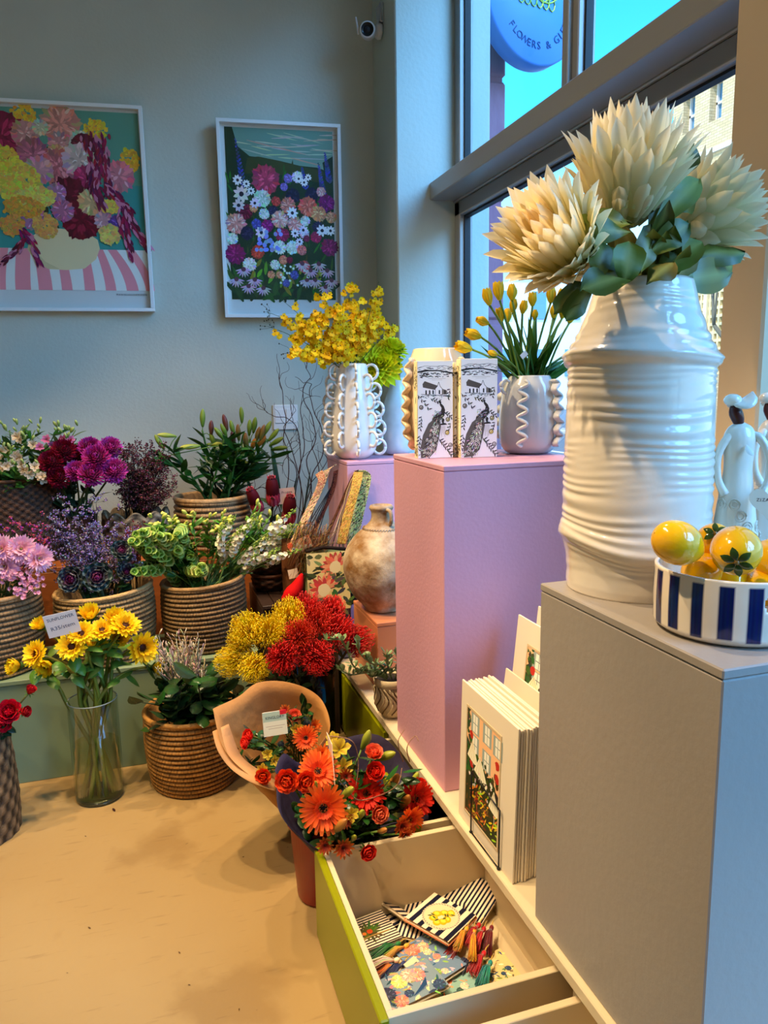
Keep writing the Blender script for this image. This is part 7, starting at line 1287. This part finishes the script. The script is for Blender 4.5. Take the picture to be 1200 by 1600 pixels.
for px, py, dy, d, k, s_, lb in ((574, 1155, .1, (.45, -.3, 1), 0, 1.25, 'tallest green lily bud at the back of the bouquet'), (605, 1180, .0, (1, -.5, .55), 0, 1.15, 'yellow lily bud pointing to the ledge'), (615, 1222, -.05, (.15, -.5, 1), 1, 1.2, 'bronze lily bud upright right of the red rose'), (648, 1220, -.04, (.5, -.4, 1), 0, 1.1, 'green lily bud at the far right'), (634, 1252, -.08, (.3, -.6, 1), 1, 1.1, 'red brown lily bud in front of the right gerbera'), (543, 1236, -.12, (.5, -.6, 1), 0, 1.1, 'green lily bud right of the large gerbera'), (530, 1290, -.2, (.5, -.6, .9), 1, 1.05, 'olive lily bud overlapping the large gerbera'), (565, 1270, -.17, (0, -.6, 1), 0, .85, 'small yellow lily bud in the front middle'), (553, 1308, -.19, (.1, -.7, 1), 0, .7, 'small yellow bud above the lowest rose'), (493, 1228, -.11, (.1, -.4, 1), 0, .85, 'green lily bud standing behind the large gerbera'), (598, 1298, -.18, (.4, -.8, .5), 1, .7, 'small olive bud near the right front rim')):
    p = aty(px, py, NY + dy); dd = Vector(d).normalized(); q = p - dd * .034 * s_; t, C = fl('lily_bud_stem', lb, 'lily buds in the navy bouquet', nb_, q, dd, BDL[k], s_, .003, (100, 130, 50), 3, .06, .016, (70, 110, 40), hn='bud', u0=.7)
greens('foliage_stem', 'glossy dark leafy stem inside the navy wrapped bouquet', 'leafy stems in the navy bouquet', [(470, 500, 1250, 1290), (540, 600, 1275, 1300), (560, 630, 1240, 1280), (520, 560, 1180, 1240), (600, 640, 1200, 1240), (465, 485, 1235, 1270), (500, 600, 1230, 1290)], 30, NY - .06, nb_, L=(.045, .07), w=(.026, .036))
wc = thing('white_card', 'upright white card seen edge-on in the orange bouquet', 'card', aty(521, 1200, NY - .06)); c0_, c1_ = aty(519, 1163, NY - .05), aty(524, 1230, NY - .1); ob('card', G().add([c0_, c1_, c1_ + Vector((.01, .07, .01)), c0_ + Vector((.004, .08, .0))], np.array([(0, 1, 2, 3)]), (240, 214, 190)), 'card', wc, smooth=False).modifiers.new('t', 'SOLIDIFY').thickness = .0015
for pts, lb in (([(540, 1226), (560, 1250), (600, 1240), (622, 1224), (628, 1200)], 'pale curly twig arching across the front of the bouquet'), ([(516, 1150), (550, 1158), (560, 1190), (556, 1230)], 'thin curly twig at the top of the bouquet'), ([(640, 1190), (636, 1168), (648, 1150), (654, 1158)], 'twig tip curling against the lilac pedestal foot'), ([(630, 1190), (622, 1160), (632, 1140)], 'second dark twig tip leaning on the ledge'), ([(500, 1300), (505, 1270), (540, 1240), (530, 1220)], 'fine twig curving over the large gerbera')):
    C = smoothprof([tuple(aty(x, y, NY - .12 - .02 * (i % 2))) for i, (x, y) in enumerate(pts)], 6); t = thing('curly_twig', lb, 'twig', C[0], 'curly twigs in the navy bouquet'); ob('twig', G().add(*tube(C, [.0018, .001], 5), (150, 110, 84)), 'wood', t)
# ================================================================== DRAWER CONTENTS
ZD = .033
def stripes(w, h, n, c1=(26, 28, 46), c2=(226, 206, 176), vert=False):
    a = Art(w, h, c2)
    for i in range(n):
        u0, u1 = (i + .1) / n, (i + .58) / n; a.poly([(0, u0), (1, u0), (1, u1), (0, u1)] if not vert else [(u0, 0), (u1, 0), (u1, 1), (u0, 1)], c1)
    return a
def floral(w, h, bgc, cols, n=70):
    a = Art(w, h, bgc)
    for _ in range(n): a.stroke(R(0, .95), R(0, .95), R(0, 6.3), R(.08, .16), R(.03, .06), jit(rnd.choice(cols), .2))
    for _ in range(n // 7): a.pom(R(.08, .92), R(.08, .92), R(.05, .1), rnd.choice(cols), 10)
    return a
def pouch(nm, label, x, y, z, w, h, rz, art, th=.016, col=(210, 190, 156), piping=None, group='zipped pouches in the open drawer', rx=0., ry=0.):
    """soft flat pouch; origin at its middle"""
    t = thing(nm, label, 'pouch', (x, y, z), group); A = T(x, y, z) @ RZ(rz) @ RX(rx) @ RY(ry); n = 12; V = []
    for s_ in (0, 1):
        for i in range(n):
            for j in range(n): u, v_ = i / (n - 1) * 2 - 1, j / (n - 1) * 2 - 1; e = max(0, (1 - u ** 6) * (1 - v_ ** 6)) ** .4; V.append((v_ * w / 2, u * h / 2, th * (.5 + (s_ - .5) * e)))
    q = gridf(n, n); ob('pouch_body', G().add(V, np.concatenate([q[:, ::-1], q + n * n]), col), 'cloth', t, mw=A)
    art.g.v = [np.concatenate(art.g.v)]; v = art.g.v[0]; v[:, 0] -= art.w / 2; v[:, 1] -= art.h / 2; v[:, 2] += th + .0006; art.g.f = art.g.f
    ob('printed_top', art.g, 'cloth', t, mw=A, smooth=False)
    if piping: pts = [(sx * w / 2, sy * h / 2, th * .5) for sx, sy in ((-1, -1), (1, -1), (1, 1), (-1, 1), (-1, -1))]; ob('piping', G().add(*tube(sum([[tuple(np.array(a_) * (1 - u) + np.array(b_) * u) for u in (0, .5, .98)] for a_, b_ in zip(pts, pts[1:])], []), .0022, 6), piping), 'cloth', t, mw=A)
    return t, A
def D(px, py, z): return atz(px, py, z)
# three stacked striped pouches at the back right, topped by the lemon wreath
p = D(672, 1440, .06); 
pouch('striped_pouch', 'navy striped pouch at the bottom of the stack under the lemon pouch', p.x + .01, p.y, ZD, .17, .17, .95, stripes(.168, .168, 14), .014)
pouch('striped_pouch', 'navy striped pouch in the middle of the stack under the lemon pouch', p.x + .006, p.y + .004, ZD + .0165, .17, .165, 1.0, stripes(.168, .163, 14), .014)
p = D(688, 1424, .11); a = stripes(.146, .136, 5, (22, 24, 44)); 
for k in range(34): t_ = 2 * PI * k / 34; a.blob(.5 + .36 * math.cos(t_), .5 + .36 * math.sin(t_) * .9, .045, (196, 180, 150), 8, .05)
a.blob(.5, .5, .34, (206, 190, 150), 22, .02, ry=.3)
for k in range(40): t_ = 2 * PI * k / 40; a.stroke(.5 + .34 * math.cos(t_), .5 + .34 * math.sin(t_), t_ + .9, .05, .012, (40, 40, 60))
for x, y in ((.36, .58), (.5, .6), (.62, .5), (.5, .36), (.7, .4), (.3, .46), (.4, .38)): a.blob(x, y, .1, (226, 160, 20), 12, .06, ry=.075, rot=R(-.6, .6)); a.blob(x + .01, y + .01, .05, (240, 196, 60), 10, .06)
for _ in range(8): a.stroke(R(.3, .7), R(.3, .7), R(0, 6), .1, .04, (70, 84, 40))
pouch('striped_pouch', 'navy striped pouch with lemon wreath on top of the stack', p.x, p.y, ZD + .046, .15, .14, .62, a, .016, piping=(210, 130, 90), ry=.1, rx=.08)
p = D(737, 1415, .05); pouch('striped_pouch', 'striped pouch leaning at the drawer back behind the lemon pouch', p.x + .005, p.y + .02, ZD + .03, .12, .15, .6, stripes(.118, .148, 13), .012, rx=.1, ry=-.35)
# palm tree pouch at the left
p = D(583, 1456, .07); a = stripes(.138, .12, 13, (36, 30, 34), (222, 204, 176))
for k in range(16): a.stroke(.5, .5, k * .393 + R(-.1, .1), R(.24, .36), .06, jit((74, 80, 34), .25))
a.line([(.1, .3), (.45, .36), (.9, .34)], .03, (150, 120, 60)); a.blob(.52, .5, .06, (190, 70, 30)); a.blob(.4, .48, .04, (206, 110, 40))
pouch('palm_pouch', 'fine striped pouch with palm motif at the left of the drawer', p.x - .012, p.y, ZD + .02, .14, .125, .18, a, .02)
p = D(600, 1430, .04); pouch('striped_pouch', 'navy check pouch half under the palm pouch', p.x + .01, p.y + .015, ZD + .0, .15, .15, .3, stripes(.148, .148, 7), .015, col=(40, 40, 60)); p = D(618, 1436, .05); pouch('striped_pouch', 'dark pouch standing beside the palm pouch toward the stack', p.x, p.y, ZD + .035, .045, .14, .45, stripes(.044, .139, 6, (30, 32, 50)), .012, ry=.5)
p = D(645, 1448, .04); pouch('folded_cloth', 'cream folded cloth strip between the palm pouch and striped stack', p.x - .012, p.y + .01, ZD + .02, .022, .17, .5, Art(.021, .168, (230, 212, 176)), .014)
# floral pouches in front
p = D(640, 1556, .06); FC = [(216, 206, 150), (226, 140, 120), (240, 200, 170), (150, 170, 90), (60, 80, 110), (196, 196, 190)]
a = floral(.168, .098, (120, 140, 156), FC, 60)
for k in range(14): a.stroke(.45 + k * .02, .12 + k * .006, .5 + k * .05, .2, .016, (40, 70, 110))
for x, y, c in ((.42, .7, (216, 220, 130)), (.7, .66, (236, 150, 130)), (.6, .74, (240, 170, 150)), (.15, .5, (70, 72, 96))): a.pom(x, y, .12, c, 24)
pouch('floral_pouch', 'blue floral pouch with orchid motif at the front of the drawer', p.x, p.y + .008, ZD + .034, .172, .1, .22, a, .016, piping=(206, 200, 180))
p = D(672, 1515, .04); a = floral(.12, .148, (104, 128, 156), FC, 60); a.pom(.35, .84, .17, (236, 130, 110), 26); a.pom(.6, .78, .12, (240, 170, 140), 20)
pouch('floral_pouch', 'blue grey floral pouch with coral blooms under the front one', p.x + .004, p.y + .01, ZD + .016, .125, .15, .35, a, .015, piping=(214, 206, 186))
p = D(700, 1540, .04); pouch('floral_pouch', 'teal and coral floral pouch at the right front', p.x + .01, p.y, ZD, .12, .13, .2, floral(.118, .128, (130, 166, 156), [(226, 130, 90), (60, 90, 80), (214, 206, 170)], 50), .014); p = D(775, 1522, .04); pouch('floral_pouch', 'cream and blue floral pouch in the right front corner', p.x + .0, p.y, ZD + .002, .10, .12, .1, floral(.098, .118, (214, 190, 130), [(60, 80, 110), (110, 120, 70), (230, 214, 160)], 60), .016)
p = D(590, 1530, .04); pouch('floral_pouch', 'dark grey patterned pouch under the tassels at the front left', p.x, p.y, ZD, .10, .13, .1, floral(.098, .128, (110, 120, 136), [(60, 60, 80), (170, 160, 150)], 50), .02); p = D(600, 1590, .04); pouch('spotted_pouch', 'tan leopard spotted pouch edge in the front left corner', p.x + .02, p.y + .02, ZD, .13, .06, .2, (lambda a_: (leopard(a_, 60), a_)[1])(Art(.128, .058, (206, 160, 90))), .02)
def tassel(label, px, py, qx, qy, z, col, L=None, w=.03, gold=(206, 170, 70)):
    p, q = D(px, py, z + .012), D(qx, qy, z); d = (q - p); t = thing('tassel', label, 'tassel', p, 'thread tassels on the pouches'); g = G(); n = Vector((0, 0, 1)); s_ = d.cross(n).normalized()
    for k in range(70):
        a = R(-1, 1); e = q + s_ * a * w * .5 + n * R(-.004, .01) + d * R(-.06, .06); m_ = p.lerp(q, .4) + s_ * a * w * .28 + n * (.012 + R(-.004, .006)); g.add(*tube([p, m_, e], .0011, 3), jit(col, .2))
    o = ob('threads', g, 'thread', t); o['kind'] = 'stuff'; ob('knot', G().add(*ell(.0065, .0065, .009, 10, 6), tuple(min(255, c_ * 1.1) for c_ in col), face(p, d)), 'thread', t); ob('cord', G().add(*tube([p, p - d.normalized() * .014 + n * .004, p - d.normalized() * .03], .0015, 5), gold), 'thread', t)
for a in (('green tassel below the palm pouch', 622, 1475, 578, 1503, .055, (20, 110, 50)), ('golden yellow cord tassel beside the green one', 635, 1478, 596, 1506, .055, (206, 160, 50)), ('cream white tassel at the left drawer side', 620, 1500, 568, 1516, .06, (236, 216, 180)), ('orange tassel under the cream one', 618, 1510, 588, 1526, .05, (226, 120, 40)), ('navy blue tassel above the front floral pouch', 630, 1506, 602, 1536, .06, (30, 44, 104)), ('left yellow tassel over the red ones', 729, 1452, 714, 1484, .085, (236, 156, 30)), ('right yellow tassel over the red ones', 741, 1455, 738, 1500, .085, (240, 160, 30)), ('bright red tassel above the yellow pair', 748, 1446, 728, 1478, .08, (190, 10, 20)), ('large red tassel right of the yellow pair', 756, 1452, 742, 1490, .07, (180, 8, 20)), ('crimson tassel lowest of the red ones', 756, 1490, 738, 1522, .06, (190, 10, 30)), ('dark red tassel against the drawer back', 768, 1450, 758, 1490, .06, (110, 10, 24)), ('red tassel at the left under the lemon pouch', 722, 1468, 700, 1500, .055, (150, 10, 20)), ('dark blue tassel under the red ones', 735, 1500, 716, 1520, .045, (24, 30, 70)), ('teal tassel at the right front', 766, 1505, 752, 1544, .06, (16, 130, 130))): tassel(*a[:5], a[5], a[6], w=.022 if 'yellow' in a[0] else .034)
for i, (px, py, rz, lb) in enumerate(((646, 1508, .5, 'cream swing tag on the floral pouches'), (676, 1386, .9, 'white label tab above the lemon pouch'), (702, 1382, .9, 'second white label tab above the lemon pouch'), (566, 1421, .6, 'white label tab above the palm pouch'))):
    z = (.075, .07, .066, .062)[i]; p = D(px, py, z); t = thing('paper_tag', lb, 'tag', p, 'paper tags in the drawer'); w_ = (.04, .022, .018, .018)[i]; ob('tag', G().add(*bbox(-w_ / 2, w_ / 2, -w_ * .42, w_ * .42, 0, .0012, .0003), (236, 220, 184)), 'card', t, mw=TV(p) @ RZ(rz) @ RX(.25), smooth=False); ob('print_line', G().add(*box(-w_ * .3, w_ * .3, -.0012, .0012, .0013, .0017), (70, 60, 50)), 'card', t, mw=TV(p) @ RZ(rz) @ RX(.25), smooth=False)
# dry scraps on the floor
g = [(180, 1268, .012), (135, 1307, .004), (142, 1451, .006), (282, 1490, .005), (382, 1338, .004), (298, 1539, .004), (107, 1520, .003), (374, 1575, .004)]
for i, (px, py, r) in enumerate(g):
    p = atz(px, py, .0012); v, f = petal(r * 2, r * .8, .3, .2, .5, .8, 6, 3); ob('petal_scrap', G().add(v, f, (60, 30, 24) if i < 2 else (96, 66, 34), RZ(R(0, 3))), 'leaf', loc=p, label=['dried dark petal on floor just below the glass cylinder vase', 'tiny dark berry-like scrap on the floor below the vase', 'small brown leaf scrap in the middle of the floor', 'brown scrap on the floor right of the middle one', 'speck on the floor between basket and red bucket', 'speck near the bottom edge of the floor', 'leftmost brown speck on the floor', 'speck on the floor beside the lime drawer'][i], cat='scrap', group='dry scraps on the floor')
